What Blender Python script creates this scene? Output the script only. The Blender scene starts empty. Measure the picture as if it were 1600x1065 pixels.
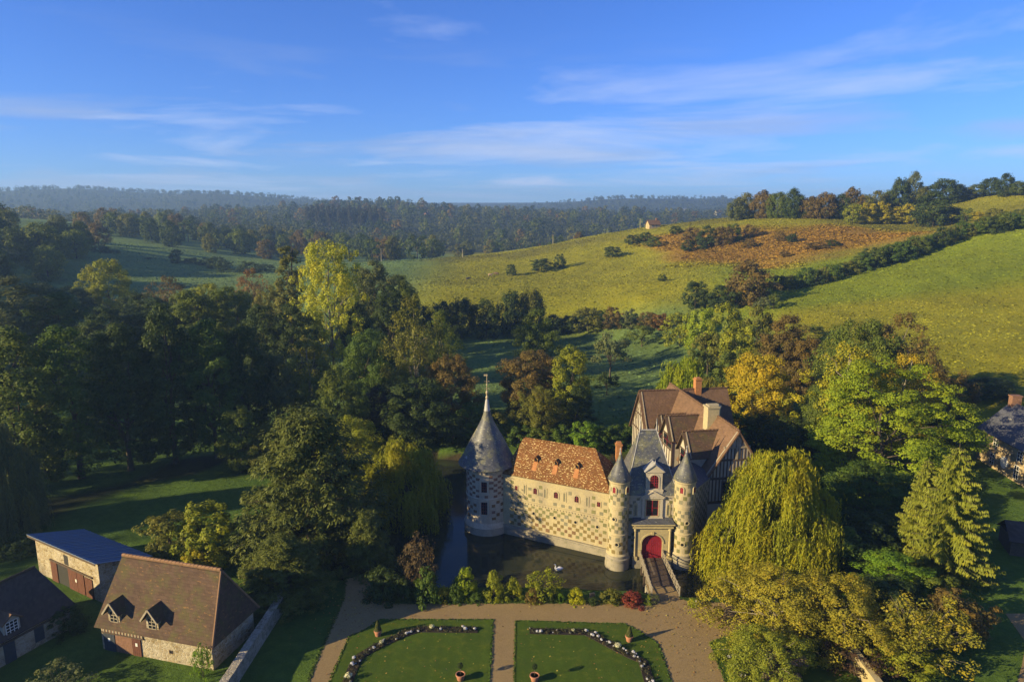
import bpy, bmesh, math, random
import numpy as np
from mathutils import Vector, Matrix
R = math.radians
scene = bpy.context.scene
col = scene.collection

# ------------------------------------------------------------------ camera
FPX, HC = 1067.0, 42.0                      # focal length in photo pixels (1600 wide), camera height
PITCH = math.atan(202 / FPX)
cam_d = bpy.data.cameras.new('camera')
cam_d.sensor_width = 36.0
cam_d.lens = 36.0 * FPX / 1600
cam_d.clip_start = 1.0
cam_d.clip_end = 20000
cam = bpy.data.objects.new('camera', cam_d)
col.objects.link(cam)
cam.location = (0, 0, HC)
cam.rotation_euler = (math.pi / 2 - PITCH, 0, 0)
scene.camera = cam

# ------------------------------------------------------------------ light
SUN_EL, SUN_AZ = R(18.5), math.atan2(-0.39, -0.92)     # direction TO the sun in the ground plane
sun_vec = Vector((math.cos(SUN_EL) * math.cos(SUN_AZ), math.cos(SUN_EL) * math.sin(SUN_AZ), math.sin(SUN_EL)))
sd = bpy.data.lights.new('sun', 'SUN')
sd.energy = 5.0
sd.angle = R(0.5)
sd.color = (1.0, 0.80, 0.44)
so = bpy.data.objects.new('sun', sd)
col.objects.link(so)
so.location = (-60, -40, 120)
so.rotation_euler = sun_vec.to_track_quat('Z', 'Y').to_euler()

world = bpy.data.worlds.new('World')
scene.world = world
world.use_nodes = True
wn, wl = world.node_tree.nodes, world.node_tree.links
for n in list(wn):
    wn.remove(n)
def wnode(t, **kw):
    n = wn.new(t)
    for k, v in kw.items():
        setattr(n, k, v)
    return n
w_out = wnode('ShaderNodeOutputWorld')
w_bg = wnode('ShaderNodeBackground')
w_bg.inputs['Strength'].default_value = 0.10
w_sky = wnode('ShaderNodeTexSky', sky_type='NISHITA', sun_disc=False, sun_elevation=SUN_EL)
w_sky.sun_rotation = math.atan2(sun_vec.x, sun_vec.y)   # blender: clockwise from +Y
w_sky.air_density = 1.0
w_sky.dust_density = 0.0
w_sky.ozone_density = 4.0
w_sky.altitude = 150
# thin stretched clouds, a planar layer seen from below
w_tc = wnode('ShaderNodeTexCoord')
w_sep = wnode('ShaderNodeSeparateXYZ')
wl.new(w_tc.outputs['Generated'], w_sep.inputs[0])
def wmath(op, a, b=None, clamp=False):
    n = wnode('ShaderNodeMath', operation=op, use_clamp=clamp)
    for i, v in enumerate((a, b)):
        if v is None:
            continue
        if isinstance(v, (int, float)):
            n.inputs[i].default_value = v
        else:
            wl.new(v, n.inputs[i])
    return n.outputs[0]
zz = wmath('MAXIMUM', w_sep.outputs[2], 0.0)
zz = wmath('ADD', zz, 0.05)
cx = wmath('DIVIDE', w_sep.outputs[0], zz)
cy = wmath('DIVIDE', w_sep.outputs[1], zz)
w_comb = wnode('ShaderNodeCombineXYZ')
wl.new(wmath('MULTIPLY', cx, 0.55), w_comb.inputs[0])
wl.new(wmath('MULTIPLY', cy, 0.62), w_comb.inputs[1])
w_comb.inputs[2].default_value = 23.7
w_n1 = wnode('ShaderNodeTexNoise')
w_n1.inputs['Scale'].default_value = 0.62
w_n1.inputs['Detail'].default_value = 8
w_n1.inputs['Roughness'].default_value = 0.58
w_n1.inputs['Distortion'].default_value = 0.45
wl.new(w_comb.outputs[0], w_n1.inputs['Vector'])
w_rmp = wnode('ShaderNodeMapRange')
w_rmp.inputs['From Min'].default_value = 0.51
w_rmp.inputs['From Max'].default_value = 0.80
wl.new(w_n1.outputs[0], w_rmp.inputs['Value'])
w_gain = wnode('ShaderNodeMix', data_type='RGBA', blend_type='MULTIPLY')
w_gain.inputs[0].default_value = 1.0
w_gain.inputs[7].default_value = (0.285, 0.445, 0.83, 1)
wl.new(w_sky.outputs[0], w_gain.inputs[6])
w_mix = wnode('ShaderNodeMix', data_type='RGBA')
w_mix.inputs[7].default_value = (3.0, 3.4, 4.5, 1)
wl.new(wmath('MULTIPLY', w_rmp.outputs[0], wmath('MULTIPLY', w_sep.outputs[2], 25.0, True)), w_mix.inputs[0])
# low bank of thin grey stratus, all round the horizon
w_az = wnode('ShaderNodeMath', operation='ARCTAN2'); wl.new(w_sep.outputs[0], w_az.inputs[0]); wl.new(w_sep.outputs[1], w_az.inputs[1])
w_c2 = wnode('ShaderNodeCombineXYZ'); wl.new(wmath('MULTIPLY', w_az.outputs[0], 2.2), w_c2.inputs[0]); wl.new(wmath('MULTIPLY', w_sep.outputs[2], 15.0), w_c2.inputs[1]); w_c2.inputs[2].default_value = 23.7
w_n2 = wnode('ShaderNodeTexNoise'); w_n2.inputs['Scale'].default_value = 1.5; w_n2.inputs['Detail'].default_value = 9; w_n2.inputs['Roughness'].default_value = 0.55; w_n2.inputs['Distortion'].default_value = 0.3
wl.new(w_c2.outputs[0], w_n2.inputs['Vector'])
w_r2 = wnode('ShaderNodeMapRange'); w_r2.inputs['From Min'].default_value = 0.50; w_r2.inputs['From Max'].default_value = 0.74; w_r2.inputs['To Max'].default_value = 0.75
wl.new(w_n2.outputs[0], w_r2.inputs['Value'])
w_r3 = wnode('ShaderNodeMapRange'); w_r3.inputs['From Min'].default_value = 0.24; w_r3.inputs['From Max'].default_value = 0.06
wl.new(w_sep.outputs[2], w_r3.inputs['Value'])
w_m2 = wnode('ShaderNodeMix', data_type='RGBA'); w_m2.inputs[7].default_value = (2.1, 2.4, 3.2, 1)
wl.new(wmath('MULTIPLY', w_r2.outputs[0], wmath('MULTIPLY', w_r3.outputs[0], wmath('MULTIPLY', w_sep.outputs[2], 30.0, True))), w_m2.inputs[0])
wl.new(w_gain.outputs[2], w_m2.inputs[6])
wl.new(w_m2.outputs[2], w_mix.inputs[6])
wl.new(w_mix.outputs[2], w_bg.inputs['Color'])
wl.new(w_bg.outputs[0], w_out.inputs['Surface'])

scene.view_settings.view_transform = 'Standard'
scene.view_settings.look = 'None'
scene.view_settings.gamma = 1.0
scene.view_settings.use_curve_mapping = False
scene.view_settings.exposure = 1.2
scene.render.engine = 'CYCLES'
cy_ = scene.cycles
cy_.use_denoising = True
cy_.max_bounces = 8
cy_.diffuse_bounces = 4
cy_.glossy_bounces = 3
cy_.transmission_bounces = 3
cy_.transparent_max_bounces = 6
cy_.volume_bounces = 0
cy_.caustics_reflective = False
cy_.caustics_refractive = False

# ------------------------------------------------------------------ pixel <-> place
CP, SP = math.cos(PITCH), math.sin(PITCH)
def ray(px, py):
    u, v = (px - 800) / FPX, (532.5 - py) / FPX
    return (u, CP + v * SP, -SP + v * CP)
def G(px, py, z=0.0):
    d = ray(px, py); t = (z - HC) / d[2]
    return Vector((d[0] * t, d[1] * t, z))
def D(px, py, Y):
    d = ray(px, py); t = Y / d[1]
    return Vector((d[0] * t, Y, HC + d[2] * t))
def PX(x, y, z):
    z -= HC
    dep = y * CP - z * SP
    return (800 + FPX * x / dep, 532.5 - FPX * (y * SP + z * CP) / dep, FPX / dep)

# ------------------------------------------------------------------ tagging
def tag(o, label=None, cat=None, group=None, kind=None):
    if label: o['label'] = label
    if cat: o['category'] = cat
    if group: o['group'] = group
    if kind: o['kind'] = kind
    return o
def empty(name, loc=(0, 0, 0), rz=0.0, label=None, cat=None, group=None):
    o = bpy.data.objects.new(name, None)
    o.empty_display_size = 0.5
    col.objects.link(o)
    o.location = loc
    o.rotation_euler = (0, 0, rz)
    return tag(o, label, cat, group)
def link_mesh(name, me, parent=None, loc=None):
    o = bpy.data.objects.new(name, me)
    col.objects.link(o)
    if parent is not None:
        o.parent = parent
    if loc is not None:
        o.location = loc
    return o
def copy_tree(o, parent=None):
    c = o.copy()
    col.objects.link(c)
    c.parent = parent
    for ch in list(KIDS.get(o.name, ())):
        copy_tree(ch, c)
    return c
KIDS = {}

# ------------------------------------------------------------------ mesh builder
class MB:
    def __init__(s):
        s.v, s.f, s.m = [], [], []
    def add(s, vs, fs, m=0):
        b = len(s.v)
        s.v += [tuple(q) for q in vs]
        s.f += [tuple(i + b for i in q) for q in fs]
        s.m += [m] * len(fs)
        return s
    def box(s, x0, x1, y0, y1, z0, z1, m=0, fr=None):
        vs = [(x, y, z) for z in (z0, z1) for (x, y) in ((x0, y0), (x1, y0), (x1, y1), (x0, y1))]
        if fr: vs = [fr(*q) for q in vs]
        return s.add(vs, [(3, 2, 1, 0), (4, 5, 6, 7), (0, 1, 5, 4), (1, 2, 6, 5), (2, 3, 7, 6), (3, 0, 4, 7)], m)
    def prism(s, poly, z0, z1, m=0, fr=None):
        """poly in xy, extruded in z"""
        n = len(poly)
        a = [(x, y, z0) for x, y in poly] + [(x, y, z1) for x, y in poly]
        if fr: a = [fr(*q) for q in a]
        return s.add(a, [tuple(range(n))[::-1], tuple(range(n, 2 * n))] + [(i, (i + 1) % n, n + (i + 1) % n, n + i) for i in range(n)], m)
    def wallpoly(s, poly, y0, y1, m=0, fr=None):
        """poly in (x, z), extruded in y (y0 front)"""
        n = len(poly)
        a = [(x, y0, z) for x, z in poly] + [(x, y1, z) for x, z in poly]
        if fr: a = [fr(*q) for q in a]
        return s.add(a, [tuple(range(n)), tuple(range(n, 2 * n))[::-1]] + [((i + 1) % n, i, n + i, n + (i + 1) % n) for i in range(n)], m)
    def slab(s, quad, th, m=0):
        """a planar polygon thickened downwards along its normal"""
        q = [Vector(v) for v in quad]
        nrm = (q[1] - q[0]).cross(q[2] - q[0]).normalized()
        if nrm.z < 0: q = q[::-1]; nrm = -nrm
        n = len(q)
        low = [v - nrm * th for v in q]
        return s.add(q + low, [tuple(range(n)), tuple(range(n, 2 * n))[::-1]] + [(i, n + i, n + (i + 1) % n, (i + 1) % n) for i in range(n)], m)
    def lathe(s, prof, cx=0, cy=0, seg=32, m=0, a0=0.0, a1=2 * math.pi, cap=True):
        full = abs(a1 - a0 - 2 * math.pi) < 1e-6
        k = seg if full else seg + 1
        vs = []
        for r_, z in prof:
            for i in range(k):
                a = a0 + (a1 - a0) * i / seg
                vs.append((cx + r_ * math.cos(a), cy + r_ * math.sin(a), z))
        fs = []
        for j in range(len(prof) - 1):
            for i in range(seg):
                i2 = (i + 1) % k
                fs.append((j * k + i, j * k + i2, (j + 1) * k + i2, (j + 1) * k + i))
        if cap and full:
            fs.append(tuple(range(k))[::-1])
            fs.append(tuple((len(prof) - 1) * k + i for i in range(k)))
        return s.add(vs, fs, m)
    def tube(s, pts, rads, seg=7, m=0, cap=True):
        pts = [Vector(q) for q in pts]
        if isinstance(rads, (int, float)): rads = [rads] * len(pts)
        vs, fs = [], []
        for i, q in enumerate(pts):
            t = (pts[min(i + 1, len(pts) - 1)] - pts[max(i - 1, 0)]).normalized()
            u = t.cross(Vector((0.31, 0.17, 0.94)))
            if u.length < 1e-3: u = t.cross(Vector((1, 0, 0)))
            u.normalize(); w = t.cross(u)
            for j in range(seg):
                a = 2 * math.pi * j / seg
                vs.append(q + (u * math.cos(a) + w * math.sin(a)) * rads[i])
        for i in range(len(pts) - 1):
            for j in range(seg):
                j2 = (j + 1) % seg
                fs.append((i * seg + j, i * seg + j2, (i + 1) * seg + j2, (i + 1) * seg + j))
        if cap:
            fs.append(tuple(range(seg))[::-1]); fs.append(tuple((len(pts) - 1) * seg + j for j in range(seg)))
        return s.add(vs, fs, m)
    def bar(s, a, b, w, h, m=0, up=(0, 0, 1)):
        """rectangular bar from a to b, w sideways, h along up"""
        a, b, up = Vector(a), Vector(b), Vector(up)
        t = (b - a).normalized(); side = t.cross(up)
        if side.length < 1e-4: side = t.cross(Vector((1, 0, 0)))
        side.normalize(); u = side.cross(t)
        vs = []
        for q in (a, b):
            for (i, j) in ((-1, -1), (1, -1), (1, 1), (-1, 1)):
                vs.append(q + side * (i * w / 2) + u * (j * h / 2))
        return s.add(vs, [(0, 1, 2, 3), (7, 6, 5, 4), (0, 4, 5, 1), (1, 5, 6, 2), (2, 6, 7, 3), (3, 7, 4, 0)], m)
    def mesh(s, name, mats, smooth=False, angle=None):
        me = bpy.data.meshes.new(name)
        me.from_pydata(s.v, [], s.f)
        if not isinstance(mats, (list, tuple)): mats = [mats]
        for q in mats: me.materials.append(q)
        if len(mats) > 1: me.polygons.foreach_set('material_index', s.m)
        bm = bmesh.new(); bm.from_mesh(me)
        bmesh.ops.recalc_face_normals(bm, faces=bm.faces)
        bm.to_mesh(me); bm.free()
        if smooth:
            me.polygons.foreach_set('use_smooth', [True] * len(me.polygons))
            if angle: me.set_sharp_from_angle(angle=R(angle))
        me.update()
        return me
    def build(s, name, mats, parent=None, smooth=False, angle=None):
        return link_mesh(name, s.mesh(name, mats, smooth, angle), parent)

def np_mesh(name, verts, faces, mats, smooth=False, attrs=None):
    """verts (N,3) float, faces (M,k) int"""
    me = bpy.data.meshes.new(name)
    n, m, k = len(verts), len(faces), faces.shape[1]
    me.vertices.add(n); me.loops.add(m * k); me.polygons.add(m)
    me.vertices.foreach_set('co', np.ascontiguousarray(verts, dtype=np.float32).ravel())
    me.loops.foreach_set('vertex_index', np.ascontiguousarray(faces, dtype=np.int32).ravel())
    me.polygons.foreach_set('loop_start', np.arange(0, m * k, k, dtype=np.int32))
    me.polygons.foreach_set('loop_total', np.full(m, k, dtype=np.int32))
    if smooth: me.polygons.foreach_set('use_smooth', np.ones(m, dtype=bool))
    if not isinstance(mats, (list, tuple)): mats = [mats]
    for q in mats: me.materials.append(q)
    for (an, at, dom, data) in (attrs or ()):
        a = me.attributes.new(an, at, dom)
        a.data.foreach_set('value' if at == 'FLOAT' else 'color', np.ascontiguousarray(data, dtype=np.float32).ravel())
    me.update(calc_edges=True)
    return me

# ------------------------------------------------------------------ materials
class NT:
    def __init__(s, name):
        s.mat = bpy.data.materials.new(name); s.mat.use_nodes = True
        s.n, s.l = s.mat.node_tree.nodes, s.mat.node_tree.links
        s.bsdf = s.n['Principled BSDF']; s.out = s.n['Material Output']
        s.obj = None
    def node(s, t, **kw):
        q = s.n.new(t)
        for k, v in kw.items(): setattr(q, k, v)
        return q
    def coord(s, which='Object'):
        if s.obj is None: s.obj = s.node('ShaderNodeTexCoord')
        return s.obj.outputs[which]
    def set(s, sock, v):
        if hasattr(v, 'is_linked') or isinstance(v, bpy.types.NodeSocket): s.l.new(v, sock)
        elif isinstance(v, (tuple, list)): sock.default_value = tuple(v) + ((1,) if len(v) == 3 and len(sock.default_value) == 4 else ())
        else: sock.default_value = v
    def scale(s, vec, sc):
        q = s.node('ShaderNodeVectorMath', operation='MULTIPLY')
        s.set(q.inputs[0], vec); q.inputs[1].default_value = sc
        return q.outputs[0]
    def noise(s, scale, detail=4, rough=0.55, vec=None, dist=0.0, out=0):
        q = s.node('ShaderNodeTexNoise')
        q.inputs['Scale'].default_value = scale; q.inputs['Detail'].default_value = detail
        q.inputs['Roughness'].default_value = rough; q.inputs['Distortion'].default_value = dist
        s.l.new(vec if vec is not None else s.coord(), q.inputs['Vector'])
        return q.outputs[out]
    def voronoi(s, scale, vec=None, feature='F1', out='Distance'):
        q = s.node('ShaderNodeTexVoronoi', feature=feature)
        q.inputs['Scale'].default_value = scale
        s.l.new(vec if vec is not None else s.coord(), q.inputs['Vector'])
        return q.outputs[out]
    def rng(s, v, a, b, c=0.0, d=1.0):
        q = s.node('ShaderNodeMapRange')
        s.set(q.inputs[0], v)
        for i, x in enumerate((a, b, c, d)): q.inputs[i + 1].default_value = x
        return q.outputs[0]
    def math(s, op, a, b=0.0):
        q = s.node('ShaderNodeMath', operation=op)
        s.set(q.inputs[0], a); s.set(q.inputs[1], b)
        return q.outputs[0]
    def mix(s, f, a, b, mode='MIX'):
        q = s.node('ShaderNodeMix', data_type='RGBA', blend_type=mode)
        s.set(q.inputs[0], f); s.set(q.inputs[6], a); s.set(q.inputs[7], b)
        return q.outputs[2]
    def bump(s, h, strength=0.4, dist=0.05):
        q = s.node('ShaderNodeBump')
        q.inputs['Strength'].default_value = strength; q.inputs['Distance'].default_value = dist
        s.l.new(h, q.inputs['Height']); s.l.new(q.outputs[0], s.bsdf.inputs['Normal'])
    def done(s, color, rough=0.8, spec=0.3, metal=0.0):
        s.set(s.bsdf.inputs['Base Color'], color); s.set(s.bsdf.inputs['Roughness'], rough)
        s.bsdf.inputs['Specular IOR Level'].default_value = spec
        s.bsdf.inputs['Metallic'].default_value = metal
        return s.mat
def c3(h):
    """sRGB 0..255 to linear"""
    return tuple(((x / 255) / 12.92 if x / 255 < 0.04045 else ((x / 255 + 0.055) / 1.055) ** 2.4) for x in h)
def simple(name, c, var=0.25, scale=3.0, rough=0.8, spec=0.3, bump=0.0, bscale=None, c2=None):
    t = NT(name)
    n = t.noise(scale, 6, 0.6)
    c2 = c2 or tuple(x * (1 - var) for x in c)
    cc = t.mix(t.rng(n, 0.35, 0.65), c, c2)
    n2 = t.noise(scale * 9, 3, 0.6)
    cc = t.mix(t.rng(n2, 0.3, 0.7, 0.0, 0.45), cc, tuple(x * (1 - var * 1.2) for x in c))
    if bump: t.bump(t.noise(bscale or scale * 6, 4, 0.6), bump, 0.04)
    return t.done(cc, rough, spec)
M = {}
# ------------------------------------------------------------------ terrain
CTRL = []
def cpt(px, py, Y): v = D(px, py, Y); CTRL.append((v.x, v.y, v.z))
for x in (-60, -30, 0, 30, 60):
    for y in (20, 50, 85, 115): CTRL.append((x, y, 0.0))
for a in ((720, 640, 140), (900, 640, 139), (1080, 600, 155), (820, 545, 208), (1000, 545, 208), (700, 530, 222), (900, 522, 230), (600, 540, 212), (450, 560, 195),
          (900, 480, 250), (700, 470, 255), (900, 430, 320), (700, 430, 330), (800, 393, 430), (650, 408, 380), (560, 420, 360), (900, 375, 430), (1000, 357, 430),
          (1100, 350, 400), (1200, 345, 370), (1300, 345, 350), (1450, 355, 330), (1000, 420, 310), (1100, 420, 290), (1000, 472, 240), (1150, 452, 240), (1200, 400, 300), (1100, 480, 228),
          (1220, 452, 235), (1600, 360, 262), (1400, 410, 248), (1300, 500, 190), (1500, 500, 185), (1620, 500, 182), (1540, 600, 142), (1620, 620, 132), (1350, 590, 148), (1250, 560, 162), (1500, 420, 228), (1700, 560, 150),
          (1600, 303, 380), (1400, 318, 420), (1250, 332, 430), (1700, 290, 400), (1600, 330, 320), (1450, 335, 380),
          (130, 405, 350), (40, 380, 360), (100, 425, 320), (250, 440, 325), (400, 420, 400), (160, 378, 450), (430, 412, 450), (300, 395, 450), (330, 470, 280), (150, 500, 235), (0, 470, 250), (550, 470, 270)):
    cpt(*a)
CTRL += [(-330, 380, 34), (-420, 520, 40), (-300, 560, 26), (-100, 560, 5), (50, 620, 4), (200, 640, 10), (330, 560, 30), (480, 520, 52), (520, 330, 60), (420, 200, 45), (300, 120, 26), (160, 60, 6), (160, 110, 7), (260, 20, 22),
         (-110, 0, 8), (-150, 60, 19), (-150, -60, 20), (-120, 130, 8), (-200, 0, 36), (-230, 120, 34), (-190, 220, 20), (-300, 50, 50), (-330, 250, 42), (-420, 150, 60), (-150, 320, 8), (-90, 260, 3), (0, -100, 0), (120, -100, 4), (240, -120, 20), (-90, 60, 3),
         (-600, 800, 30), (-350, 900, 22), (-120, 900, 16), (50, 950, 20), (200, 950, 14), (420, 900, 30), (700, 800, 55),
         (-700, 1400, 28), (-480, 1350, 40), (-400, 1350, 44), (-303, 1350, 54), (-200, 1350, 52), (-120, 1350, 40), (0, 1350, 35), (110, 1350, 34), (220, 1450, 28), (500, 1500, 40), (900, 1400, 50),
         (-1750, 2300, 100), (-1500, 2300, 116), (-1350, 2300, 108), (-1210, 2300, 80), (-1100, 2300, 98), (-776, 2300, 80), (-400, 2500, 45), (0, 2500, 46), (211, 2500, 66), (328, 2500, 84), (560, 2550, 86), (773, 2500, 80), (1100, 2500, 80), (1700, 2400, 70), (-900, 1750, 34), (-300, 1850, 32), (400, 1900, 30), (900, 1900, 36), (-1200, 1400, 40), (1500, 1300, 60),
         (-2500, 3000, 90), (0, 3400, 80), (2500, 3000, 80), (-2000, 600, 70), (2000, 600, 70), (-800, 200, 70), (900, 250, 75), (-700, -300, 60), (700, -300, 60)]
_C = np.array(CTRL, dtype=np.float64)
_S = 400.0
def _phi(d2):
    return 0.5 * d2 * np.log(d2 + 1e-12)
_xy = _C[:, :2] / _S
_d2 = ((_xy[:, None, :] - _xy[None, :, :]) ** 2).sum(-1)
_n = len(_C)
_A = np.zeros((_n + 3, _n + 3))
_A[:_n, :_n] = _phi(_d2) + np.eye(_n) * 2e-5
_A[:_n, _n] = 1; _A[:_n, _n + 1:] = _xy
_A[_n:, :_n] = _A[:_n, _n:].T
_W = np.linalg.solve(_A, np.concatenate([_C[:, 2], np.zeros(3)]))
def hill(X, Y):
    X = np.asarray(X, dtype=np.float64); Y = np.asarray(Y, dtype=np.float64)
    p = np.stack([X.ravel(), Y.ravel()], -1) / _S
    out = np.empty(len(p))
    for i in range(0, len(p), 8000):
        q = p[i:i + 8000]
        d2 = ((q[:, None, :] - _xy[None]) ** 2).sum(-1)
        out[i:i + 8000] = _phi(d2) @ _W[:_n] + _W[_n] + q @ _W[_n + 1:]
    z = out.reshape(X.shape)
    # the garden, the castle and the lawns round them lie flat
    dx = np.maximum(np.abs(X - 0) - 58, 0); dy = np.maximum(np.abs(Y - 74) - 50, 0)
    t = np.clip(np.hypot(dx, dy) / 45, 0, 1); t = t * t * (3 - 2 * t)
    return z * t

MOAT = [(-23, 77), (-20, 73.2), (-15, 71.8), (-6, 71.3), (5, 71.2), (14.6, 70.9), (15.2, 70.3), (18.8, 70.2), (19.4, 69.6), (24.8, 69.3), (28, 70.2), (33, 75), (39, 88), (41, 100), (39, 114), (33, 119), (12, 115), (-5, 115.5), (-14, 117), (-21, 113), (-22.5, 100), (-20.5, 92), (-24, 85)]
ISLAND = [(1, 89.0), (12.6, 83.2), (14.4, 80.2), (22.6, 80.6), (26.4, 85.6), (33.5, 86.5), (30.6, 112), (20, 112), (4, 100), (-2, 93)]
def poly_sd(poly, X, Y):
    """signed distance, negative inside"""
    P_ = np.array(poly, dtype=float); n = len(P_)
    d = np.full(X.shape, 1e9); ins = np.zeros(X.shape, bool)
    for i in range(n):
        a, b = P_[i], P_[(i + 1) % n]
        e = b - a; wx, wy = X - a[0], Y - a[1]
        t = np.clip((wx * e[0] + wy * e[1]) / (e @ e), 0, 1)
        d = np.minimum(d, np.hypot(wx - e[0] * t, wy - e[1] * t))
        c = ((a[1] <= Y) != (b[1] <= Y))
        with np.errstate(divide='ignore', invalid='ignore'):
            xi = a[0] + (Y - a[1]) / (b[1] - a[1]) * e[0]
        ins ^= c & (X < xi)
    return np.where(ins, -d, d)
WATER_Z = -1.5
def ground_z(X, Y):
    X = np.asarray(X, float); Y = np.asarray(Y, float)
    z = hill(X, Y)
    near = (np.abs(X) < 60) & (Y > 60) & (Y < 130)
    sd = np.full(X.shape, 99.0); si = np.full(X.shape, 99.0)
    if near.any():
        sd[near] = poly_sd(MOAT, X[near], Y[near]); si[near] = poly_sd(ISLAND, X[near], Y[near])
    t = np.clip(-sd / 1.3, 0, 1); dip = -3.0 * t
    t2 = np.clip(-si / 0.7, 0, 1)
    return z + dip * (1 - t2)
def gz(x, y): return float(ground_z(np.array([x]), np.array([y]))[0])
def hit(px, py):
    """where the ray through a photo pixel meets the ground"""
    d = ray(px, py)
    t = np.concatenate([np.arange(40, 300, 0.5), np.arange(300, 1000, 2), np.arange(1000, 4000, 10)])
    g = ground_z(d[0] * t, d[1] * t) - (HC + d[2] * t)
    k = np.argmax(g > 0)
    if g[k] <= 0: k = len(t) - 1
    return Vector((d[0] * t[k], d[1] * t[k], HC + d[2] * t[k]))

def axis(a, b, fine, lo, hi, grow):
    mid = list(np.arange(a, b + fine, fine))
    s, x, up = fine, mid[-1], []
    while x < hi: s *= grow; x += s; up.append(x)
    s, x, dn = fine, mid[0], []
    while x > lo: s *= grow; x -= s; dn.append(x)
    return np.array(dn[::-1] + mid + up)
gx = axis(-52, 48, 0.7, -3500, 3500, 1.045)
gy = axis(46, 122, 0.7, -500, 4500, 1.030)
GX, GY = np.meshgrid(gx, gy)
GZ = ground_z(GX, GY)
rs = np.random.RandomState(3)
def vnoise(X, Y, sc, seed):
    r_ = np.random.RandomState(seed); tab = r_.rand(256, 256)
    u, v = X / sc, Y / sc
    i, j = np.floor(u).astype(int), np.floor(v).astype(int)
    fu, fv = u - i, v - j; fu = fu * fu * (3 - 2 * fu); fv = fv * fv * (3 - 2 * fv)
    g = lambda a, b: tab[a % 256, b % 256]
    return (g(i, j) * (1 - fu) + g(i + 1, j) * fu) * (1 - fv) + (g(i, j + 1) * (1 - fu) + g(i + 1, j + 1) * fu) * fv
rough_far = np.clip((GY - 140) / 120, 0, 1)
GZ = GZ + rough_far * ((vnoise(GX, GY, 14, 1) - .5) * 0.7 + (vnoise(GX, GY, 37, 2) - .5) * 1.4)

# land cover, painted per vertex from a plan of the fields
def sm(x, a, b):
    t = np.clip((x - a) / (b - a), 0, 1); return t * t * (3 - 2 * t)
LAWN, MEADOW, HILLG, BRACK, FARG, MUD, WOODF = [np.array(c) for c in ((0.080, 0.138, 0.026), (0.135, 0.200, 0.066), (0.250, 0.238, 0.018), (0.27, 0.150, 0.030), (0.13, 0.12, 0.028), (0.050, 0.040, 0.026), (0.030, 0.028, 0.015))]
C_ = np.broadcast_to(LAWN, GX.shape + (3,)).copy()
def put(mask, c):
    global C_
    C_ = C_ * (1 - mask[..., None]) + c * mask[..., None]
put(sm(GY, 125, 150), MEADOW)
_dep = GY * CP - (GZ - HC) * SP
_pxx = 800 + FPX * GX / np.maximum(_dep, 1); _pyy = 532.5 - FPX * (GY * SP + (GZ - HC) * CP) / np.maximum(_dep, 1)
hillm = sm(GY, 222, 245) * sm(GX, -60, -20)
hillm = np.maximum(hillm, sm(GX - 0.30 * (250 - GY), 40, 75) * sm(GY, 120, 140) * sm(GY + 0.1 * GX, 170, 190))
hillm = np.maximum(hillm, sm(GX, 62, 80) * sm(GY, 105, 125))
put(hillm * (GY < 700), HILLG)
put((sm(_pxx, 1050, 1180) * sm(GY, 200, 215) * sm(_pyy, 620, 480)) * 0.85 * (GY < 300), np.array((0.175, 0.225, 0.017)))
put((GY > 300) * (GY < 560) * sm(GX, 20, 60) * sm(vnoise(GX, GY, 60, 9), 0.35, 0.7) * 0.5, FARG)
def patch(poly, c, soft=9, k=1.0):
    pts = [hit(*q) for q in poly]
    sd = poly_sd([(p.x, p.y) for p in pts], GX, GY) + (vnoise(GX, GY, 11, 5) - .5) * 14
    put(sm(sd, soft, -soft) * k, c)
patch([(985, 372), (1080, 362), (1200, 357), (1330, 352), (1470, 360), (1440, 375), (1330, 392), (1260, 405), (1200, 422), (1130, 415), (1050, 408), (1020, 395)], BRACK, 8, 0.85)
patch([(640, 408), (700, 402), (800, 394), (900, 376), (960, 366), (960, 376), (880, 392), (780, 405)], FARG, 10, 0.6)
patch([(0, 790), (150, 755), (355, 712), (355, 722), (170, 785), (0, 830)], WOODF, 2, 0.9)
put(sm(GY, 640, 720), np.array((0.05, 0.058, 0.022)))
C_ = C_ * (0.86 + 0.28 * vnoise(GX, GY, 5, 11)[..., None]) * (0.85 + 0.3 * vnoise(GX, GY, 23, 12)[..., None])
bank = (GZ < -0.25) & (np.abs(GX) < 60) & (GY > 60) & (GY < 130)
C_[bank] = MUD
nx_, ny_ = len(gx), len(gy)
idx = np.arange(nx_ * ny_).reshape(ny_, nx_)
gf = np.stack([idx[:-1, :-1], idx[:-1, 1:], idx[1:, 1:], idx[1:, :-1]], -1).reshape(-1, 4)
t = NT('grassland')
a = t.node('ShaderNodeAttribute', attribute_name='Col')
geo = t.node('ShaderNodeNewGeometry')
pos = geo.outputs['Position']
n1 = t.noise(0.9, 6, 0.65, pos); n2 = t.noise(6.0, 4, 0.7, pos); n3 = t.noise(0.12, 5, 0.6, pos)
cc = t.mix(t.rng(n1, 0.32, 0.68, 0.0, 0.8), a.outputs['Color'], t.mix(1.0, a.outputs['Color'], (0.55, 0.62, 0.5), 'MULTIPLY'))
cc = t.mix(t.rng(n2, 0.35, 0.7, 0.0, 0.5), cc, t.mix(1.0, cc, (0.5, 0.55, 0.45), 'MULTIPLY'))
cc = t.mix(t.rng(n3, 0.40, 0.62, 0.0, 0.7), cc, t.mix(1.0, cc, (1.25, 1.15, 0.8), 'MULTIPLY'))
t.bump(t.noise(1.1, 9, 0.75, pos), 1.0, 0.5)
M['ground'] = t.done(cc, 0.95, 0.1)
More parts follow.
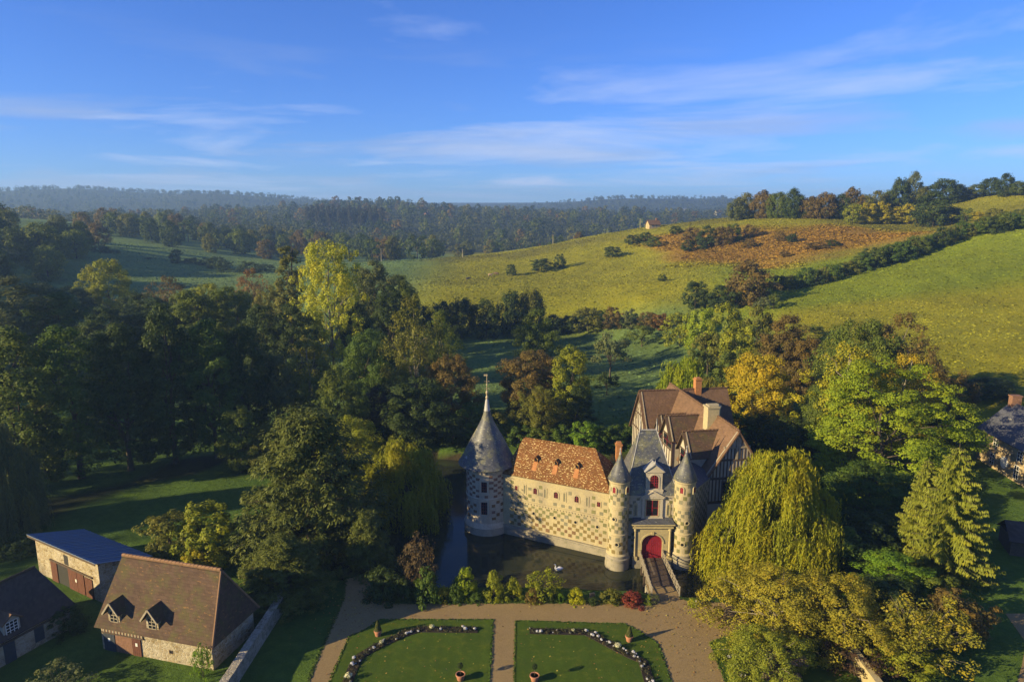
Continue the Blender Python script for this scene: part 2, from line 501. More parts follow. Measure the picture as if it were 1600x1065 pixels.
ground = link_mesh('ground', np_mesh('ground', np.stack([GX, GY, GZ], -1).reshape(-1, 3), gf, M['ground'], True,
                   [('Col', 'FLOAT_COLOR', 'POINT', np.concatenate([C_.reshape(-1, 3), np.ones((nx_ * ny_, 1))], 1))]))
tag(ground, kind='structure')

# water of the moat
t = NT('moat_water')
t.bump(t.noise(1.6, 6, 0.65, t.scale(t.coord(), (1.0, 2.0, 1.0))), 0.06, 0.10)
M['water'] = t.done((0.022, 0.026, 0.016), 0.03, 0.5)
t.bsdf.inputs['IOR'].default_value = 1.33
m = MB()
m.add([(-40, 60, WATER_Z), (50, 60, WATER_Z), (50, 125, WATER_Z), (-40, 125, WATER_Z)], [(0, 1, 2, 3)])
tag(m.build('water', M['water']), kind='structure')
# ------------------------------------------------------------------ foliage
def leaf_mat(name, trans=0.42, warm=(1.35, 1.08, 0.55), dark=(0.50, 0.60, 0.55)):
    t = NT(name)
    oi = t.node('ShaderNodeObjectInfo')
    at = t.node('ShaderNodeAttribute', attribute_name='clump')
    ge = t.node('ShaderNodeNewGeometry')
    base = oi.outputs['Color']
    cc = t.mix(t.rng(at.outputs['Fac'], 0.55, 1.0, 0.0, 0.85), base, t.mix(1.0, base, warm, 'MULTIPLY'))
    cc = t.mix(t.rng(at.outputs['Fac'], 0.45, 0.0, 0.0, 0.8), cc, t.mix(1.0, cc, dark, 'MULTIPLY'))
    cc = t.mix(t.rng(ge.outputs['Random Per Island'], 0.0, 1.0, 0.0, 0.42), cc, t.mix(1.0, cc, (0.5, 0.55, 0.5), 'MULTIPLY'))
    t.set(t.bsdf.inputs['Base Color'], cc)
    t.bsdf.inputs['Roughness'].default_value = 0.6
    t.bsdf.inputs['Specular IOR Level'].default_value = 0.18
    tr = t.node('ShaderNodeBsdfTranslucent')
    t.l.new(cc, tr.inputs['Color'])
    mx = t.node('ShaderNodeMixShader')
    mx.inputs[0].default_value = trans
    t.l.new(t.bsdf.outputs[0], mx.inputs[1]); t.l.new(tr.outputs[0], mx.inputs[2])
    t.l.new(mx.outputs[0], t.out.inputs['Surface'])
    return t.mat
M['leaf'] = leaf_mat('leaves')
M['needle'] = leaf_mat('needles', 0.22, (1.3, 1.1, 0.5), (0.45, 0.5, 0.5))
M['bark'] = simple('bark', (0.105, 0.085, 0.062), 0.4, 1.5, 0.9, 0.1, 0.6, 9)
M['bark_pale'] = simple('pale_bark', (0.26, 0.225, 0.16), 0.35, 1.2, 0.9, 0.1, 0.5, 9)

def unit(v): return v / np.maximum(np.linalg.norm(v, axis=-1, keepdims=True), 1e-9)
def cards(P_, N_, T_, L_, W_):
    """rhombus leaves: centre, normal, long axis hint, length, width"""
    t = unit(T_ - N_ * (T_ * N_).sum(-1, keepdims=True))
    b = np.cross(N_, t)
    L_ = np.asarray(L_)[:, None]; W_ = np.asarray(W_)[:, None]
    v = np.stack([P_ - t * L_ / 2, P_ + b * W_ / 2 + t * L_ * 0.05, P_ + t * L_ / 2, P_ - b * W_ / 2 + t * L_ * 0.05], 1)
    return v.reshape(-1, 3)
class Crown:
    def __init__(s): s.v, s.c = [], []
    def add(s, v, c): s.v.append(v); s.c.append(c)
    def mesh(s, name, mat):
        v = np.concatenate(s.v); c = np.concatenate(s.c)
        f = np.arange(len(v)).reshape(-1, 4)
        return np_mesh(name, v, f, mat, False, [('clump', 'FLOAT', 'FACE', c)])
def puff(cr, rg, cen, rad, n, size, cval, core=None, up=0.35, flat=1.0, shell=0.55, drop=0.0):
    """one clump of leaves; normals lean outwards so that a clump has a lit and a dark side"""
    d = unit(rg.normal(size=(n, 3)))
    r_ = (shell + (1 - shell) * rg.rand(n, 1)) ** 0.7
    p = cen + d * r_ * np.asarray(rad)
    nrm = d + np.array((0, 0, up)) + rg.normal(size=(n, 3)) * 0.42
    if core is not None: nrm = nrm + 0.5 * unit(p - core)
    nrm = unit(nrm)
    tt = rg.normal(size=(n, 3)) - np.array((0, 0, drop))
    L_ = size * (0.40 + 1.0 * rg.rand(n)); W_ = L_ * (0.5 + 0.3 * rg.rand(n)) * flat
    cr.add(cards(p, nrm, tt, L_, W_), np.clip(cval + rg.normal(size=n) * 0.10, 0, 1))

def limb_path(rg, a, b, sag=0.0, n=5, wob=0.08):
    a, b = np.array(a, float), np.array(b, float)
    L_ = np.linalg.norm(b - a)
    pts = []
    for i in range(n + 1):
        t_ = i / n
        q = a + (b - a) * t_
        q = q + np.array((0, 0, 1)) * (math.sin(math.pi * t_) * L_ * (0.12 + sag))
        if 0 < i < n: q = q + rg.normal(size=3) * L_ * wob * 0.5
        pts.append(q)
    return pts
def make_trunk(rg, H, r0, tips, fork, bark, lean=0.0, limb_r=0.4):
    m_ = MB()
    top = H * fork
    main = [np.array((0, 0, -0.6)), np.array((0, 0, H * 0.02))]
    for i in range(1, 7):
        t_ = i / 6
        main.append(np.array((rg.normal() * 0.02 * H * t_ + lean * t_, rg.normal() * 0.02 * H * t_, top * t_)))
    rad = [r0 * 1.25, r0 * 1.1] + [r0 * (1 - 0.75 * i / 6) for i in range(1, 7)]
    m_.tube(main, rad, 8)
    for tip in tips:
        k = min(6, max(3, int(rg.uniform(3, 7))))
        a = main[k]
        if a[2] > tip[2] - 0.05 * H: a = main[3]
        pts = limb_path(rg, a, tip)
        rr = r0 * limb_r * rg.uniform(0.6, 1.1)
        m_.tube(pts, [rr * (1 - 0.8 * i / (len(pts) - 1)) for i in range(len(pts))], 5)
    return m_.mesh('trunk', bark, True)
PROTO = {}
def proto(key, crown_me, trunk_me, H, W):
    PROTO[key] = (crown_me, trunk_me, H, W)

def env_points(rg, n, H, Rr, z0, prof, inner=0.35):
    """clump centres spread over a crown envelope; prof(t) gives relative radius at height t"""
    out = []
    ts = np.linspace(0, 1, 200); w = np.array([max(prof(t_), 0.02) for t_ in ts]); w = w / w.sum()
    lob = rg.uniform(0, 2 * math.pi, 4); la = rg.uniform(0.06, 0.2, 4)
    for i in range(n):
        t_ = rg.choice(ts, p=w)
        a = rg.uniform(0, 2 * math.pi)
        edge = 1 + sum(la[k] * math.sin((k + 2) * a + lob[k] + 3 * t_) for k in range(4))
        r_ = Rr * prof(t_) * edge * (inner + (1 - inner) * math.sqrt(rg.rand()))
        out.append((r_ * math.cos(a), r_ * math.sin(a), z0 + (H - z0) * t_))
    return np.array(out)
def broadleaf(key, seed, H, Rr, z0=0.16, nclump=150, nleaf=130, leaf=0.45, cl=(1.0, 1.6), prof=None, inner=0.45, fork=0.6, bark='bark', r0=None, nl=14, up=0.4, drop=0.0, sparse=1.0, flatz=0.75):
    rg = np.random.RandomState(seed)
    prof = prof or (lambda t_: math.sqrt(max(0.0, 1 - (2 * t_ - 0.85) ** 2 / 1.35)) if t_ < 0.98 else 0.15)
    cen = env_points(rg, nclump, H * 0.97, Rr * 0.9, H * z0, prof, inner)
    core = np.array((0, 0, H * (z0 + 1) * 0.47))
    cr = Crown()
    cv = rg.rand(len(cen))
    for i, c in enumerate(cen):
        s_ = rg.uniform(*cl)
        hi = (c[2] / H - z0) / (1 - z0)
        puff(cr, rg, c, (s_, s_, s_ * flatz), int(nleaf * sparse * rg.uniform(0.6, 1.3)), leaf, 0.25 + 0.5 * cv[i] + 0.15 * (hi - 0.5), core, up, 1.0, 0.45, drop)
    tips = [cen[i] for i in rg.choice(len(cen), nl, False)]
    tr = make_trunk(rg, H, r0 or H * 0.018, tips, fork, M[bark])
    proto(key, cr.mesh('crown_' + key, M['leaf']), tr, H, 2 * Rr)

P_ROUND = lambda t_: math.sqrt(max(0.0, 1 - (2 * t_ - 0.85) ** 2 / 1.35))
P_OVAL = lambda t_: (math.sin(math.pi * min(1, 0.12 + 0.86 * t_))) ** 0.7
P_TALL = lambda t_: min(1.0, 0.65 + 0.9 * t_) * (1 - max(0, t_ - 0.55) ** 2 * 4.2)
P_CONE = lambda t_: max(0.05, 1.0 - t_) ** 0.8
P_DOME = lambda t_: math.sqrt(max(0.02, 1 - t_ * t_))
P_FAN = lambda t_: 0.25 + 0.85 * math.sin(math.pi * min(1, t_ * 0.75 + 0.12))

for i in range(3):
    broadleaf('round%d' % i, 10 + i, 18, 8.0, 0.12, 210, 170, 0.36, (0.9, 1.7), P_ROUND)
for i in range(3):
    broadleaf('tall%d' % i, 20 + i, 28, 6.0, 0.08, 220, 160, 0.40, (0.9, 1.7), P_TALL, nl=16)
for i in range(2):
    broadleaf('oval%d' % i, 30 + i, 15, 4.6, 0.08, 150, 150, 0.31, (0.7, 1.3), P_OVAL, nl=12)
broadleaf('poplar', 41, 24, 6.4, 0.20, 300, 95, 0.30, (0.6, 1.05), P_FAN, 0.25, 0.85, 'bark_pale', 0.30, 22, 0.2, flatz=1.1)
broadleaf('fastigiate', 42, 25, 2.3, 0.08, 120, 110, 0.36, (0.6, 1.0), P_OVAL, 0.4, 0.9, 'bark', 0.35, 8)
broadleaf('sparse', 43, 20, 6.0, 0.16, 190, 75, 0.32, (0.7, 1.2), P_OVAL, 0.3, 0.8, 'bark_pale', 0.26, 24, 0.2, flatz=1.0)
for i in range(3):
    broadleaf('small%d' % i, 50 + i, 7, 3.4, 0.02, 70, 85, 0.34, (0.55, 0.95), P_ROUND, nl=8)
for i in range(3):
    broadleaf('mid%d' % i, 60 + i, 14, 5.5, 0.03, 120, 60, 0.62, (1.0, 1.6), P_ROUND if i != 1 else P_OVAL, nl=5, flatz=1.05)
for i in range(3):
    broadleaf('bush%d' % i, 70 + i, 2.4, 1.5, 0.02, 60, 70, 0.17, (0.28, 0.5), P_DOME, nl=5, r0=0.06, fork=0.4)
broadleaf('loosebush', 75, 3.0, 1.8, 0.02, 55, 42, 0.17, (0.25, 0.5), P_FAN, nl=20, r0=0.05, fork=0.4)
broadleaf('foreground', 76, 9.0, 6.5, 0.04, 360, 110, 0.21, (0.5, 1.0), P_DOME, 0.4, 0.5, 'bark_pale', 0.22, 34, 0.3)
broadleaf('robinia', 77, 20, 10.5, 0.06, 360, 190, 0.27, (0.9, 1.6), P_DOME, 0.5, 0.6, 'bark', 0.4, 16, 0.6, 0.3, 1.0, 0.42)
broadleaf('birch', 78, 18, 6.5, 0.10, 170, 100, 0.30, (0.7, 1.2), P_OVAL, 0.4, 0.9, 'bark_pale', 0.26, 26, 0.2, 0.8)
broadleaf('orchard', 79, 5, 2.8, 0.34, 45, 60, 0.26, (0.4, 0.75), P_DOME, nl=12, r0=0.14, fork=0.5)

# far trees: fewer, larger leaf clumps
def far_mesh(key, seed, H, Rr, n, size):
    rg = np.random.RandomState(seed); cr = Crown()
    cen = env_points(rg, 26, H * 0.95, Rr * 0.85, H * 0.06, P_ROUND, 0.5)
    for c in cen:
        puff(cr, rg, c, (1.5, 1.5, 1.3), n // 26, size, rg.rand(), np.array((0, 0, H * .5)), 0.4)
    tr = MB().tube([(0, 0, -1), (0, 0, H * .5)], [0.35, 0.15], 5).mesh('trunk', M['bark'])
    proto(key, cr.mesh('crown_' + key, M['leaf']), tr, H, 2 * Rr)
for i in range(3): far_mesh('far%d' % i, 80 + i, 14, 5.5, 900, 1.15)

def willow(key, seed, H, Rr, nb, per, size, hang):
    """arching boughs, each carrying hanging strands"""
    rg = np.random.RandomState(seed); cr = Crown(); m_ = MB()
    m_.tube([(0, 0, -0.6), (0.1, 0, H * .2), (0.2, 0.1, H * .42)], [0.62, 0.5, 0.42], 9)
    for b in range(nb):
        a = rg.uniform(0, 2 * math.pi); lev = rg.uniform(0.0, 1.0) ** 1.1
        rr = Rr * (0.10 + 0.80 * (1 - lev) ** 0.62) * rg.uniform(0.75, 1.1)
        bl_ = rg.uniform(.55, 1.25)
        top = np.array((rr * math.cos(a), rr * math.sin(a), H * (0.36 + 0.60 * lev * rg.uniform(.85, 1.0))))
        base = np.array((0.1 * rg.normal(), 0.1 * rg.normal(), H * rg.uniform(.3, .45)))
        pts = limb_path(rg, base, top, 0.08, 5, 0.06)
        m_.tube(pts, [0.2 * (1 - .8 * i / 5) for i in range(6)], 5)
        cval = rg.rand() * 1.3 - .15
        out = np.array((math.cos(a), math.sin(a), 0))
        for st in range(per):
            # strand root near the end of the bough, arching out and then falling
            off = rg.normal(size=3) * np.array((0.62, 0.62, 0.3))
            p0 = top + off
            L_ = min(p0[2] - 0.3, H * hang * bl_ * rg.uniform(0.5, 1.1))
            o2 = unit((out * 0.8 + rg.normal(size=3) * 0.5) * np.array((1, 1, 0)))
            nseg = max(8, int(L_ / (size * 0.50)))
            t_ = np.linspace(0, 1, nseg)[:, None]
            arch = rg.uniform(0.5, 1.2)
            p = p0 + o2 * arch * (1 - np.exp(-t_ * 4)) + np.array((0, 0, 1)) * (0.55 * np.sin(np.minimum(t_ * 6, math.pi)) * arch * 0.5 - L_ * t_ ** 1.15)
            p = p + rg.normal(size=p.shape) * 0.08
            nn = unit(o2 + rg.normal(size=p.shape) * 0.6 + np.array((0, 0, 0.35)))
            tt = np.broadcast_to(np.array((0, 0, -1.0)), p.shape) + rg.normal(size=p.shape) * 0.35
            sz = size * (0.7 + 0.6 * rg.rand(nseg))
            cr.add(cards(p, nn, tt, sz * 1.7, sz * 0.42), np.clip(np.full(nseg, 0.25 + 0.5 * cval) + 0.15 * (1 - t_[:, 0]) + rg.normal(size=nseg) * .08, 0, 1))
    proto(key, cr.mesh('crown_' + key, M['leaf']), m_.mesh('trunk', M['bark'], True), H, 2 * Rr)
willow('willow0', 90, 16, 8.2, 95, 42, 0.26, 0.42)
willow('willow1', 91, 12, 7.0, 80, 34, 0.26, 0.48)
willow('willow2', 92, 11, 5.5, 60, 20, 0.34, 0.5)

def spruce(key, seed, H, Rr):
    rg = np.random.RandomState(seed); cr = Crown(); m_ = MB()
    m_.tube([(0, 0, -0.5), (0, 0, H * .5), (0, 0, H * .99)], [0.34, 0.2, 0.03], 8)
    z = H * 0.06
    while z < H * 0.97:
        t_ = z / H
        rr = Rr * (1 - t_) ** 0.72 + 0.25
        nb = int(6 + 8 * (1 - t_))
        a0 = rg.uniform(0, 6.28)
        for b in range(nb):
            a = a0 + 2 * math.pi * b / nb + rg.normal() * 0.18
            L_ = rr * rg.uniform(0.75, 1.12)
            o = np.array((math.cos(a), math.sin(a), 0)); sd_ = np.array((-o[1], o[0], 0))
            n = max(5, int(L_ / 0.16))
            u = np.linspace(0.08, 1, n)
            droop = -0.42 * L_ * u + 0.28 * L_ * u ** 2.4
            ax = np.array((0, 0, z)) + o * (L_ * u)[:, None] + np.array((0, 0, 1)) * droop[:, None]
            m_.tube([ax[0], ax[n // 2], ax[-1]], [0.05, 0.035, 0.01], 4)
            cval = rg.rand()
            for side in (-1, 0, 1):                      # needle sprays hang from each side of the bough
                k = 2 if side else 1
                for rep in range(k):
                    hangl = (0.30 + 0.35 * rg.rand(n)) * (0.45 + 0.8 * np.sin(math.pi * np.minimum(1, u + 0.1))) * min(1.3, 0.6 + rr / 5)
                    p = ax + sd_ * side * (0.22 * (rep + 0.5) * hangl / 0.4)[:, None] * 0.6 + np.array((0, 0, -1)) * (hangl * (0.45 if side else 0.2))[:, None]
                    nn = unit(o * 0.3 + sd_ * side * 0.8 + np.array((0, 0, 0.6)) + rg.normal(size=p.shape) * 0.3)
                    tt = np.array((0, 0, -1.0)) + sd_ * side * 0.4 + o * 0.35 + rg.normal(size=p.shape) * 0.2
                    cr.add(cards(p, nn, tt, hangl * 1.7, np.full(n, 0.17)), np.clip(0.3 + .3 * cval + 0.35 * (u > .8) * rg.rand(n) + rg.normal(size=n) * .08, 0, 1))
        z += H * 0.026 * (0.8 + 0.5 * rg.rand()) + 0.08
    proto(key, cr.mesh('crown_' + key, M['needle']), m_.mesh('trunk', M['bark'], True), H, 2 * Rr)
spruce('spruce', 95, 18, 5.4)

def yew(key, seed, H, Rr):
    """wide dark evergreen: sprays on long uneven boughs"""
    rg = np.random.RandomState(seed); cr = Crown(); m_ = MB()
    m_.tube([(0, 0, -0.6), (0.2, 0.1, H * .3), (0.1, 0.3, H * .8)], [0.8, 0.6, 0.15], 9)
    for b in range(190):
        t_ = rg.rand() ** 1.15
        a = rg.uniform(0, 2 * math.pi)
        L_ = Rr * (0.05 + 1.0 * (1 - t_) ** 0.78 * min(1, .75 + 2 * t_)) * rg.uniform(0.55, 1.15)
        z1 = H * (0.06 + 0.92 * t_)
        tip = np.array((L_ * math.cos(a), L_ * math.sin(a), z1))
        base = np.array((0.1, 0.15, max(0.6, z1 - L_ * rg.uniform(0.25, .6))))
        pts = limb_path(rg, base, tip, 0.02, 5, 0.07)
        m_.tube(pts, [0.13 * (1 - .8 * i / 5) for i in range(6)], 4)
        o = unit(np.array((math.cos(a), math.sin(a), 0.25)))
        cval = rg.rand()
        for k in range(8):
            u = rg.uniform(0.45, 1.04)
            i0 = min(4, int(u * 5)); q = pts[i0] + (pts[min(5, i0 + 1)] - pts[i0]) * (u * 5 - i0)
            c = q + rg.normal(size=3) * np.array((0.75, 0.75, 0.4))
            n = 48
            d = unit(rg.normal(size=(n, 3)) * np.array((1, 1, 0.55)) + o * 0.9)
            p = c + d * (rg.rand(n, 1) ** .6) * rg.uniform(.7, 1.25)
            nn = unit(np.array((0, 0, 0.8)) + d * 0.7 + rg.normal(size=p.shape) * 0.4)
            tt = d + np.array((0, 0, -0.25)) + rg.normal(size=p.shape) * 0.25
            sz = 0.34 * (0.6 + .8 * rg.rand(n))
            cr.add(cards(p, nn, tt, sz * 1.5, sz * 0.45), np.clip(0.2 + 0.5 * cval + rg.normal(size=n) * .12, 0, 1))
    proto(key, cr.mesh('crown_' + key, M['needle']), m_.mesh('trunk', M['bark'], True), H, 2 * Rr)
yew('yew', 97, 18, 9.5)

def twiggy(key, seed, H, Rr, nleaf):
    rg = np.random.RandomState(seed); cr = Crown(); m_ = MB()
    tips = []
    for b in range(70):
        a = rg.uniform(0, 6.28); t_ = rg.uniform(0.45, 1)
        rr = Rr * math.sqrt(rg.rand())
        tip = np.array((rr * math.cos(a), rr * math.sin(a), H * (1 - 0.45 * (rr / Rr) ** 2) * rg.uniform(.75, 1)))
        base = np.array((rg.normal() * .12, rg.normal() * .12, H * rg.uniform(0.02, .25)))
        pts = limb_path(rg, base, tip, -0.1, 5, 0.05)
        m_.tube(pts, [0.05 * (1 - .85 * i / 5) for i in range(6)], 4)
        tips.append(pts)
    for pts in tips:
        for k in range(3):
            c = pts[rg.randint(2, 6)] + rg.normal(size=3) * .3
            puff(cr, rg, c, (.6, .6, .5), nleaf, 0.2, rg.rand(), None, .3)
    proto(key, cr.mesh('crown_' + key, M['leaf']), m_.mesh('trunk', M['bark_pale'], True), H, 2 * Rr)
twiggy('twiggy', 98, 7, 4.2, 60)

# ------------------------------------------------------------------ planting
prg = np.random.RandomState(5)
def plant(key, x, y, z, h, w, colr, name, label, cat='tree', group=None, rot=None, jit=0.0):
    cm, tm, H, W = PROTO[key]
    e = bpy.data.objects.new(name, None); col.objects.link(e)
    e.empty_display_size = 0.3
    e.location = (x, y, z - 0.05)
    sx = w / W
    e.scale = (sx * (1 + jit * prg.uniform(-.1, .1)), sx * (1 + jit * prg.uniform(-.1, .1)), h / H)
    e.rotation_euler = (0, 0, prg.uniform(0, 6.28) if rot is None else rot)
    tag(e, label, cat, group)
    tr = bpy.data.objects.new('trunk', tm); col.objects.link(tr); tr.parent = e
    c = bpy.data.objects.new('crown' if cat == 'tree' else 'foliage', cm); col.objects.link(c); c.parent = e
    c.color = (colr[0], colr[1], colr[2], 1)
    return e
# base colours of foliage (linear)
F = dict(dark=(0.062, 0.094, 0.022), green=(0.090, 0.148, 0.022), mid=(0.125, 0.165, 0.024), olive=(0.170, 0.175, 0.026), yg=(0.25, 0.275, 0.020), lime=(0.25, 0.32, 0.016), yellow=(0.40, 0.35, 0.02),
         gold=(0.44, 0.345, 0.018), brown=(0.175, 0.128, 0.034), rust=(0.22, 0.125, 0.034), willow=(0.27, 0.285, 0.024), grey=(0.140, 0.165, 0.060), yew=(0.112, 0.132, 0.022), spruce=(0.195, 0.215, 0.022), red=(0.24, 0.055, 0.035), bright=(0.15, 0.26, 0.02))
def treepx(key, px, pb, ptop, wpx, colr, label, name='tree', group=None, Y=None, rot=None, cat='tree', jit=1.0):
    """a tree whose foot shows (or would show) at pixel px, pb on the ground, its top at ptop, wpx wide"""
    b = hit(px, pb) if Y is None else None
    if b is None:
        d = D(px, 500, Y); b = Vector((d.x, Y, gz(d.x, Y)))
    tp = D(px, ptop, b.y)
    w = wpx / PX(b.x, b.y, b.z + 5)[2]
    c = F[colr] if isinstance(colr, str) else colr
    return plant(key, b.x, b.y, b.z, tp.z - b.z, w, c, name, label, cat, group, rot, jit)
# ------------------------------------------------------------------ castle materials
def stone_mat(name, c, c2, stain, scale=0.6, blocks=(1.4, 3.2), moss=None):
    t = NT(name)
    n = t.noise(scale, 8, 0.65); n2 = t.noise(scale * 7, 5, 0.6)
    cc = t.mix(t.rng(n, 0.35, 0.68), c, c2)
    cc = t.mix(t.rng(n2, 0.4, 0.75, 0, 0.6), cc, tuple(x * 0.62 for x in c))
    n3 = t.noise(0.35, 7, 0.7, t.scale(t.coord(), (1.0, 1.0, 0.45)))
    cc = t.mix(t.rng(n3, 0.52, 0.72, 0, 0.75), cc, stain)
    if moss: cc = t.mix(t.rng(t.noise(1.3, 8, 0.75), 0.55, 0.68, 0, 0.8), cc, moss)
    t.bump(n2, 0.5, 0.04)
    return t.done(cc, 0.9, 0.15)
M['stone'] = stone_mat('pale_limestone', (0.40, 0.335, 0.185), (0.335, 0.285, 0.18), (0.21, 0.18, 0.135))
M['stone_white'] = stone_mat('white_limestone', (0.46, 0.405, 0.295), (0.385, 0.34, 0.255), (0.23, 0.20, 0.15))
M['stone_yellow'] = stone_mat('yellow_limestone', (0.42, 0.345, 0.17), (0.35, 0.29, 0.155), (0.22, 0.185, 0.12))
M['stone_wet'] = stone_mat('damp_plinth_stone', (0.30, 0.265, 0.195), (0.21, 0.19, 0.14), (0.11, 0.11, 0.07), 0.8, moss=(0.10, 0.11, 0.05))
M['glaze_green'] = simple('green_glazed_brick', (0.185, 0.178, 0.072), 0.35, 2.0, 0.55, 0.4)
M['glaze_grey'] = simple('grey_green_glazed_brick', (0.20, 0.188, 0.12), 0.3, 2.0, 0.55, 0.4)
M['glaze_ochre'] = simple('ochre_glazed_brick', (0.21, 0.155, 0.052), 0.35, 2.0, 0.55, 0.4)
M['brick_red'] = simple('red_brown_brick', (0.235, 0.140, 0.098), 0.4, 2.5, 0.85, 0.2)
M['brick_brown'] = simple('brown_brick', (0.205, 0.125, 0.062), 0.4, 2.5, 0.85, 0.2)
M['glass'] = NT('window_glass').done((0.012, 0.014, 0.018), 0.12, 0.5)
M['red_paint'] = simple('red_paint', (0.26, 0.018, 0.030), 0.3, 2.0, 0.5, 0.4)
M['red_dark'] = simple('dark_red_paint', (0.15, 0.022, 0.026), 0.3, 2.0, 0.5, 0.4)
M['iron'] = simple('iron', (0.045, 0.042, 0.040), 0.3, 5, 0.5, 0.4)
M['lead'] = simple('lead', (0.36, 0.35, 0.33), 0.3, 3, 0.5, 0.4)
M['gilt'] = simple('weathered_gilt', (0.40, 0.33, 0.20), 0.3, 3, 0.5, 0.4)
def roof_mat(name, c, c2, course, tile, lich=None, lich_lo=0.6, lich_amt=0.8, moss=None, moss_lo=0.55, sc=0.5, spec=0.15, rough=0.9, lsc=2.2):
    """tiles in courses along the roof: courses follow height"""
    t = NT(name)
    g = t.node('ShaderNodeNewGeometry')
    sx = t.node('ShaderNodeSeparateXYZ'); t.l.new(g.outputs['Position'], sx.inputs[0])
    zz_ = t.math('MULTIPLY', sx.outputs[2], 1.0 / course)
    row = t.math('FLOOR', zz_)
    fr_ = t.math('FRACT', zz_)
    cmb = t.node('ShaderNodeCombineXYZ')
    hx = t.math('ADD', sx.outputs[0], t.math('MULTIPLY', sx.outputs[1], 0.73))
    t.l.new(t.math('ADD', t.math('MULTIPLY', hx, 1.0 / tile), t.math('MULTIPLY', row, 0.5)), cmb.inputs[0]); t.l.new(row, cmb.inputs[1])
    wn_ = t.node('ShaderNodeTexWhiteNoise', noise_dimensions='2D')
    fl = t.node('ShaderNodeVectorMath', operation='FLOOR'); t.l.new(cmb.outputs[0], fl.inputs[0])
    t.l.new(fl.outputs[0], wn_.inputs['Vector'])
    cc = t.mix(t.rng(t.noise(sc, 7, 0.65, g.outputs['Position']), 0.35, 0.68), c, c2)
    cc = t.mix(t.rng(wn_.outputs['Value'], 0, 1, 0, 0.55), cc, tuple(x * 0.45 for x in c))
    cc = t.mix(t.rng(fr_, 0.8, 0.95, 0, 0.3), cc, tuple(x * 0.5 for x in c))
    if moss: cc = t.mix(t.rng(t.noise(0.7, 9, 0.75, g.outputs['Position']), moss_lo, moss_lo + 0.13, 0, 0.85), cc, moss)
    if lich:
        ln = t.noise(lsc, 3, 0.55, t.scale(g.outputs['Position'], (1, 1, 2.6)))
        cc = t.mix(t.rng(ln, lich_lo, lich_lo + 0.05, 0, lich_amt), cc, lich)
    t.bump(t.math('ADD', fr_, t.math('MULTIPLY', wn_.outputs['Value'], 0.5)), 0.6, 0.05)
    return t.done(cc, rough, spec)
M['slate'] = roof_mat('slate', (0.098, 0.102, 0.112), (0.075, 0.079, 0.090), 0.2, 0.3, (0.42, 0.42, 0.33), 0.635, 0.7, (0.18, 0.175, 0.09), 0.48, 0.4, 0.35, 0.5, 3.2)
M['slate_dark'] = roof_mat('dark_slate', (0.088, 0.092, 0.108), (0.068, 0.072, 0.088), 0.2, 0.3, (0.36, 0.37, 0.30), 0.66, 0.7, (0.14, 0.145, 0.11), 0.6, 0.4, 0.35, 0.5, 3.2)
M['tile_lichen'] = roof_mat('lichen_tile', (0.185, 0.082, 0.028), (0.122, 0.052, 0.020), 0.22, 0.25, (0.55, 0.42, 0.19), 0.575, 0.8, (0.17, 0.10, 0.03), 0.56, 0.7, 0.15, 0.9, 3.8)
M['tile_brown'] = roof_mat('brown_tile', (0.180, 0.108, 0.064), (0.128, 0.080, 0.050), 0.2, 0.25, None, 0, 0, (0.105, 0.088, 0.045), 0.62)
M['tile_moss'] = roof_mat('mossy_tile', (0.112, 0.072, 0.050), (0.078, 0.052, 0.038), 0.24, 0.28, (0.23, 0.13, 0.05), 0.62, 0.55, (0.082, 0.074, 0.030), 0.49)
M['tile_dark'] = roof_mat('dark_tile', (0.085, 0.062, 0.050), (0.065, 0.050, 0.042), 0.24, 0.28, None, 0, 0, (0.075, 0.075, 0.035), 0.62)
M['timber'] = simple('oak_timber', (0.115, 0.085, 0.062), 0.35, 4, 0.85, 0.15, 0.4, 20)
M['timber_pale'] = simple('weathered_oak', (0.33, 0.28, 0.20), 0.3, 4, 0.85, 0.15, 0.4, 20)
M['plaster'] = simple('lime_plaster', (0.44, 0.40, 0.32), 0.22, 1.2, 0.9, 0.1)
M['brick_chimney'] = simple('orange_brick', (0.42, 0.19, 0.075), 0.3, 3, 0.9, 0.1, 0.4)

cs_rg = random.Random(4)
castle = empty('castle', (8, 90, 0), 0, 'moated castle with checkered stone walls, slate turrets, tiled roofs and a red gate', 'castle')
castle_inv = Matrix.Translation((-8, -90, 0))
def cpart(m_, name, mats, parent=None, smooth=False, angle=None, label=None):
    """a part built in world coordinates, parented to the castle (or a part of it)"""
    me = m_.mesh(name, mats, smooth, angle)
    me.transform(castle_inv)
    o = link_mesh(name, me, parent or castle)
    if label: o['label'] = label
    return o
def frame_fn(origin, direc):
    o = Vector(origin); d = Vector((direc[0], direc[1], 0)).normalized()
    n = Vector((-d.y, d.x, 0))           # points to the back (left of direction)
    return lambda s_, b, z: o + d * s_ + n * b + Vector((0, 0, z))

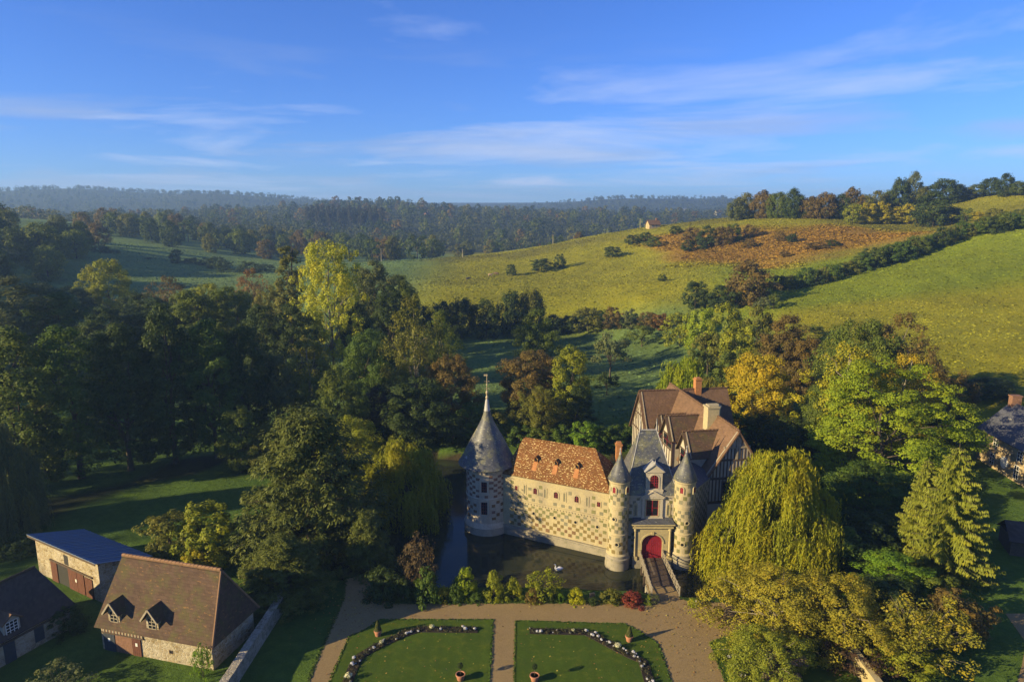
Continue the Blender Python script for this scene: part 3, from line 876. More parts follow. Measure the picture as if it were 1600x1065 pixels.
# ---- helper: square stones standing a finger proud of a wall
def checks_plane(fr, s0, s1, z0, z1, cw, ch, pick, skip, proud=0.02):
    m_ = MB(); j = 0; z = z0
    while z + ch * 0.6 < z1:
        s_ = s0 + (cw if j % 2 else 0)
        while s_ + cw * 0.6 < s1:
            k = pick(s_, z)
            a, b = s_ + cs_rg.uniform(-.05, .03), min(s1, s_ + cw * cs_rg.uniform(0.72, 1.02)); c, d = z + cs_rg.uniform(-.03, .03), min(z1, z + ch * cs_rg.uniform(0.8, 1.0))
            if k is not None and not skip((a + b) / 2, (c + d) / 2) and a >= s0 - .06:
                m_.box(a, b, -proud, 0.05, c, d, k, fr)
            s_ += 2 * cw
        z += ch; j += 1
    return m_
def checks_round(cx_, cy_, r_, z0, z1, nseg, ch, pick, skip, a_lo=0, a_hi=2 * math.pi, proud=0.02, fill=0.95):
    m_ = MB(); j = 0; z = z0; da = 2 * math.pi / nseg
    while z + ch * 0.6 < z1:
        i = 0
        while i < nseg:
            a = (i + (1 if j % 2 else 0) + (0.0)) * da
            k = pick(a, z)
            w_ = da * cs_rg.uniform(fill - 0.2, fill + 0.05)
            aa = a % (2 * math.pi)
            if k is not None and a_lo <= aa <= a_hi and not skip(a + w_ / 2, z + ch / 2):
                z1_ = z + ch * cs_rg.uniform(0.78, 1.0)
                vs = []
                for rr in (r_ - 0.05, r_ + proud):
                    for zz_ in (z, z1_):
                        for t_ in (0, 0.5, 1):
                            an = a + w_ * t_
                            vs.append((cx_ + rr * math.cos(an), cy_ + rr * math.sin(an), zz_))
                # 0-2 inner low, 3-5 inner high, 6-8 outer low, 9-11 outer high
                fs = [(6, 7, 10, 9), (7, 8, 11, 10), (9, 10, 4, 3), (10, 11, 5, 4), (0, 1, 7, 6), (1, 2, 8, 7), (0, 6, 9, 3), (8, 2, 5, 11)]
                m_.add(vs, fs, k)
            i += 2
        z += ch; j += 1
    return m_
def window_box(fr, s_, z0, z1, w, mats, arch=False, bars=(2, 3), surround=0.14, name='window', parent=None, depth=0.12, proud=0.05):
    """stone surround, glass set back, painted bars; one mesh, slots: surround, glass, bars"""
    m_ = MB()
    h = w / 2
    # surround as four blocks
    m_.box(s_ - h - surround, s_ - h, -proud, 0.15, z0 - surround, z1 + (0 if arch else surround), 0, fr)
    m_.box(s_ + h, s_ + h + surround, -proud, 0.15, z0 - surround, z1 + (0 if arch else surround), 0, fr)
    m_.box(s_ - h, s_ + h, -proud - 0.03, 0.15, z0 - surround, z0, 0, fr)
    if arch:
        n = 10; inn, outp = [], []
        for i in range(n + 1):
            a = math.pi * i / n
            inn.append((s_ + h * math.cos(a), z1 + h * math.sin(a))); outp.append((s_ + (h + surround) * math.cos(a), z1 + (h + surround) * math.sin(a)))
        for i in range(n):
            m_.wallpoly([inn[i], outp[i], outp[i + 1], inn[i + 1]], -proud, 0.12, 0, fr)
        m_.wallpoly([(s_ - h, z0)] + [(s_ + h, z0)] + inn, -0.012, 0.02, 1, fr)
        ztop = z1 + h
    else:
        m_.box(s_ - h, s_ + h, -proud, 0.15, z1, z1 + surround, 0, fr)
        m_.box(s_ - h, s_ + h, -0.012, 0.02, z0, z1, 1, fr)
        ztop = z1
    bw = 0.035
    for i in range(bars[0] + 1):
        x = s_ - h + w * i / bars[0]
        zt = ztop if not arch else z1 + math.sqrt(max(0, h * h - (x - s_) ** 2))
        wd = bw * (1.8 if i in (0, bars[0]) or (bars[0] % 2 == 0 and i == bars[0] // 2) else 0.8)
        m_.box(max(x - wd, s_ - h), min(x + wd, s_ + h), -0.04, -0.008, z0, zt, 2, fr)
    for i in range(bars[1] + 1):
        z = z0 + (ztop - z0) * i / bars[1]
        if arch and z > z1 - 1e-6:
            hw = math.sqrt(max(0, h * h - (z - z1) ** 2))
            if hw < 0.05: continue
        else: hw = h
        m_.box(s_ - hw, s_ + hw, -0.036, -0.009, max(z0, z - bw * .8), min(ztop, z + bw * .8), 2, fr)
    return cpart(m_, name, mats, parent)
def oculus(fr, s_, z, r_, parent):
    m_ = MB(); n = 14
    p = [(s_ + r_ * math.cos(2 * math.pi * i / n), z + r_ * math.sin(2 * math.pi * i / n)) for i in range(n)]
    q = [(s_ + r_ * 1.5 * math.cos(2 * math.pi * i / n), z + r_ * 1.5 * math.sin(2 * math.pi * i / n)) for i in range(n)]
    for i in range(n):
        m_.wallpoly([p[i], q[i], q[(i + 1) % n], p[(i + 1) % n]], -0.05, 0.06, 0, fr)
    m_.wallpoly(p, -0.012, 0.03, 1, fr)
    return cpart(m_, 'oculus', [M['stone'], M['glass']], parent)
def cyl_frame(cx_, cy_, r_, ang):
    """a tangent frame on a round tower at angle ang"""
    d = Vector((math.cos(ang), math.sin(ang), 0))
    t_ = Vector((-d.y, d.x, 0))
    o = Vector((cx_, cy_, 0)) + d * r_
    return lambda s_, b, z: o + t_ * s_ - d * b + Vector((0, 0, z))

# ------------------------------------------------------------------ round tower
TX, TY, TR = -3.40, 89.8, 2.95
m = MB()
m.lathe([(TR + 0.32, -2.6), (TR + 0.32, -0.55), (TR + 0.36, -0.45), (TR + 0.30, -0.35), (TR + 0.10, 0.05), (TR, 0.15), (TR, 3.55), (TR + 0.07, 3.6), (TR + 0.07, 3.75), (TR, 3.8), (TR, 7.15), (TR + 0.12, 7.25), (TR + 0.12, 7.4), (TR + 0.25, 7.8), (TR + 0.5, 7.85), (TR + 0.5, 8.05), (TR, 8.1)], TX, TY, 56, 0)
tower = cpart(m, 'tower_wall', M['stone_white'], smooth=True, angle=30, label='round corner tower wall of pale stone with red brown brick checks')
wang = math.atan2(-1, -0.12)
tw = [(4.75, 6.25, 0.78), (1.55, 3.35, 0.86)]
def tskip(a, z):
    da = (a - wang + math.pi) % (2 * math.pi) - math.pi
    return abs(da) * TR < 0.75 and (4.1 < z < 6.6 or 1.2 < z < 3.7)
def tpick(a, z):
    if z < 1.3 and cs_rg.random() < 0.45: return None
    if cs_rg.random() < 0.06: return None
    return 0 if z > 3.6 and cs_rg.random() < .75 else (1 if cs_rg.random() < .7 else 0)
m = checks_round(TX, TY, TR, 3.9, 7.1, 30, 0.40, tpick, tskip)
m2 = checks_round(TX, TY, TR, 0.7, 3.5, 28, 0.46, tpick, tskip, fill=0.85)
m.add(m2.v, m2.f, 0); m.m[-len(m2.f):] = m2.m
tag(cpart(m, 'brick_checks', [M['brick_red'], M['brick_brown']], tower), kind='stuff')
for z0, z1, w_ in tw:
    fr = cyl_frame(TX, TY, TR + 0.0, wang)
    window_box(fr, 0, z0, z1, w_, [M['stone_white'], M['glass'], M['red_dark']], False, (3, 4), 0.26, 'window', tower, proud=0.10)
m = MB()
for i in range(34):                                   # corbels under the cornice
    a = 2 * math.pi * i / 34
    m.box(-0.12, 0.12, -0.26, 0.1, 7.35, 7.78, 0, cyl_frame(TX, TY, TR, a))
tag(cpart(m, 'corbels', M['stone_white'], tower), kind='stuff')
prof = [(4.0, 8.0), (4.02, 8.1), (3.64, 8.65), (3.20, 9.5), (2.76, 10.4), (2.30, 11.3), (1.80, 12.2), (1.30, 13.1), (0.86, 14.0), (0.56, 14.8), (0.42, 15.4)]
m = MB(); m.lathe(prof, TX, TY, 48)
troof = cpart(m, 'tower_roof', M['slate'], smooth=True, angle=40, label='tall flared grey slate cone with lichen over the round tower')
m = MB(); m.lathe([(0.45, 15.38), (0.40, 15.5), (0.24, 16.7), (0.16, 17.0)], TX, TY, 14)
cpart(m, 'lead_cap', M['lead'], troof, True, 40)
m = MB(); m.lathe([(0.14, 16.98), (0.22, 17.2), (0.10, 17.5), (0.20, 17.9), (0.06, 18.2), (0.05, 18.8), (0.13, 18.95), (0.05, 19.1), (0.04, 20.3), (0.01, 20.5)], TX, TY, 8)
for dz in (18.3, 19.3):
    for a in range(4):
        t_ = a * math.pi / 2
        m.tube([(TX, TY, dz), (TX + .28 * math.cos(t_), TY + .28 * math.sin(t_), dz + .2), (TX + .36 * math.cos(t_), TY + .36 * math.sin(t_), dz + .05)], 0.03, 4)
m.box(TX - .42, TX + .1, TY - .02, TY + .02, 20.18, 20.42)
cpart(m, 'weather_vane', M['gilt'], troof)
m = MB(); fr = cyl_frame(TX, TY, 3.2, math.atan2(-.55, -.85))
m.box(-.22, .22, -.18, .5, 8.7, 9.25, 0, fr); m.wallpoly([(-.3, 9.2), (.3, 9.2), (0, 9.5)], -.25, .6, 0, fr)
cpart(m, 'roof_vent', M['lead'], troof)

# ------------------------------------------------------------------ gallery wing
GA, GB = Vector((-0.25, 87.35, 0)), Vector((12.15, 81.15, 0))
gd = (GB - GA).normalized(); GL = (GB - GA).length
gfr = frame_fn(GA, gd)
m = MB()
m.box(-1.2, GL + 0.4, 0, 6.4, -2.4, 7.25, 0, gfr)
gwall = cpart(m, 'gallery_wall', M['stone'], label='long low gallery wall checkered in green glazed brick and pale stone')
m = MB()
m.wallpoly([(-1.0, -2.5), (GL + .3, -2.5), (GL + .3, -0.42), (-1.0, -0.12)], -0.28, 0.05, 0, gfr)
m.wallpoly([(-1.0, -0.55), (GL + .3, -0.85), (GL + .3, -0.62), (-1.0, -0.33)], -0.36, 0.05, 0, gfr)
cpart(m, 'plinth', M['stone_wet'], gwall)
m = MB()
m.box(-.8, GL + .2, -0.12, 0.05, 3.62, 3.78, 0, gfr)
m.box(-.8, GL + .2, -0.07, 0.05, 3.28, 3.62, 0, gfr)
m.box(-.9, GL + .2, -0.14, 0.05, 6.72, 6.86, 0, gfr); m.box(-.9, GL + .2, -0.22, 0.05, 6.86, 7.06, 0, gfr)
s_ = 0.1
while s_ < GL: m.box(s_, s_ + .17, -0.15, 0.05, 3.40, 3.56, 0, gfr); s_ += 0.42
cpart(m, 'string_course', M['stone'], gwall)
up_s = [(0.95, 0.42, False), (3.75, 0.55, True), (6.75, 0.6, True), (9.65, 0.6, True), (12.65, 0.45, False)]
for s_, w_, ar in up_s:
    if ar: window_box(gfr, s_, 5.05, 5.6, w_, [M['stone'], M['glass'], M['red_dark']], True, (2, 3), 0.17, 'window', gwall)
    else: window_box(gfr, s_, 5.05, 5.68, w_, [M['stone'], M['glass'], M['red_dark']], False, (2, 2), 0.12, 'window', gwall)
nich = (2.2, 5.2, 7.95, 11.1)
for s_ in nich:
    m = MB()
    m.box(s_ - .26, s_ - .12, -.05, .05, 4.7, 6.15, 0, gfr); m.box(s_ + .12, s_ + .26, -.05, .05, 4.7, 6.15, 0, gfr)
    m.box(s_ - .12, s_ + .12, -.05, .05, 4.7, 4.82, 0, gfr); m.box(s_ - .12, s_ + .12, -.05, .05, 6.0, 6.15, 0, gfr); m.box(s_ - .12, s_ + .12, -.008, .05, 4.82, 6.0, 1, gfr)
    cpart(m, 'niche', [M['stone'], M['glaze_grey']], gwall)
oc = (0.85, 3.55, 6.6, 9.55, 12.55)
for s_ in oc: oculus(gfr, s_, 2.25, 0.2, gwall)
def gskip(s_, z):
    for a, w_, ar in up_s:
        if abs(s_ - a) < w_ / 2 + .38 and 4.6 < z < 6.5: return True
    for a in nich:
        if abs(s_ - a) < .48 and 4.5 < z < 6.4: return True
    for a in oc:
        if (s_ - a) ** 2 + (z - 2.25) ** 2 < .28: return True
    return 3.2 < z < 3.85 or z < 0.02 - 0.02 * s_ + .1
def gpick(s_, z):
    if z > 5.9 and cs_rg.random() < .55: return None
    if cs_rg.random() < .07: return None
    u = cs_rg.random()
    if z > 2.6: return 0 if u < .6 else 1
    if z > 1.0: return 0 if u < .5 else (2 if u < .8 else 1)
    return 2 if u < .6 else (0 if u < .8 else 3)
m = checks_plane(gfr, 0.05, GL - .1, 0.0, 6.6, 0.53, 0.49, gpick, gskip)
tag(cpart(m, 'glazed_checks', [M['glaze_green'], M['glaze_grey'], M['glaze_ochre'], M['brick_brown']], gwall), kind='stuff')
# roof
m = MB()
e0, e1, rz_, ez = -1.0, GL + .45, 11.40, 7.22
rl, rr_ = 0.5, 10.95
f_l, f_r = gfr(e0, -.35, ez), gfr(e1, -.35, ez)
b_l, b_r = gfr(e0, 6.75, ez), gfr(e1, 6.75, ez)
r_l, r_r = gfr(rl, 3.2, rz_), gfr(rr_, 3.2, rz_)
for q in ([f_l, f_r, r_r, r_l], [b_r, b_l, r_l, r_r], [f_r, b_r, r_r], [b_l, f_l, r_l]): m.slab(q, 0.12)
groof = cpart(m, 'gallery_roof', M['tile_lichen'], label='orange tiled gallery roof speckled with yellow lichen')
m = MB()
s_ = rl + .2
while s_ < rr_: m.tube([gfr(s_, 3.2, rz_ + .02), gfr(s_ + .36, 3.2, rz_ + .05)], 0.10, 6); s_ += .38
for i in range(14):
    a, b = r_r.lerp(f_r, i / 14), r_r.lerp(f_r, (i + .9) / 14); m.tube([a, b], .09, 5)
tag(cpart(m, 'ridge_tiles', M['tile_lichen'], groof), kind='stuff')
for s_ in (3.3, 6.2, 9.2):
    m = MB(); b0 = 1.15; z0 = ez + (rz_ - ez) * (b0 + .35) / 3.55
    fr2 = lambda x, y, z, s__=s_: gfr(s__ + x, b0 + y, z)
    m.wallpoly([(-.28, z0 + .1), (.28, z0 + .1), (.24, z0 + .55), (0, z0 + .72), (-.24, z0 + .55)], 0, 1.0, 0, fr2)
    m.wallpoly([(-.17, z0 + .2), (.17, z0 + .2), (.14, z0 + .48), (0, z0 + .58), (-.14, z0 + .48)], -.015, .05, 1, fr2)
    m.wallpoly([(-.36, z0 + .5), (0, z0 + .88), (.36, z0 + .5), (.30, z0 + .44), (0, z0 + .75), (-.30, z0 + .44)], -.12, 1.15, 0, fr2)
    m.slab([gfr(s_ - .34, b0 - .75, ez + (rz_ - ez) * (b0 - .4) / 3.55 + .02), gfr(s_ + .34, b0 - .75, ez + (rz_ - ez) * (b0 - .4) / 3.55 + .02), gfr(s_ + .3, b0 + .02, z0 + .12), gfr(s_ - .3, b0 + .02, z0 + .12)], .05, 2)
    cpart(m, 'roof_dormer', [M['tile_lichen'], M['glass'], M['brick_chimney']], groof)
cc_ = D(967, 691, 85.6)
m = MB(); m.box(cc_.x - .36, cc_.x + .36, 85.2, 86.0, 0, cc_.z - .35); m.box(cc_.x - .44, cc_.x + .44, 85.1, 86.1, cc_.z - .35, cc_.z - .15); m.box(cc_.x - .3, cc_.x + .3, 85.3, 85.9, cc_.z - .15, cc_.z + .1)
cpart(m, 'chimney', M['brick_chimney'], label='slender orange brick chimney behind the gate turret')

# ------------------------------------------------------------------ gatehouse
def turret(cx_, cy_, r_, ztop, ztip, wins, ocs, label):
    m_ = MB()
    m_.lathe([(r_ + .30, -2.6), (r_ + .30, -0.95), (r_ + .26, -.85), (r_ + .26, -.35), (r_ + .33, -.3), (r_ + .33, -.1), (r_ + .20, .0), (r_ + .2, .35), (r_ + .1, .5), (r_ + .02, .55),
              (r_ + .01, 2.95), (r_ + .07, 3.0), (r_ + .07, 3.12), (r_, 3.18), (r_, 6.35), (r_ + .07, 6.4), (r_ + .07, 6.75), (r_ + .02, 6.8), (r_ + .02, ztop - .35), (r_ + .12, ztop - .25), (r_ + .12, ztop), (r_, ztop + .05)], cx_, cy_, 40)
    b = cpart(m_, 'turret_wall', M['stone'], smooth=True, angle=30, label=label)
    m_ = MB(); m_.lathe([(r_ + .31, -2.55), (r_ + .31, -.96), (r_ + .27, -.84), (r_ + .27, -.34), (r_ + .345, -.31), (r_ + .345, -.08), (r_ + .21, .01), (r_ + .21, .36)], cx_, cy_, 40, cap=False)
    cpart(m_, 'plinth', M['stone_wet'], b, True, 30)
    def pick(a, z):
        u = cs_rg.random()
        if u < .05: return None
        if z < 2.2: return 2 if u < .55 else 0
        return 0 if u < .62 else 1
    def skip(a, z):
        for aa, z0, z1 in wins:
            da = (a - aa + math.pi) % (2 * math.pi) - math.pi
            if abs(da) * r_ < .42 and z0 - .2 < z < z1 + .5: return True
        for aa, zc in ocs:
            da = (a - aa + math.pi) % (2 * math.pi) - math.pi
            if (da * r_) ** 2 + (z - zc) ** 2 < .22: return True
        return 2.85 < z < 3.3 or 6.2 < z < 6.95 or z > ztop - .4
    m_ = MB()
    for z0, z1, n, h_ in ((.62, 2.85, 16, .55), (3.35, 6.25, 18, .48), (7.0, ztop - .3, 16, .54)):
        q = checks_round(cx_, cy_, r_ + .012, z0, z1, n, h_, pick, skip); m_.add(q.v, q.f, 0); m_.m[-len(q.f):] = q.m
    tag(cpart(m_, 'glazed_checks', [M['glaze_green'], M['glaze_grey'], M['glaze_ochre']], b), kind='stuff')
    for aa, z0, z1 in wins:
        window_box(cyl_frame(cx_, cy_, r_ + .03, aa), 0, z0, z1, .40, [M['stone'], M['red_dark'], M['red_paint']], True, (2, 2), .13, 'window', b, proud=.06)
    for aa, zc in ocs: oculus(cyl_frame(cx_, cy_, r_ + .03, aa), 0, zc, .2, b)
    hh = ztip - ztop
    m_ = MB(); m_.lathe([(r_ + .20, ztop - .02), (r_ + .22, ztop + .06), (r_ * .84, ztop + hh * .32), (r_ * .52, ztop + hh * .58), (r_ * .22, ztop + hh * .86), (.14, ztip)], cx_, cy_, 32)
    rf = cpart(m_, 'turret_roof', M['slate'], smooth=True, angle=40)
    m_ = MB(); m_.lathe([(.17, ztip - .12), (.13, ztip + .1), (.05, ztip + .55), (.10, ztip + .65), (.02, ztip + .85)], cx_, cy_, 8)
    cpart(m_, 'finial', M['lead'], rf, True, 40)
    return b
fro = -math.pi / 2
turret(13.15, 78.85, 1.22, 10.0, 13.1, [(fro - .65, 8.55, 9.1), (fro + .75, 8.55, 9.1)], [(fro - .62, 5.15), (fro - .25, 1.9)], 'slim round gate turret beside the gallery, checkered green and cream')
turret(21.25, 79.05, 1.24, 9.9, 13.3, [(fro - .55, 8.45, 9.0), (fro + .8, 8.45, 9.0)], [(fro + .1, 4.65), (fro - .25, 1.8)], 'slim round gate turret beside the shaded moat, checkered green and cream')
ffr = frame_fn((14.2, 79.3, 0), (1, 0))         # facade frame: s along x, b towards the back
FW = 6.0
m = MB(); m.box(0, FW, 0, 6.6, -2.4, 7.75, 0, ffr); m.box(-.1, FW + .1, -.12, .1, 7.35, 7.55, 0, ffr); m.box(-.1, FW + .1, -.22, .1, 7.55, 7.8, 0, ffr)
m.box(0, FW, -.05, .1, 3.7, 4.2, 0, ffr)
gate = cpart(m, 'gatehouse_wall', M['stone_white'])
m = MB(); m.box(.3, FW - .3, -.25, .1, -2.5, -0.42, 0, ffr)
cpart(m, 'plinth', M['stone_wet'], gate)
wc = 3.16                                       # centre of the facade
m = checks_plane(ffr,   .3, FW - .3, 4.25, 7.25, .45, .45, lambda s_, z: None if cs_rg.random() < .3 else (0 if cs_rg.random() < .5 else 1), lambda s_, z: abs(s_ - wc) < 1.45 or .85 < s_ < 1.35 and 5 < z < 6.6 or 4.95 < s_ < 5.4 and 5 < z < 6.6)
m2 = checks_plane(ffr, .3, FW - .3, .3, 3.6, .4, .4, lambda s_, z: 1 if cs_rg.random() < .35 else None, lambda s_, z: abs(s_ - wc) < 2.2)
m.add(m2.v, m2.f, 0); m.m[-len(m2.f):] = m2.m
tag(cpart(m, 'glazed_checks', [M['glaze_grey'], M['glaze_green']], gate), kind='stuff')
# main window with pilasters, pediment, apron
window_box(ffr, wc, 4.95, 7.0, 1.5, [M['stone'], M['glass'], M['red_paint']], False, (2, 2), .16, 'window', gate, proud=.10)
m = MB()
for sx in (-1, 1):
    m.box(wc + sx * 1.12 - .16, wc + sx * 1.12 + .16, -.16, .05, 4.35, 7.25, 0, ffr)
m.box(wc - 1.4, wc + 1.4, -.26, .05, 7.25, 7.5, 0, ffr)
m.wallpoly([(wc - 1.45, 7.5), (wc + 1.45, 7.5), (wc, 8.25)], -.30, .3, 0, ffr)
m.wallpoly([(wc - 1.55, 7.48), (wc - 1.45, 7.44), (wc, 8.2), (wc + 1.45, 7.44), (wc + 1.55, 7.48), (wc, 8.36)], -.40, .3, 0, ffr)
m.box(wc - 1.35, wc + 1.35, -.22, .05, 4.62, 4.8, 0, ffr); m.box(wc - 1.2, wc + 1.2, -.12, .05, 4.15, 4.62, 0, ffr)
cpart(m, 'window_surround', M['stone_white'], gate)
for a in (1.1, 5.18):
    m = MB(); fr2 = ffr
    for sx in (-1, 1): m.box(a + sx * .2 - .06, a + sx * .2 + .06, -.06, .05, 5.0, 6.35, 0, fr2)
    m.box(a - .26, a + .26, -.08, .05, 4.9, 5.0, 0, fr2); m.wallpoly([(a - .26, 6.35), (a + .26, 6.35), (a + .18, 6.6), (a, 6.68), (a - .18, 6.6)], -.06, .05, 0, fr2)
    m.box(a - .14, a + .14, -.008, .05, 5.0, 6.35, 1, fr2)
    cpart(m, 'niche', [M['stone'], M['glaze_grey']], gate)
# portal
pz = -.45
m = MB(); dw, ds = 1.27, 1.65                   # half width of the opening, springing height
n = 16
arc = [(wc + dw * math.cos(math.pi * i / n), ds + dw * math.sin(math.pi * i / n) * .92) for i in range(n + 1)]
ow = 1.95
for i in range(n):
    a, b = arc[i], arc[i + 1]
    def outp(p):
        ang = math.atan2(p[1] - ds, p[0] - wc); k = min(ow / max(abs(math.cos(ang)), 1e-4), (3.75 - ds) / max(math.sin(ang), 1e-4))
        return (wc + k * math.cos(ang), ds + k * math.sin(ang))
    qa, qb = outp(a), outp(b)
    m.wallpoly([a, qa, qb, b], -.85, .05, 0, ffr)
m.wallpoly([(wc - ow, 3.75), (wc - ow, 3.0), (wc - ow * .62, 3.75)], -.845, .04, 0, ffr); m.wallpoly([(wc + ow, 3.0), (wc + ow, 3.75), (wc + ow * .62, 3.75)], -.845, .04, 0, ffr)
for sx in (-1, 1):
    x0, x1 = sorted((wc + sx * dw, wc + sx * ow)); m.box(x0, x1, -.85, .05, pz - 1.2, ds, 0, ffr)
    for i in range(n // 2):                    # raised archivolt
        pass
for i in range(n):
    a, b = arc[i], arc[i + 1]; s2 = lambda p, k: (wc + (p[0] - wc) * k, ds + (p[1] - ds) * k)
    m.wallpoly([s2(a, 1.02), s2(a, 1.16), s2(b, 1.16), s2(b, 1.02)], -.93, -.8, 0, ffr)
portal = cpart(m, 'portal', M['stone_yellow'], gate, label='classical yellow stone portal around the red door')
m = MB()
for sx in (-1, 1):
    cx2, cy2 = 14.2 + wc + sx * 2.15, 79.3 - .85
    m.lathe([(.20, pz + .4), (.22, pz + .45), (.16, pz + .6), (.155, 2.9), (.15, 3.3), (.22, 3.35), (.24, 3.5), (.24, 3.75)], cx2, cy2, 14)
    m.box(wc + sx * 2.15 - .28, wc + sx * 2.15 + .28, -1.15, -.0, pz - 1.2, pz + .42, 0, ffr)
m.box(wc - 2.5, wc + 2.5, -1.15, .05, 3.75, 3.95, 0, ffr); m.box(wc - 2.35, wc + 2.35, -1.05, .05, 3.95, 4.2, 0, ffr); m.box(wc - 2.65, wc + 2.65, -1.32, .05, 4.2, 4.36, 0, ffr)
m.box(wc - .16, wc + .16, -1.0, -.7, 2.82, 3.2, 0, ffr)
cpart(m, 'portal_columns', M['stone_yellow'], gate, True, 35)
m = MB(); m.slab([ffr(wc - 2.65, -1.32, 4.40), ffr(wc + 2.65, -1.32, 4.40), ffr(wc + 2.4, .02, 4.72), ffr(wc - 2.4, .02, 4.72)], .06)
cpart(m, 'portal_ledge', M['slate_dark'], gate)
for sx in (-1, 1):                              # two door leaves, each of planks
    m = MB(); k = 5
    for i in range(k):
        x0, x1 = dw * i / k + .012, dw * (i + 1) / k - .008
        t0, t1 = [ds + .92 * math.sqrt(max(0, dw * dw - x * x)) for x in (x0, x1)]
        q = [(wc + sx * x0, pz), (wc + sx * x1, pz), (wc + sx * x1, t1 + .02), (wc + sx * x0, t0 + .02)]
        if sx < 0: q = q[::-1]
        m.wallpoly(q, -.58, -.5, 0, ffr)
    for z in (.35, 1.35): m.box(*sorted((wc + sx * .03, wc + sx * (dw - .03))), -.61, -.57, z, z + .1, 0, ffr)
    dl = cpart(m, 'door', M['red_paint'], gate, label='tall arched red wooden door leaf')
m = MB(); m.box(wc - dw, wc + dw, -.52, -.2, pz - 1.0, ds + dw * .9, 0, ffr); cpart(m, 'door_lining', M['iron'], gate)
m = MB(); m.box(wc - 2.4, wc + 2.4, -1.2, .05, -2.4, pz - .02, 0, ffr); cpart(m, 'threshold', M['stone_wet'], gate)
# steep pavilion roof
ez = 7.7
fl, fr_, bl, br = Vector((14.0, 79.0, ez)), Vector((20.5, 79.0, ez)), Vector((14.0, 86.2, ez)), Vector((20.5, 86.2, ez))
rl_, rr_ = Vector((16.15, 82.6, 14.95)), Vector((18.25, 82.6, 14.95))
m = MB()
for q in ([fl, fr_, rr_, rl_], [br, bl, rl_, rr_], [bl, fl, rl_], [fr_, br, rr_]): m.slab(q, .1)
proof = cpart(m, 'pavilion_roof', M['slate'], label='steep hipped slate roof over the gate')
m = MB(); m.tube([rl_, rr_], .1, 6)
for q in (rl_, rr_):
    m.lathe([(.13, 14.95), (.1, 15.3), (.05, 15.7), (.09, 15.8), (.015, 16.5)], q.x, q.y, 8)
for a, b in ((fl, rl_), (fr_, rr_)): m.tube([a, b], .06, 5)
cpart(m, 'ridge_lead', M['lead'], proof, True, 40)
# stone dormer with arched red window
wd_ = wc + .12
dfr = lambda s__, b, z: ffr(s__, b - .05, z)
m = MB()
m.wallpoly([(wd_ - 1.0, 8.4), (wd_ + 1.0, 8.4), (wd_ + 1.0, 10.75), (wd_ - 1.0, 10.75)], 0, 1.9, 0, dfr)
m.wallpoly([(wd_ - 1.15, 10.75), (wd_ + 1.15, 10.75), (wd_, 11.6)], -.08, 2.1, 0, dfr)
m.box(wd_ - 1.15, wd_ + 1.15, -.12, .1, 10.6, 10.8, 0, dfr); m.box(wd_ - 1.12, wd_ + 1.12, -.22, .3, 8.2, 8.42, 0, dfr)
m.wallpoly([(wd_ - 1.0, 7.75), (wd_ + 1.0, 7.75), (wd_ + 1.1, 8.2), (wd_ - 1.1, 8.2)], -.16, .3, 0, dfr)
dorm = cpart(m, 'dormer', M['stone_white'], proof, label='white stone dormer with pediment and arched red window')
m = MB(); m.slab([ffr(wd_ - 1.28, -.25, 10.72), ffr(wd_ - 1.28, 2.3, 10.72), ffr(wd_, 2.3, 11.72), ffr(wd_, -.25, 11.72)], .08); m.slab([ffr(wd_ + 1.28, -.25, 10.72), ffr(wd_ + 1.28, 2.3, 10.72), ffr(wd_, 2.3, 11.725), ffr(wd_, -.25, 11.725)], .08)
m.lathe([(.1, 11.7), (.14, 11.85), (.05, 12.1), (.01, 12.3)], 14.2 + wd_, 79.1, 8)
cpart(m, 'dormer_roof', M['lead'], proof)
window_box(lambda s__, b, z: ffr(s__, b - .06, z), wd_, 8.55, 9.75, 1.05, [M['stone_white'], M['glass'], M['red_paint']], True, (4, 5), .16, 'window', proof, proud=.04)

# ------------------------------------------------------------------ shaded wall and timber wing on the right
rfr_o, rfr_e = Vector((22.3, 80.0, 0)), Vector((26.3, 85.2, 0))
rfr = frame_fn(rfr_o, rfr_e - rfr_o); RLn = (rfr_e - rfr_o).length
m = MB(); m.box(0, RLn, 0, 1.2, -2.4, 7.9, 0, rfr); m.box(0, RLn, -.1, .1, 7.5, 7.95, 0, rfr); m.box(RLn - .55, RLn + .1, -.12, .3, -2.4, 7.7, 0, rfr)
rw = cpart(m, 'flank_wall', M['stone_white'])
m = checks_plane(rfr, .1, RLn - .6, .2, 7.4, .54, .52, lambda s_, z: 0 if cs_rg.random() < .8 else 1, lambda s_, z: False)
tag(cpart(m, 'glazed_checks', [M['glaze_grey'], M['glaze_green']], rw), kind='stuff')
m = MB(); m.slab([rfr(-.2, -.25, 7.9), rfr(RLn + .1, -.25, 7.9), rfr(RLn + .1, 3.5, 9.4), rfr(-.2, 3.5, 9.4)], .1)
cpart(m, 'flank_roof', M['slate_dark'])

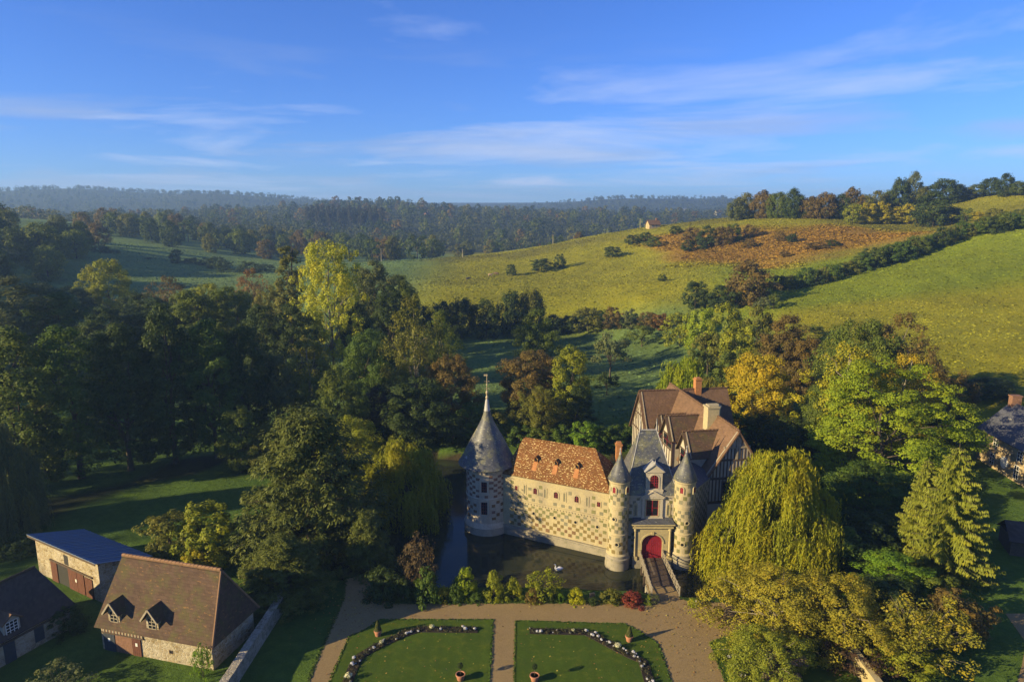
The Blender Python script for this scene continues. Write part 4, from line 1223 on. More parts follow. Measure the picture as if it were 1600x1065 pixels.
W0 = Vector((29.45, 85.2, 0)); wdir = Vector((.991, .131, 0))
wfr = frame_fn(W0, wdir)                        # s across the gable, b along the ridge to the back
HW, EZ, RZ, WL = 4.3, 7.6, 14.0, 25.0
m = MB()
m.wallpoly([(-HW + .15, -2.4), (HW - .15, -2.4), (HW - .15, EZ), (0, RZ - .15), (-HW + .15, EZ)], .0, WL, 0, wfr)
wing = cpart(m, 'wing_wall', M['plaster'], label='half timbered wing wall with white plaster between dark posts')
m = MB(); m.box(-HW, HW, -.22, .05, -2.5, 4.05, 0, wfr)
m.box(-HW - .02, -HW + .3, -.2, WL, -2.5, 4.0, 0, wfr)
cpart(m, 'stone_base', M['plaster'], wing)
TM = M['timber']
def timber(x0, z0, x1, z1, w_, mat='timber', pro=.05):
    m_ = MB(); d = Vector((x1 - x0, z1 - z0)); L_ = d.length; nx, nz = -d.y / L_ * w_ / 2, d.x / L_ * w_ / 2
    m_.wallpoly([(x0 - nx, z0 - nz), (x1 - nx, z1 - nz), (x1 + nx, z1 + nz), (x0 + nx, z0 + nz)], -pro, .05, 0, wfr)
    return cpart(m_, 'timber', M[mat], wing)
gh = lambda x: EZ + (RZ - EZ) * (1 - abs(x) / HW)
timber(-HW, 4.2, HW, 4.2, .42, pro=.16); timber(-HW, 7.55, HW, 7.55, .30, pro=.10); timber(-HW * .62, 10.05, HW * .62, 10.05, .24, pro=.10)
timber(-HW * .42, 11.75, HW * .42, 11.75, .26, 'timber_pale', .14)
x = -HW + .25
i = 0
while x < HW - .1:
    inwin = -1.75 < x < -.15
    if not inwin: timber(x, 4.4, x, 7.4, .17)
    elif i % 2 == 0: pass
    if inwin: timber(x, 7.05, x, 7.4, .15); timber(x, 4.4, x, 4.75, .15)
    if gh(x) > 8.3 and not (-.2 < x < .75): timber(x, 7.7, x, min(9.95, gh(x) - .35), .16)
    elif -.2 < x < .75: timber(x, 9.0, x, 9.95, .15)
    if gh(x) > 10.7: timber(x, 10.15, x, min(11.65, gh(x) - .3), .15)
    if gh(x) > 12.3 and abs(x) > .3: timber(x, 11.85, x, gh(x) - .35, .13)
    x += .47; i += 1
timber(0, 10.1, 0, RZ - .4, .28, 'timber_pale', .15)
for sx in (-1, 1):
    timber(sx * HW * .98, EZ + .05, 0, RZ - .2, .30, 'timber_pale', .18)
    timber(sx * HW * .60, 10.1, sx * HW * .30, 11.7, .18, 'timber_pale', .12)
window_box(wfr, -1.0, 4.85, 6.95, 1.35, [M['timber'], M['glass'], M['timber']], False, (4, 4), .2, 'window', wing, proud=.1)
window_box(wfr, .28, 8.05, 8.85, .62, [M['timber'], M['glass'], M['timber']], False, (2, 2), .12, 'window', wing, proud=.08)
m = MB(); ov = .55
sl = (RZ - EZ) / HW
for sx in (-1, 1):
    m.slab([wfr(sx * (HW + .45), -ov, EZ - .45 * sl), wfr(sx * (HW + .45), WL, EZ - .45 * sl), wfr(0, WL, RZ + .05), wfr(0, -ov, RZ + .05)], .16)
wroof = cpart(m, 'wing_roof', M['tile_brown'], label='big steep brown tiled roof of the timber wing')
def ridge_caps(fr, s0, s1, horizontal, z, parent, name='ridge_tiles'):
    m_ = MB(); k = s0
    while k < s1 - .3:
        a, b = (fr(k, 0, z), fr(k + .42, 0, z)) if horizontal else (fr(0, k, z), fr(0, k + .42, z))
        m_.tube([a, b], .13, 6); q = b; m_.add([(q.x - .07, q.y - .07, z), (q.x + .07, q.y - .07, z), (q.x + .07, q.y + .07, z), (q.x - .07, q.y + .07, z), (q.x, q.y, z + .3)], [(0, 1, 4), (1, 2, 4), (2, 3, 4), (3, 0, 4)], 0)
        k += .5
    return tag(cpart(m_, name, M['tile_brown'], parent), kind='stuff')
ridge_caps(wfr, -.4, WL, False, RZ + .1, wroof)
# cross wing at the back: gable to the left
XB = 20.6
xfr = lambda s_, b, z: wfr(s_, XB + b, z)       # s across (left-right), b along depth
xl, xr, xh = -6.3, 8.0, 4.0
m = MB()
def xwall(poly, s0, s1, mat_i=0):
    n_ = len(poly); vs = [xfr(s0, b, z) for b, z in poly] + [xfr(s1, b, z) for b, z in poly]
    m.add(vs, [tuple(range(n_))[::-1], tuple(range(n_, 2 * n_))] + [(i, (i + 1) % n_, n_ + (i + 1) % n_, n_ + i) for i in range(n_)], mat_i)
xwall([(-xh + .15, -2), (xh - .15, -2), (xh - .15, EZ), (0, RZ - .1), (-xh + .15, EZ)], xl, xr)
xw = cpart(m, 'cross_wing_wall', M['plaster'])
for sx in (-1, 1):
    pass
m = MB()
def slabq(fn, a, b, c, d, th): m.slab([fn(*a), fn(*b), fn(*c), fn(*d)], th)
for sy in (-1, 1):
    slabq(xfr, (xl - .5, sy * (xh + .4), EZ - .6), (xr, sy * (xh + .4), EZ - .6), (xr, 0, RZ + .12), (xl - .5, 0, RZ + .12), .15)
xroof = cpart(m, 'cross_wing_roof', M['tile_brown'])
ridge_caps(lambda s_, b, z: xfr(s_, b, z), xl - .4, -.6, True, RZ + .17, xroof); ridge_caps(lambda s_, b, z: xfr(s_, b, z), .6, xr, True, RZ + .17, xroof)
gfr2 = frame_fn(xfr(xl, 0, 0), Vector(xfr(xl, -1, 0)) - Vector(xfr(xl, 0, 0)))   # the left gable, s towards the camera
def gt(x0, z0, x1, z1, w_, mat='timber'):
    m_ = MB(); d = Vector((x1 - x0, z1 - z0)); L_ = d.length; nx, nz = -d.y / L_ * w_ / 2, d.x / L_ * w_ / 2
    m_.wallpoly([(x0 - nx, z0 - nz), (x1 - nx, z1 - nz), (x1 + nx, z1 + nz), (x0 + nx, z0 + nz)], -.08, .05, 0, gfr2)
    return cpart(m_, 'timber', M[mat], xw)
for k in range(9):
    x = -3.2 + .8 * k; zt = EZ + (RZ - EZ) * (1 - abs(x) / xh) - .3
    gt(x, 4.3, x, zt, .2)
gt(-xh, 7.6, xh, 7.6, .25); gt(-xh * .6, 10.2, xh * .6, 10.2, .22)
for sx in (-1, 1): gt(sx * xh * 1.08, EZ - .5, 0, RZ - .05, .34, 'timber_pale')
n = 10
for i in range(n):                               # arched brace under the gable
    a0_, a1_ = math.pi * i / n, math.pi * (i + 1) / n
    gt(2.1 * math.cos(a0_), 9.0 + 2.3 * math.sin(a0_), 2.1 * math.cos(a1_), 9.0 + 2.3 * math.sin(a1_), .22, 'timber_pale')
# dormers on the court side of the big roof
def big_dormer(b0, zr, depth_front, hw, label, ze):
    """gabled dormer whose ridge runs across to the roof; b0 position along the roof, zr ridge height"""
    sf = -HW - depth_front
    sb = -(RZ - zr) / sl                         # where its ridge meets the roof
    f = lambda s_, b, z: wfr(s_, b0 + b, z)
    m_ = MB()
    poly = [(-hw, EZ - 3.5), (hw, EZ - 3.5), (hw, ze), (0, zr - .12), (-hw, ze)]
    n_ = len(poly); vs = [f(sf, b, z) for b, z in poly] + [f(sb, b, z) for b, z in poly]
    m_.add(vs, [tuple(range(n_))[::-1], tuple(range(n_, 2 * n_))] + [(i, (i + 1) % n_, n_ + (i + 1) % n_, n_ + i) for i in range(n_)])
    dm = cpart(m_, 'dormer', M['plaster'], wroof, label=label)
    m_ = MB(); k = (zr - ze) / hw
    for sy in (-1, 1):
        m_.slab([f(sf - .55, sy * (hw + .35), ze - .35 * k), f(-(RZ - ze + .35 * k) / sl + .1, sy * (hw + .35), ze - .35 * k), f(sb + .1, 0, zr + .03), f(sf - .55, 0, zr + .03)], .13)
    cpart(m_, 'dormer_roof', M['tile_moss'], wroof)
    ridge_caps(lambda s_, b, z: f(s_, b, z), sf - .5, sb, True, zr + .08, wroof, 'dormer_ridge_tiles')
    ff = frame_fn(f(sf, hw, 0), Vector(f(sf, -hw, 0)) - Vector(f(sf, hw, 0)))
    m_ = MB()
    def tb(x0, z0, x1, z1, w_, mi=0):
        d = Vector((x1 - x0, z1 - z0)); L_ = d.length; nx, nz = -d.y / L_ * w_ / 2, d.x / L_ * w_ / 2
        m_.wallpoly([(x0 - nx, z0 - nz), (x1 - nx, z1 - nz), (x1 + nx, z1 + nz), (x0 + nx, z0 + nz)], -.09, .05, mi, ff)
    for sx in (0, 2 * hw): tb(sx, EZ - 3.4, sx, ze, .22, 0)
    tb(-.3, ze - .4, hw, zr - .05, .26, 1); tb(2 * hw + .3, ze - .4, hw, zr - .05, .26, 1); tb(0, ze, 2 * hw, ze, .2, 0); tb(0, ze - 1.9, 2 * hw, ze - 1.9, .2, 0)
    for i in range(1, 4): tb(2 * hw * i / 4, EZ - 3.4, 2 * hw * i / 4, ze - 2, .15, 0)
    m_.wallpoly([(.35, ze - 1.75), (2 * hw - .35, ze - 1.75), (2 * hw - .35, ze - .15), (.35, ze - .15)], -.02, .05, 2, ff)
    tb(hw, ze - 1.75, hw, ze - .15, .1, 3); tb(.35, ze - .95, 2 * hw - .35, ze - .95, .08, 3)
    cpart(m_, 'dormer_front', [M['timber'], M['timber_pale'], M['glass'], M['red_dark']], wroof)
big_dormer(4.1, 12.75, 1.1, 1.9, 'gabled tiled dormer next to the front gable of the wing', 10.1)
big_dormer(10.8, 12.9, 1.1, 1.9, 'middle gabled tiled dormer of the timber wing', 10.2)
big_dormer(14.4, 12.0, .9, 1.1, 'small tiled dormer against the cross wing', 10.2)
# chimneys
m = MB(); cf = lambda s_, b, z: wfr(s_ - .35, 7.0 + b, z)
m.prism([(-1.1, -.75), (.55, -.75), (.95, -.2), (.95, .75), (-1.1, .75)], 10.6, 15.15, 0, cf); m.prism([(-1.2, -.85), (.6, -.85), (1.05, -.25), (1.05, .85), (-1.2, .85)], 15.15, 15.4, 0, cf); m.prism([(-.9, -.6), (.45, -.6), (.75, -.1), (.75, .6), (-.9, .6)], 15.4, 15.55, 0, cf)
cpart(m, 'chimney', M['stone'], label='broad pale stone chimney on the wing roof ridge')
m = MB(); cf = lambda s_, b, z: xfr(2.95 + s_, b, z)
m.box(-.5, .5, -.5, .5, 12.6, 15.6, 0, cf); m.box(-.6, .6, -.6, .6, 15.6, 15.8, 0, cf); m.box(-.42, .42, -.42, .42, 15.8, 16.0, 0, cf)
cpart(m, 'chimney', M['brick_chimney'], label='square orange brick chimney on the rear wing')
# court
m = MB(); m.prism([(1.2, 89.6), (12.8, 84.2), (15, 81), (22, 81), (27, 86.5), (24, 110), (8, 100)], -.2, .03)
tag(cpart(m, 'courtyard', simple('court_grass', (0.10, 0.10, 0.035), .3, 1.0)), None)
# ------------------------------------------------------------------ materials of the grounds
t = NT('gravel')
g_ = t.node('ShaderNodeNewGeometry'); ps = g_.outputs['Position']
cc = t.mix(t.rng(t.noise(0.35, 6, 0.65, ps), 0.3, 0.7), (0.262, 0.180, 0.072), (0.205, 0.140, 0.056))
cc = t.mix(t.rng(t.noise(0.16, 5, 0.7, t.scale(ps, (1.0, 2.6, 1.0))), 0.42, 0.62, 0, 0.55), cc, (0.21, 0.14, 0.062))
cc = t.mix(t.rng(t.noise(1.4, 6, 0.75, ps), 0.56, 0.72, 0, 0.5), cc, (0.14, 0.12, 0.05))
cc = t.mix(t.rng(t.noise(9, 3, 0.7, ps), 0.35, 0.7, 0, 0.65), cc, (0.15, 0.105, 0.055))
cc = t.mix(t.rng(t.voronoi(14, ps, out='Color'), 0.0, 1.0, 0, 0.4), cc, (0.36, 0.27, 0.14))
t.bump(t.noise(16, 4, 0.7, ps), 0.8, 0.05)
M['gravel'] = t.done(cc, 0.95, 0.1)
def lawn_mat(name, c, c2):
    t = NT(name); g_ = t.node('ShaderNodeNewGeometry'); ps = g_.outputs['Position']
    cc = t.mix(t.rng(t.noise(0.30, 6, 0.6, ps), 0.32, 0.68), c, c2)
    cc = t.mix(t.rng(t.noise(3.5, 5, 0.7, ps), 0.35, 0.7, 0, 0.5), cc, tuple(x * .55 for x in c))
    cc = t.mix(t.rng(t.noise(22, 3, 0.7, ps), 0.4, 0.7, 0, 0.5), cc, tuple(x * .45 for x in c))
    cc = t.mix(t.rng(t.noise(0.9, 7, 0.75, ps), 0.50, 0.68, 0, 0.6), cc, (c[0] * 1.7, c[1] * 1.15, c[2] * 1.1))
    sx_ = t.node('ShaderNodeSeparateXYZ'); t.l.new(ps, sx_.inputs[0]); st_ = t.math('SINE', t.math('MULTIPLY', sx_.outputs[0], 5.2)); cc = t.mix(t.rng(st_, -.6, .6, 0, .16), cc, tuple(x * .5 for x in c))
    t.bump(t.noise(18, 5, 0.75, ps), 0.9, 0.06)
    return t.done(cc, 0.95, 0.1)
M['lawn'] = lawn_mat('garden_lawn', (0.068, 0.112, 0.012), (0.048, 0.084, 0.011))
M['soil'] = simple('dark_soil', (0.045, 0.036, 0.030), 0.4, 4, 0.95, 0.05, 0.6, 20)
def rubble_mat(name, c, c2, mortar, scale, moss=None):
    """uneven field stones in lime mortar"""
    t = NT(name); v = t.scale(t.coord(), (1.0, 1.0, 1.6))
    nz = t.noise(1.5, 3, .6, v, out=1); w_ = t.node('ShaderNodeVectorMath', operation='ADD'); t.l.new(v, w_.inputs[0]); t.l.new(t.scale(nz, (.25, .25, .25)), w_.inputs[1])
    cell = t.voronoi(scale, w_.outputs[0], out='Color'); edge = t.voronoi(scale, w_.outputs[0], 'DISTANCE_TO_EDGE')
    hs = t.node('ShaderNodeSeparateColor'); t.l.new(cell, hs.inputs[0])
    cc = t.mix(hs.outputs[0], c, c2); cc = t.mix(t.rng(hs.outputs[1], .6, 1, 0, .6), cc, tuple(x * .5 for x in c2))
    cc = t.mix(t.rng(edge, .02, .07, 1, 0), cc, mortar)
    cc = t.mix(t.rng(t.noise(.45, 7, .7), .45, .66, 0, .75), cc, tuple(x * 1.05 for x in mortar))
    cc = t.mix(t.rng(t.noise(.8, 8, .75), .52, .7, 0, .6), cc, tuple(x * .45 for x in c2))
    if moss: cc = t.mix(t.rng(t.noise(1.3, 8, .75), .5, .64, 0, .85), cc, moss)
    t.bump(t.rng(edge, 0, .12), .7, .05)
    return t.done(cc, .92, .1)
M['rubble'] = rubble_mat('rubble_stone', (0.36, 0.32, 0.24), (0.24, 0.21, 0.15), (0.34, 0.31, 0.25), 2.6, (0.12, 0.12, 0.055))
M['rubble_lime'] = rubble_mat('limewashed_rubble', (0.36, 0.305, 0.19), (0.25, 0.185, 0.09), (0.42, 0.375, 0.29), 2.2)
M['wood_deck'] = simple('deck_boards', (0.10, 0.072, 0.052), 0.35, 2, 0.85, 0.2, 0.4, 14)
M['wood_light'] = simple('worn_boards', (0.20, 0.155, 0.11), 0.3, 2, 0.85, 0.2, 0.4, 14)
M['rail'] = simple('pale_railing', (0.36, 0.31, 0.22), 0.3, 4, 0.7, 0.3)
M['terracotta'] = simple('terracotta', (0.42, 0.19, 0.11), 0.25, 5, 0.85, 0.2)
M['white_paint'] = simple('white_paint', (0.70, 0.69, 0.64), 0.15, 3, 0.6, 0.3)
M['swan'] = simple('white_feathers', (0.82, 0.81, 0.77), 0.08, 6, 0.8, 0.2)
M['petal'] = simple('white_petals', (0.55, 0.54, 0.52), 0.2, 9, 0.8, 0.2)
M['petal_cream'] = simple('cream_petals', (0.60, 0.58, 0.33), 0.3, 9, 0.8, 0.2)
M['metal_blue'] = simple('blue_metal_sheet', (0.085, 0.155, 0.27), 0.45, 0.8, 0.5, 0.4, c2=(0.11, 0.15, 0.21))
M['brown_paint'] = simple('brown_door_paint', (0.13, 0.050, 0.030), 0.3, 3, 0.7, 0.3)
M['dark_door'] = simple('dark_blue_grey_paint', (0.050, 0.060, 0.075), 0.3, 3, 0.6, 0.3)
M['brick_wall'] = simple('old_brick', (0.25, 0.14, 0.09), 0.35, 5, 0.9, 0.1, 0.4, 20)
M['cream'] = rubble_mat('ochre_rubble', (0.42, 0.33, 0.17), (0.28, 0.19, 0.09), (0.42, 0.34, 0.22), 2.0)

# ------------------------------------------------------------------ garden: gravel, lawns, beds
def sheet(poly, z, name, mat, th=0.3):
    m_ = MB(); m_.prism(poly, z - th, z)
    return tag(m_.build(name, mat), kind='structure')
def smooth_poly(pts, it=2):
    for _ in range(it):
        q = []
        for i in range(len(pts)):
            a, b = pts[i], pts[(i + 1) % len(pts)]
            q += [(a[0] * .75 + b[0] * .25, a[1] * .75 + b[1] * .25), (a[0] * .25 + b[0] * .75, a[1] * .25 + b[1] * .75)]
        pts = q
    return pts
sheet([(-18.6, 40), (24.6, 40), (24.6, 66.5), (23.6, 68.2), (19.2, 68.5), (18.6, 69.0), (18.55, 72.0), (15.45, 72.0), (15.4, 69.2), (14.4, 68.15), (-13.4, 67.9), (-14.6, 69.0), (-15.6, 71.3), (-17.5, 74.0), (-19.4, 73.0), (-18.6, 68.5)], 0.025, 'gravel_path', M['gravel'])
sheet([(-2.0, 64.85), (-13.9, 64.85), (-14.4, 63.9), (-15.3, 62.8), (-16.4, 61.9), (-16.8, 40), (-2.2, 40)], 0.07, 'lawn', M['lawn'])
sheet([(0.38, 64.65), (0.0, 40), (14.45, 40), (14.45, 60.6), (14.05, 61.4), (13.0, 62.8), (12.2, 63.6), (11.6, 64.1)], 0.07, 'lawn', M['lawn'])
sheet([(19.0, 40), (31.6, 40), (31.6, 62.4), (23.0, 62.4), (21.5, 61.9), (20.6, 61.5), (19.6, 60.9)], 0.07, 'lawn', M['lawn'])
sheet([(40.2, 40), (60, 40), (60, 66), (52.5, 66), (51, 61.0), (48, 57.5), (44.8, 54)], 0.03, 'gravel_road', M['gravel'])
def ribbon(pts, w):
    P_ = [Vector((a, b)) for a, b in pts]; L_, Rr = [], []
    for i, p in enumerate(P_):
        t_ = (P_[min(i + 1, len(P_) - 1)] - P_[max(i - 1, 0)]).normalized(); n_ = Vector((-t_.y, t_.x))
        L_.append(tuple(p + n_ * w / 2)); Rr.append(tuple(p - n_ * w / 2))
    return L_ + Rr[::-1]
# small flowering plants
def flower_proto(seed, petal, r_, n_leaf, n_bloom):
    rg = np.random.RandomState(seed); cr = Crown()
    puff(cr, rg, np.array((0, 0, r_ * .6)), (r_, r_, r_ * .6), n_leaf, .11, .4, None, .6, 1.0, .2)
    fol = cr.mesh('plant_leaves', M['leaf'])
    cr = Crown(); puff(cr, rg, np.array((0, 0, r_ * .95)), (r_ * .75, r_ * .75, r_ * .5), n_bloom, .13, .5, None, 1.2, 1.3, .6)
    return fol, cr.mesh('plant_blooms', petal)
FL = [flower_proto(200, M['petal'], .26, 70, 80), flower_proto(201, M['petal'], .22, 70, 60), flower_proto(202, M['petal_cream'], .52, 160, 150)]
def flower(x, y, k, label, group):
    e = empty('flowering_plant', (x, y, .12), random.uniform(0, 6), label, 'flower', group)
    f = link_mesh('leaves', FL[k][0], e); f.color = (0.05, 0.075, 0.025, 1)
    link_mesh('blooms', FL[k][1], e)
    s_ = random.uniform(.35, .95); e.scale = (s_, s_, s_)
def bed(pts, w, label, where, nflow, big):
    random.seed(len(pts) + nflow)
    m_ = MB(); P_ = ribbon(pts, w)
    n = len(pts)
    root = empty('flower_bed', (pts[0][0], pts[0][1], 0), 0, label, 'flower bed')
    for i in range(n - 1):
        m_.prism([P_[i], P_[i + 1], P_[2 * n - 2 - i], P_[2 * n - 1 - i]], -.1, .13)
    me = m_.mesh('soil', M['soil']); me.transform(Matrix.Translation((-pts[0][0], -pts[0][1], 0))); link_mesh('soil', me, root)
    rg = np.random.RandomState(nflow); cr = Crown()
    seg = [(Vector(pts[i]), Vector(pts[i + 1])) for i in range(n - 1)]; Ls = [(b - a).length for a, b in seg]; T_ = sum(Ls)
    def at(u):
        d = u * T_
        for (a, b), L_ in zip(seg, Ls):
            if d <= L_: return a.lerp(b, d / L_), (b - a).normalized()
            d -= L_
        return seg[-1][1], (seg[-1][1] - seg[-1][0]).normalized()
    for k in range(int(T_ * 9)):
        p, t_ = at(rg.rand()); o = rg.uniform(-.42, .42) * w
        puff(cr, rg, np.array((p.x - t_.y * o - pts[0][0], p.y + t_.x * o - pts[0][1], .22)), (.2, .2, .16), 26, .12, rg.rand(), None, .6)
    gc = link_mesh('ground_cover', cr.mesh('bed_cover', M['leaf']), root); gc.color = (0.095, 0.090, 0.050, 1); gc['kind'] = 'stuff'
    for k in range(nflow):
        p, t_ = at(random.random()); o = random.uniform(-.42, .42) * w
        flower(p.x - t_.y * o, p.y + t_.x * o, random.choice((0, 1)), 'small white flowering plant in the flower bed ' + where, 'white flowers in the bed ' + where)
    for u in big:
        p, t_ = at(u); flower(p.x, p.y, 2, 'large cream flowering plant in the flower bed ' + where, 'cream flowers in the bed ' + where)
bed([(-3.5, 63.0), (-9.4, 63.1), (-10.9, 62.3), (-13.2, 60.4), (-14.6, 58.8), (-14.9, 57), (-14.95, 52)], .95, 'angled flower bed with white flowers on the lawn beside the garden wall', 'on the lawn nearer the farm', 26, (.24, .52, .82))
bed([(1.8, 62.85), (7.4, 62.6), (8.3, 61.9), (9.3, 60.9), (11.3, 59.0), (12.45, 58.0), (12.5, 52)], .95, 'angled flower bed with white flowers on the lawn in front of the bridge', 'on the lawn by the bridge', 40, (.24, .52))
bed([(20.8, 58.9), (21.6, 54)], .95, 'short flower bed beside the big leaning shrubs', 'beside the tall shrubs', 9, ())
# potted trees
def pot_mesh(r_, h):
    m_ = MB(); m_.lathe([(r_ * .68, 0), (r_ * .72, .02), (r_ * .95, h * .78), (r_ * 1.08, h * .8), (r_ * 1.08, h), (r_ * .9, h), (r_ * .85, h * .9)], 0, 0, 16, 0)
    m_.lathe([(.001, h * .9), (r_ * .86, h * .9)], 0, 0, 16, 1, cap=False)
    return m_.mesh('pot', [M['terracotta'], M['soil']], True, 40)
PM = pot_mesh(.38, .62)
def cone_mesh(seed, h, r_):
    rg = np.random.RandomState(seed); cr = Crown()
    n = 1700; u = rg.rand(n) ** 1.3; a = rg.uniform(0, 6.28, n)
    rr = r_ * (1 - u) ** .75 * (.8 + .25 * rg.rand(n))
    p = np.stack([rr * np.cos(a), rr * np.sin(a), .58 + h * u], 1)
    d = np.stack([np.cos(a), np.sin(a), np.full(n, .5)], 1)
    cr.add(cards(p, unit(d + rg.normal(size=(n, 3)) * .35), np.array((0, 0, 1.)) + rg.normal(size=(n, 3)) * .3, np.full(n, .15), np.full(n, .06)), np.clip(.5 + rg.normal(size=n) * .2, 0, 1))
    return cr.mesh('cypress_foliage', M['needle'])
CM = cone_mesh(3, 1.15, .36)
for i, ((x, y), lab) in enumerate((((-13.5, 62.1), 'clipped cone cypress in a terracotta pot on the lawn nearer the farm'), ((11.65, 61.2), 'clipped cone cypress in a terracotta pot on the lawn by the bridge'), ((22.4, 60.8), 'clipped cypress in a terracotta pot half under the leaning shrubs'))):
    e = empty('potted_cypress', (x, y, .07), i, lab, 'potted tree', None)
    link_mesh('pot', PM, e); c = link_mesh('foliage', CM, e); c.color = (0.075, 0.085, 0.02, 1)
rg = np.random.RandomState(8); cr = Crown(); puff(cr, rg, np.array((0, 0, 1.45)), (.27, .27, .27), 420, .09, .5, None, .2, 1, .8); BM = cr.mesh('ball_foliage', M['leaf'])
for i, (x, y) in enumerate(((-4.7, 55.5), (2.05, 55.35))):
    e = empty('potted_topiary', (x, y, .07), i, 'slim ball topiary in a terracotta pot on the lawn ' + ('nearer the farm' if i == 0 else 'by the bridge'), 'potted tree')
    link_mesh('pot', pot_mesh(.42, .6), e); c = link_mesh('foliage', BM, e); c.color = (0.04, 0.06, 0.018, 1)
    m = MB(); m.tube([(0, 0, .5), (.01, 0, 1.3)], .025, 6); m.build('stem', M['bark'], e)

# ------------------------------------------------------------------ bridge
br_ = empty('footbridge', (17.15, 74.5, 0), 0, 'wooden bridge with pale railings leading over the moat to the red gate', 'bridge')
bi = Matrix.Translation((-17.15, -74.5, 0))
def bpart(m_, name, mat, parent=None, **k):
    me = m_.mesh(name, mat, **k); me.transform(bi); return link_mesh(name, me, parent or br_)
def bz(y): return .03 + (-.42 - .03) * max(0, min(1, (y - 71.5) / 6.6))
bx0, bx1 = lambda y: 15.62 + (y - 70) * .035, lambda y: 18.5 + (y - 70) * .012
y = 71.3
while y < 74.2:
    m = MB(); y1 = y + .29
    m.slab([(bx0(y), y, bz(y) + .06), (bx1(y), y, bz(y) + .06), (bx1(y1), y1 - .015, bz(y1) + .06), (bx0(y1), y1 - .015, bz(y1) + .06)], .07)
    bpart(m, 'plank', M['wood_deck']); y = y1
k = 9
for i in range(k):
    m = MB(); ya, yb = 74.22, 78.6
    f = lambda y, u: bx0(y) + (bx1(y) - bx0(y)) * u
    m.slab([(f(ya, i / k) + .01, ya, bz(ya) + .055), (f(ya, (i + 1) / k) - .01, ya, bz(ya) + .055), (f(yb, (i + 1) / k) - .01, yb, bz(yb) + .055), (f(yb, i / k) + .01, yb, bz(yb) + .055)], .07)
    bpart(m, 'plank', M['wood_light'] if i in (3, ) else M['wood_deck'])
m = MB()
for u in (.06, .5, .94):
    a, b = Vector((bx0(71) + 2.9 * u, 71.0, bz(71) - .2)), Vector((bx0(78.6) + 2.7 * u, 78.6, bz(78.6) - .2)); m.bar(a, b, .2, .34)
m.box(15.5, 18.6, 73.9, 74.2, -2.2, -.35); m.box(15.7, 16.0, 76.4, 76.7, -2.2, -.5); m.box(18.2, 18.5, 76.4, 76.7, -2.2, -.5)
bpart(m, 'beams', M['wood_deck'])
m = MB(); m.box(15.3, 18.75, 70.2, 71.9, -2.4, -.06); bpart(m, 'abutment', M['rubble'])
for side, fx in ((-1, bx0), (1, bx1)):
    a, b = Vector((fx(69.2) + side * .08, 69.2, .0)), Vector((fx(78.3) + side * .05, 78.3, -.42))
    m = MB()
    up = Vector((0, 0, 1))
    m.bar(a + up * 1.12, b + up * 1.12, .10, .09); m.bar(a + up * .72, b + up * .72, .06, .07); m.bar(a + up * .32, b + up * .32, .06, .07)
    if side < 0:
        n = 26
        for i in range(n): q = a.lerp(b, (i + .5) / n); q2 = a.lerp(b, min(1, (i + 1.4) / n)); m.bar(q + up * .32, q2 + up * 1.08, .025, .025)
    rl = bpart(m, 'railing', M['rail'])
    for i in range(8):
        q = a.lerp(b, i / 7); m = MB(); m.bar(q - up * .45, q + up * 1.2, .11, .11, up=(0, 1, 0)); m.bar(q + up * 1.2, q + up * 1.26, .16, .16, up=(0, 1, 0)); bpart(m, 'post', M['rail'], rl)

# ------------------------------------------------------------------ swan
sw = G(872, 890, WATER_Z)
e = empty('swan', (sw.x, sw.y, WATER_Z), R(172), 'white swan swimming on the dark moat water before the gallery', 'swan')
e.scale = (0.95, 0.95, 0.95)
bm = bmesh.new()
ring = []
bodyp = [(-.62, .26, .01, .01), (-.50, .20, .10, .06), (-.34, .14, .20, .14), (-.12, .12, .25, .20), (.12, .13, .24, .20), (.28, .17, .17, .17), (.36, .26, .10, .11), (.37, .38, .065, .07), (.33, .50, .055, .055), (.31, .62, .05, .05), (.34, .72, .05, .05), (.41, .77, .058, .058), (.47, .76, .055, .05), (.52, .73, .035, .03), (.60, .70, .022, .015)]
prev = None; seg = 12
for i, (x, z, ry, rz2) in enumerate(bodyp):
    a = bodyp[max(0, i - 1)]; b = bodyp[min(len(bodyp) - 1, i + 1)]
    tdir = Vector((b[0] - a[0], 0, b[1] - a[1])).normalized(); nup = Vector((-tdir.z, 0, tdir.x))
    cur = [bm.verts.new(Vector((x, 0, z)) + Vector((0, 1, 0)) * (ry * math.cos(2 * math.pi * j / seg)) + nup * (rz2 * math.sin(2 * math.pi * j / seg))) for j in range(seg)]
    if prev:
        for j in range(seg): bm.faces.new((prev[j], prev[(j + 1) % seg], cur[(j + 1) % seg], cur[j]))
    else: bm.faces.new(cur[::-1])
    prev = cur
bm.faces.new(prev)
bmesh.ops.recalc_face_normals(bm, faces=bm.faces)
for f in bm.faces:
    f.smooth = True; c_ = f.calc_center_median()
    if c_.x > .525 and c_.z > .5: f.material_index = 1
me = bpy.data.meshes.new('body'); bm.to_mesh(me); bm.free(); me.materials.append(M['swan']); me.materials.append(M['terracotta'])
link_mesh('body', me, e)
for sgn in (-1, 1):
    m = MB(); m.tube([(.16, sgn * .19, .22), (-.1, sgn * .24, .27), (-.4, sgn * .15, .30), (-.66, sgn * .05, .32)], [.06, .13, .09, .02], 8); m.build('wing', M['swan'], e, True)

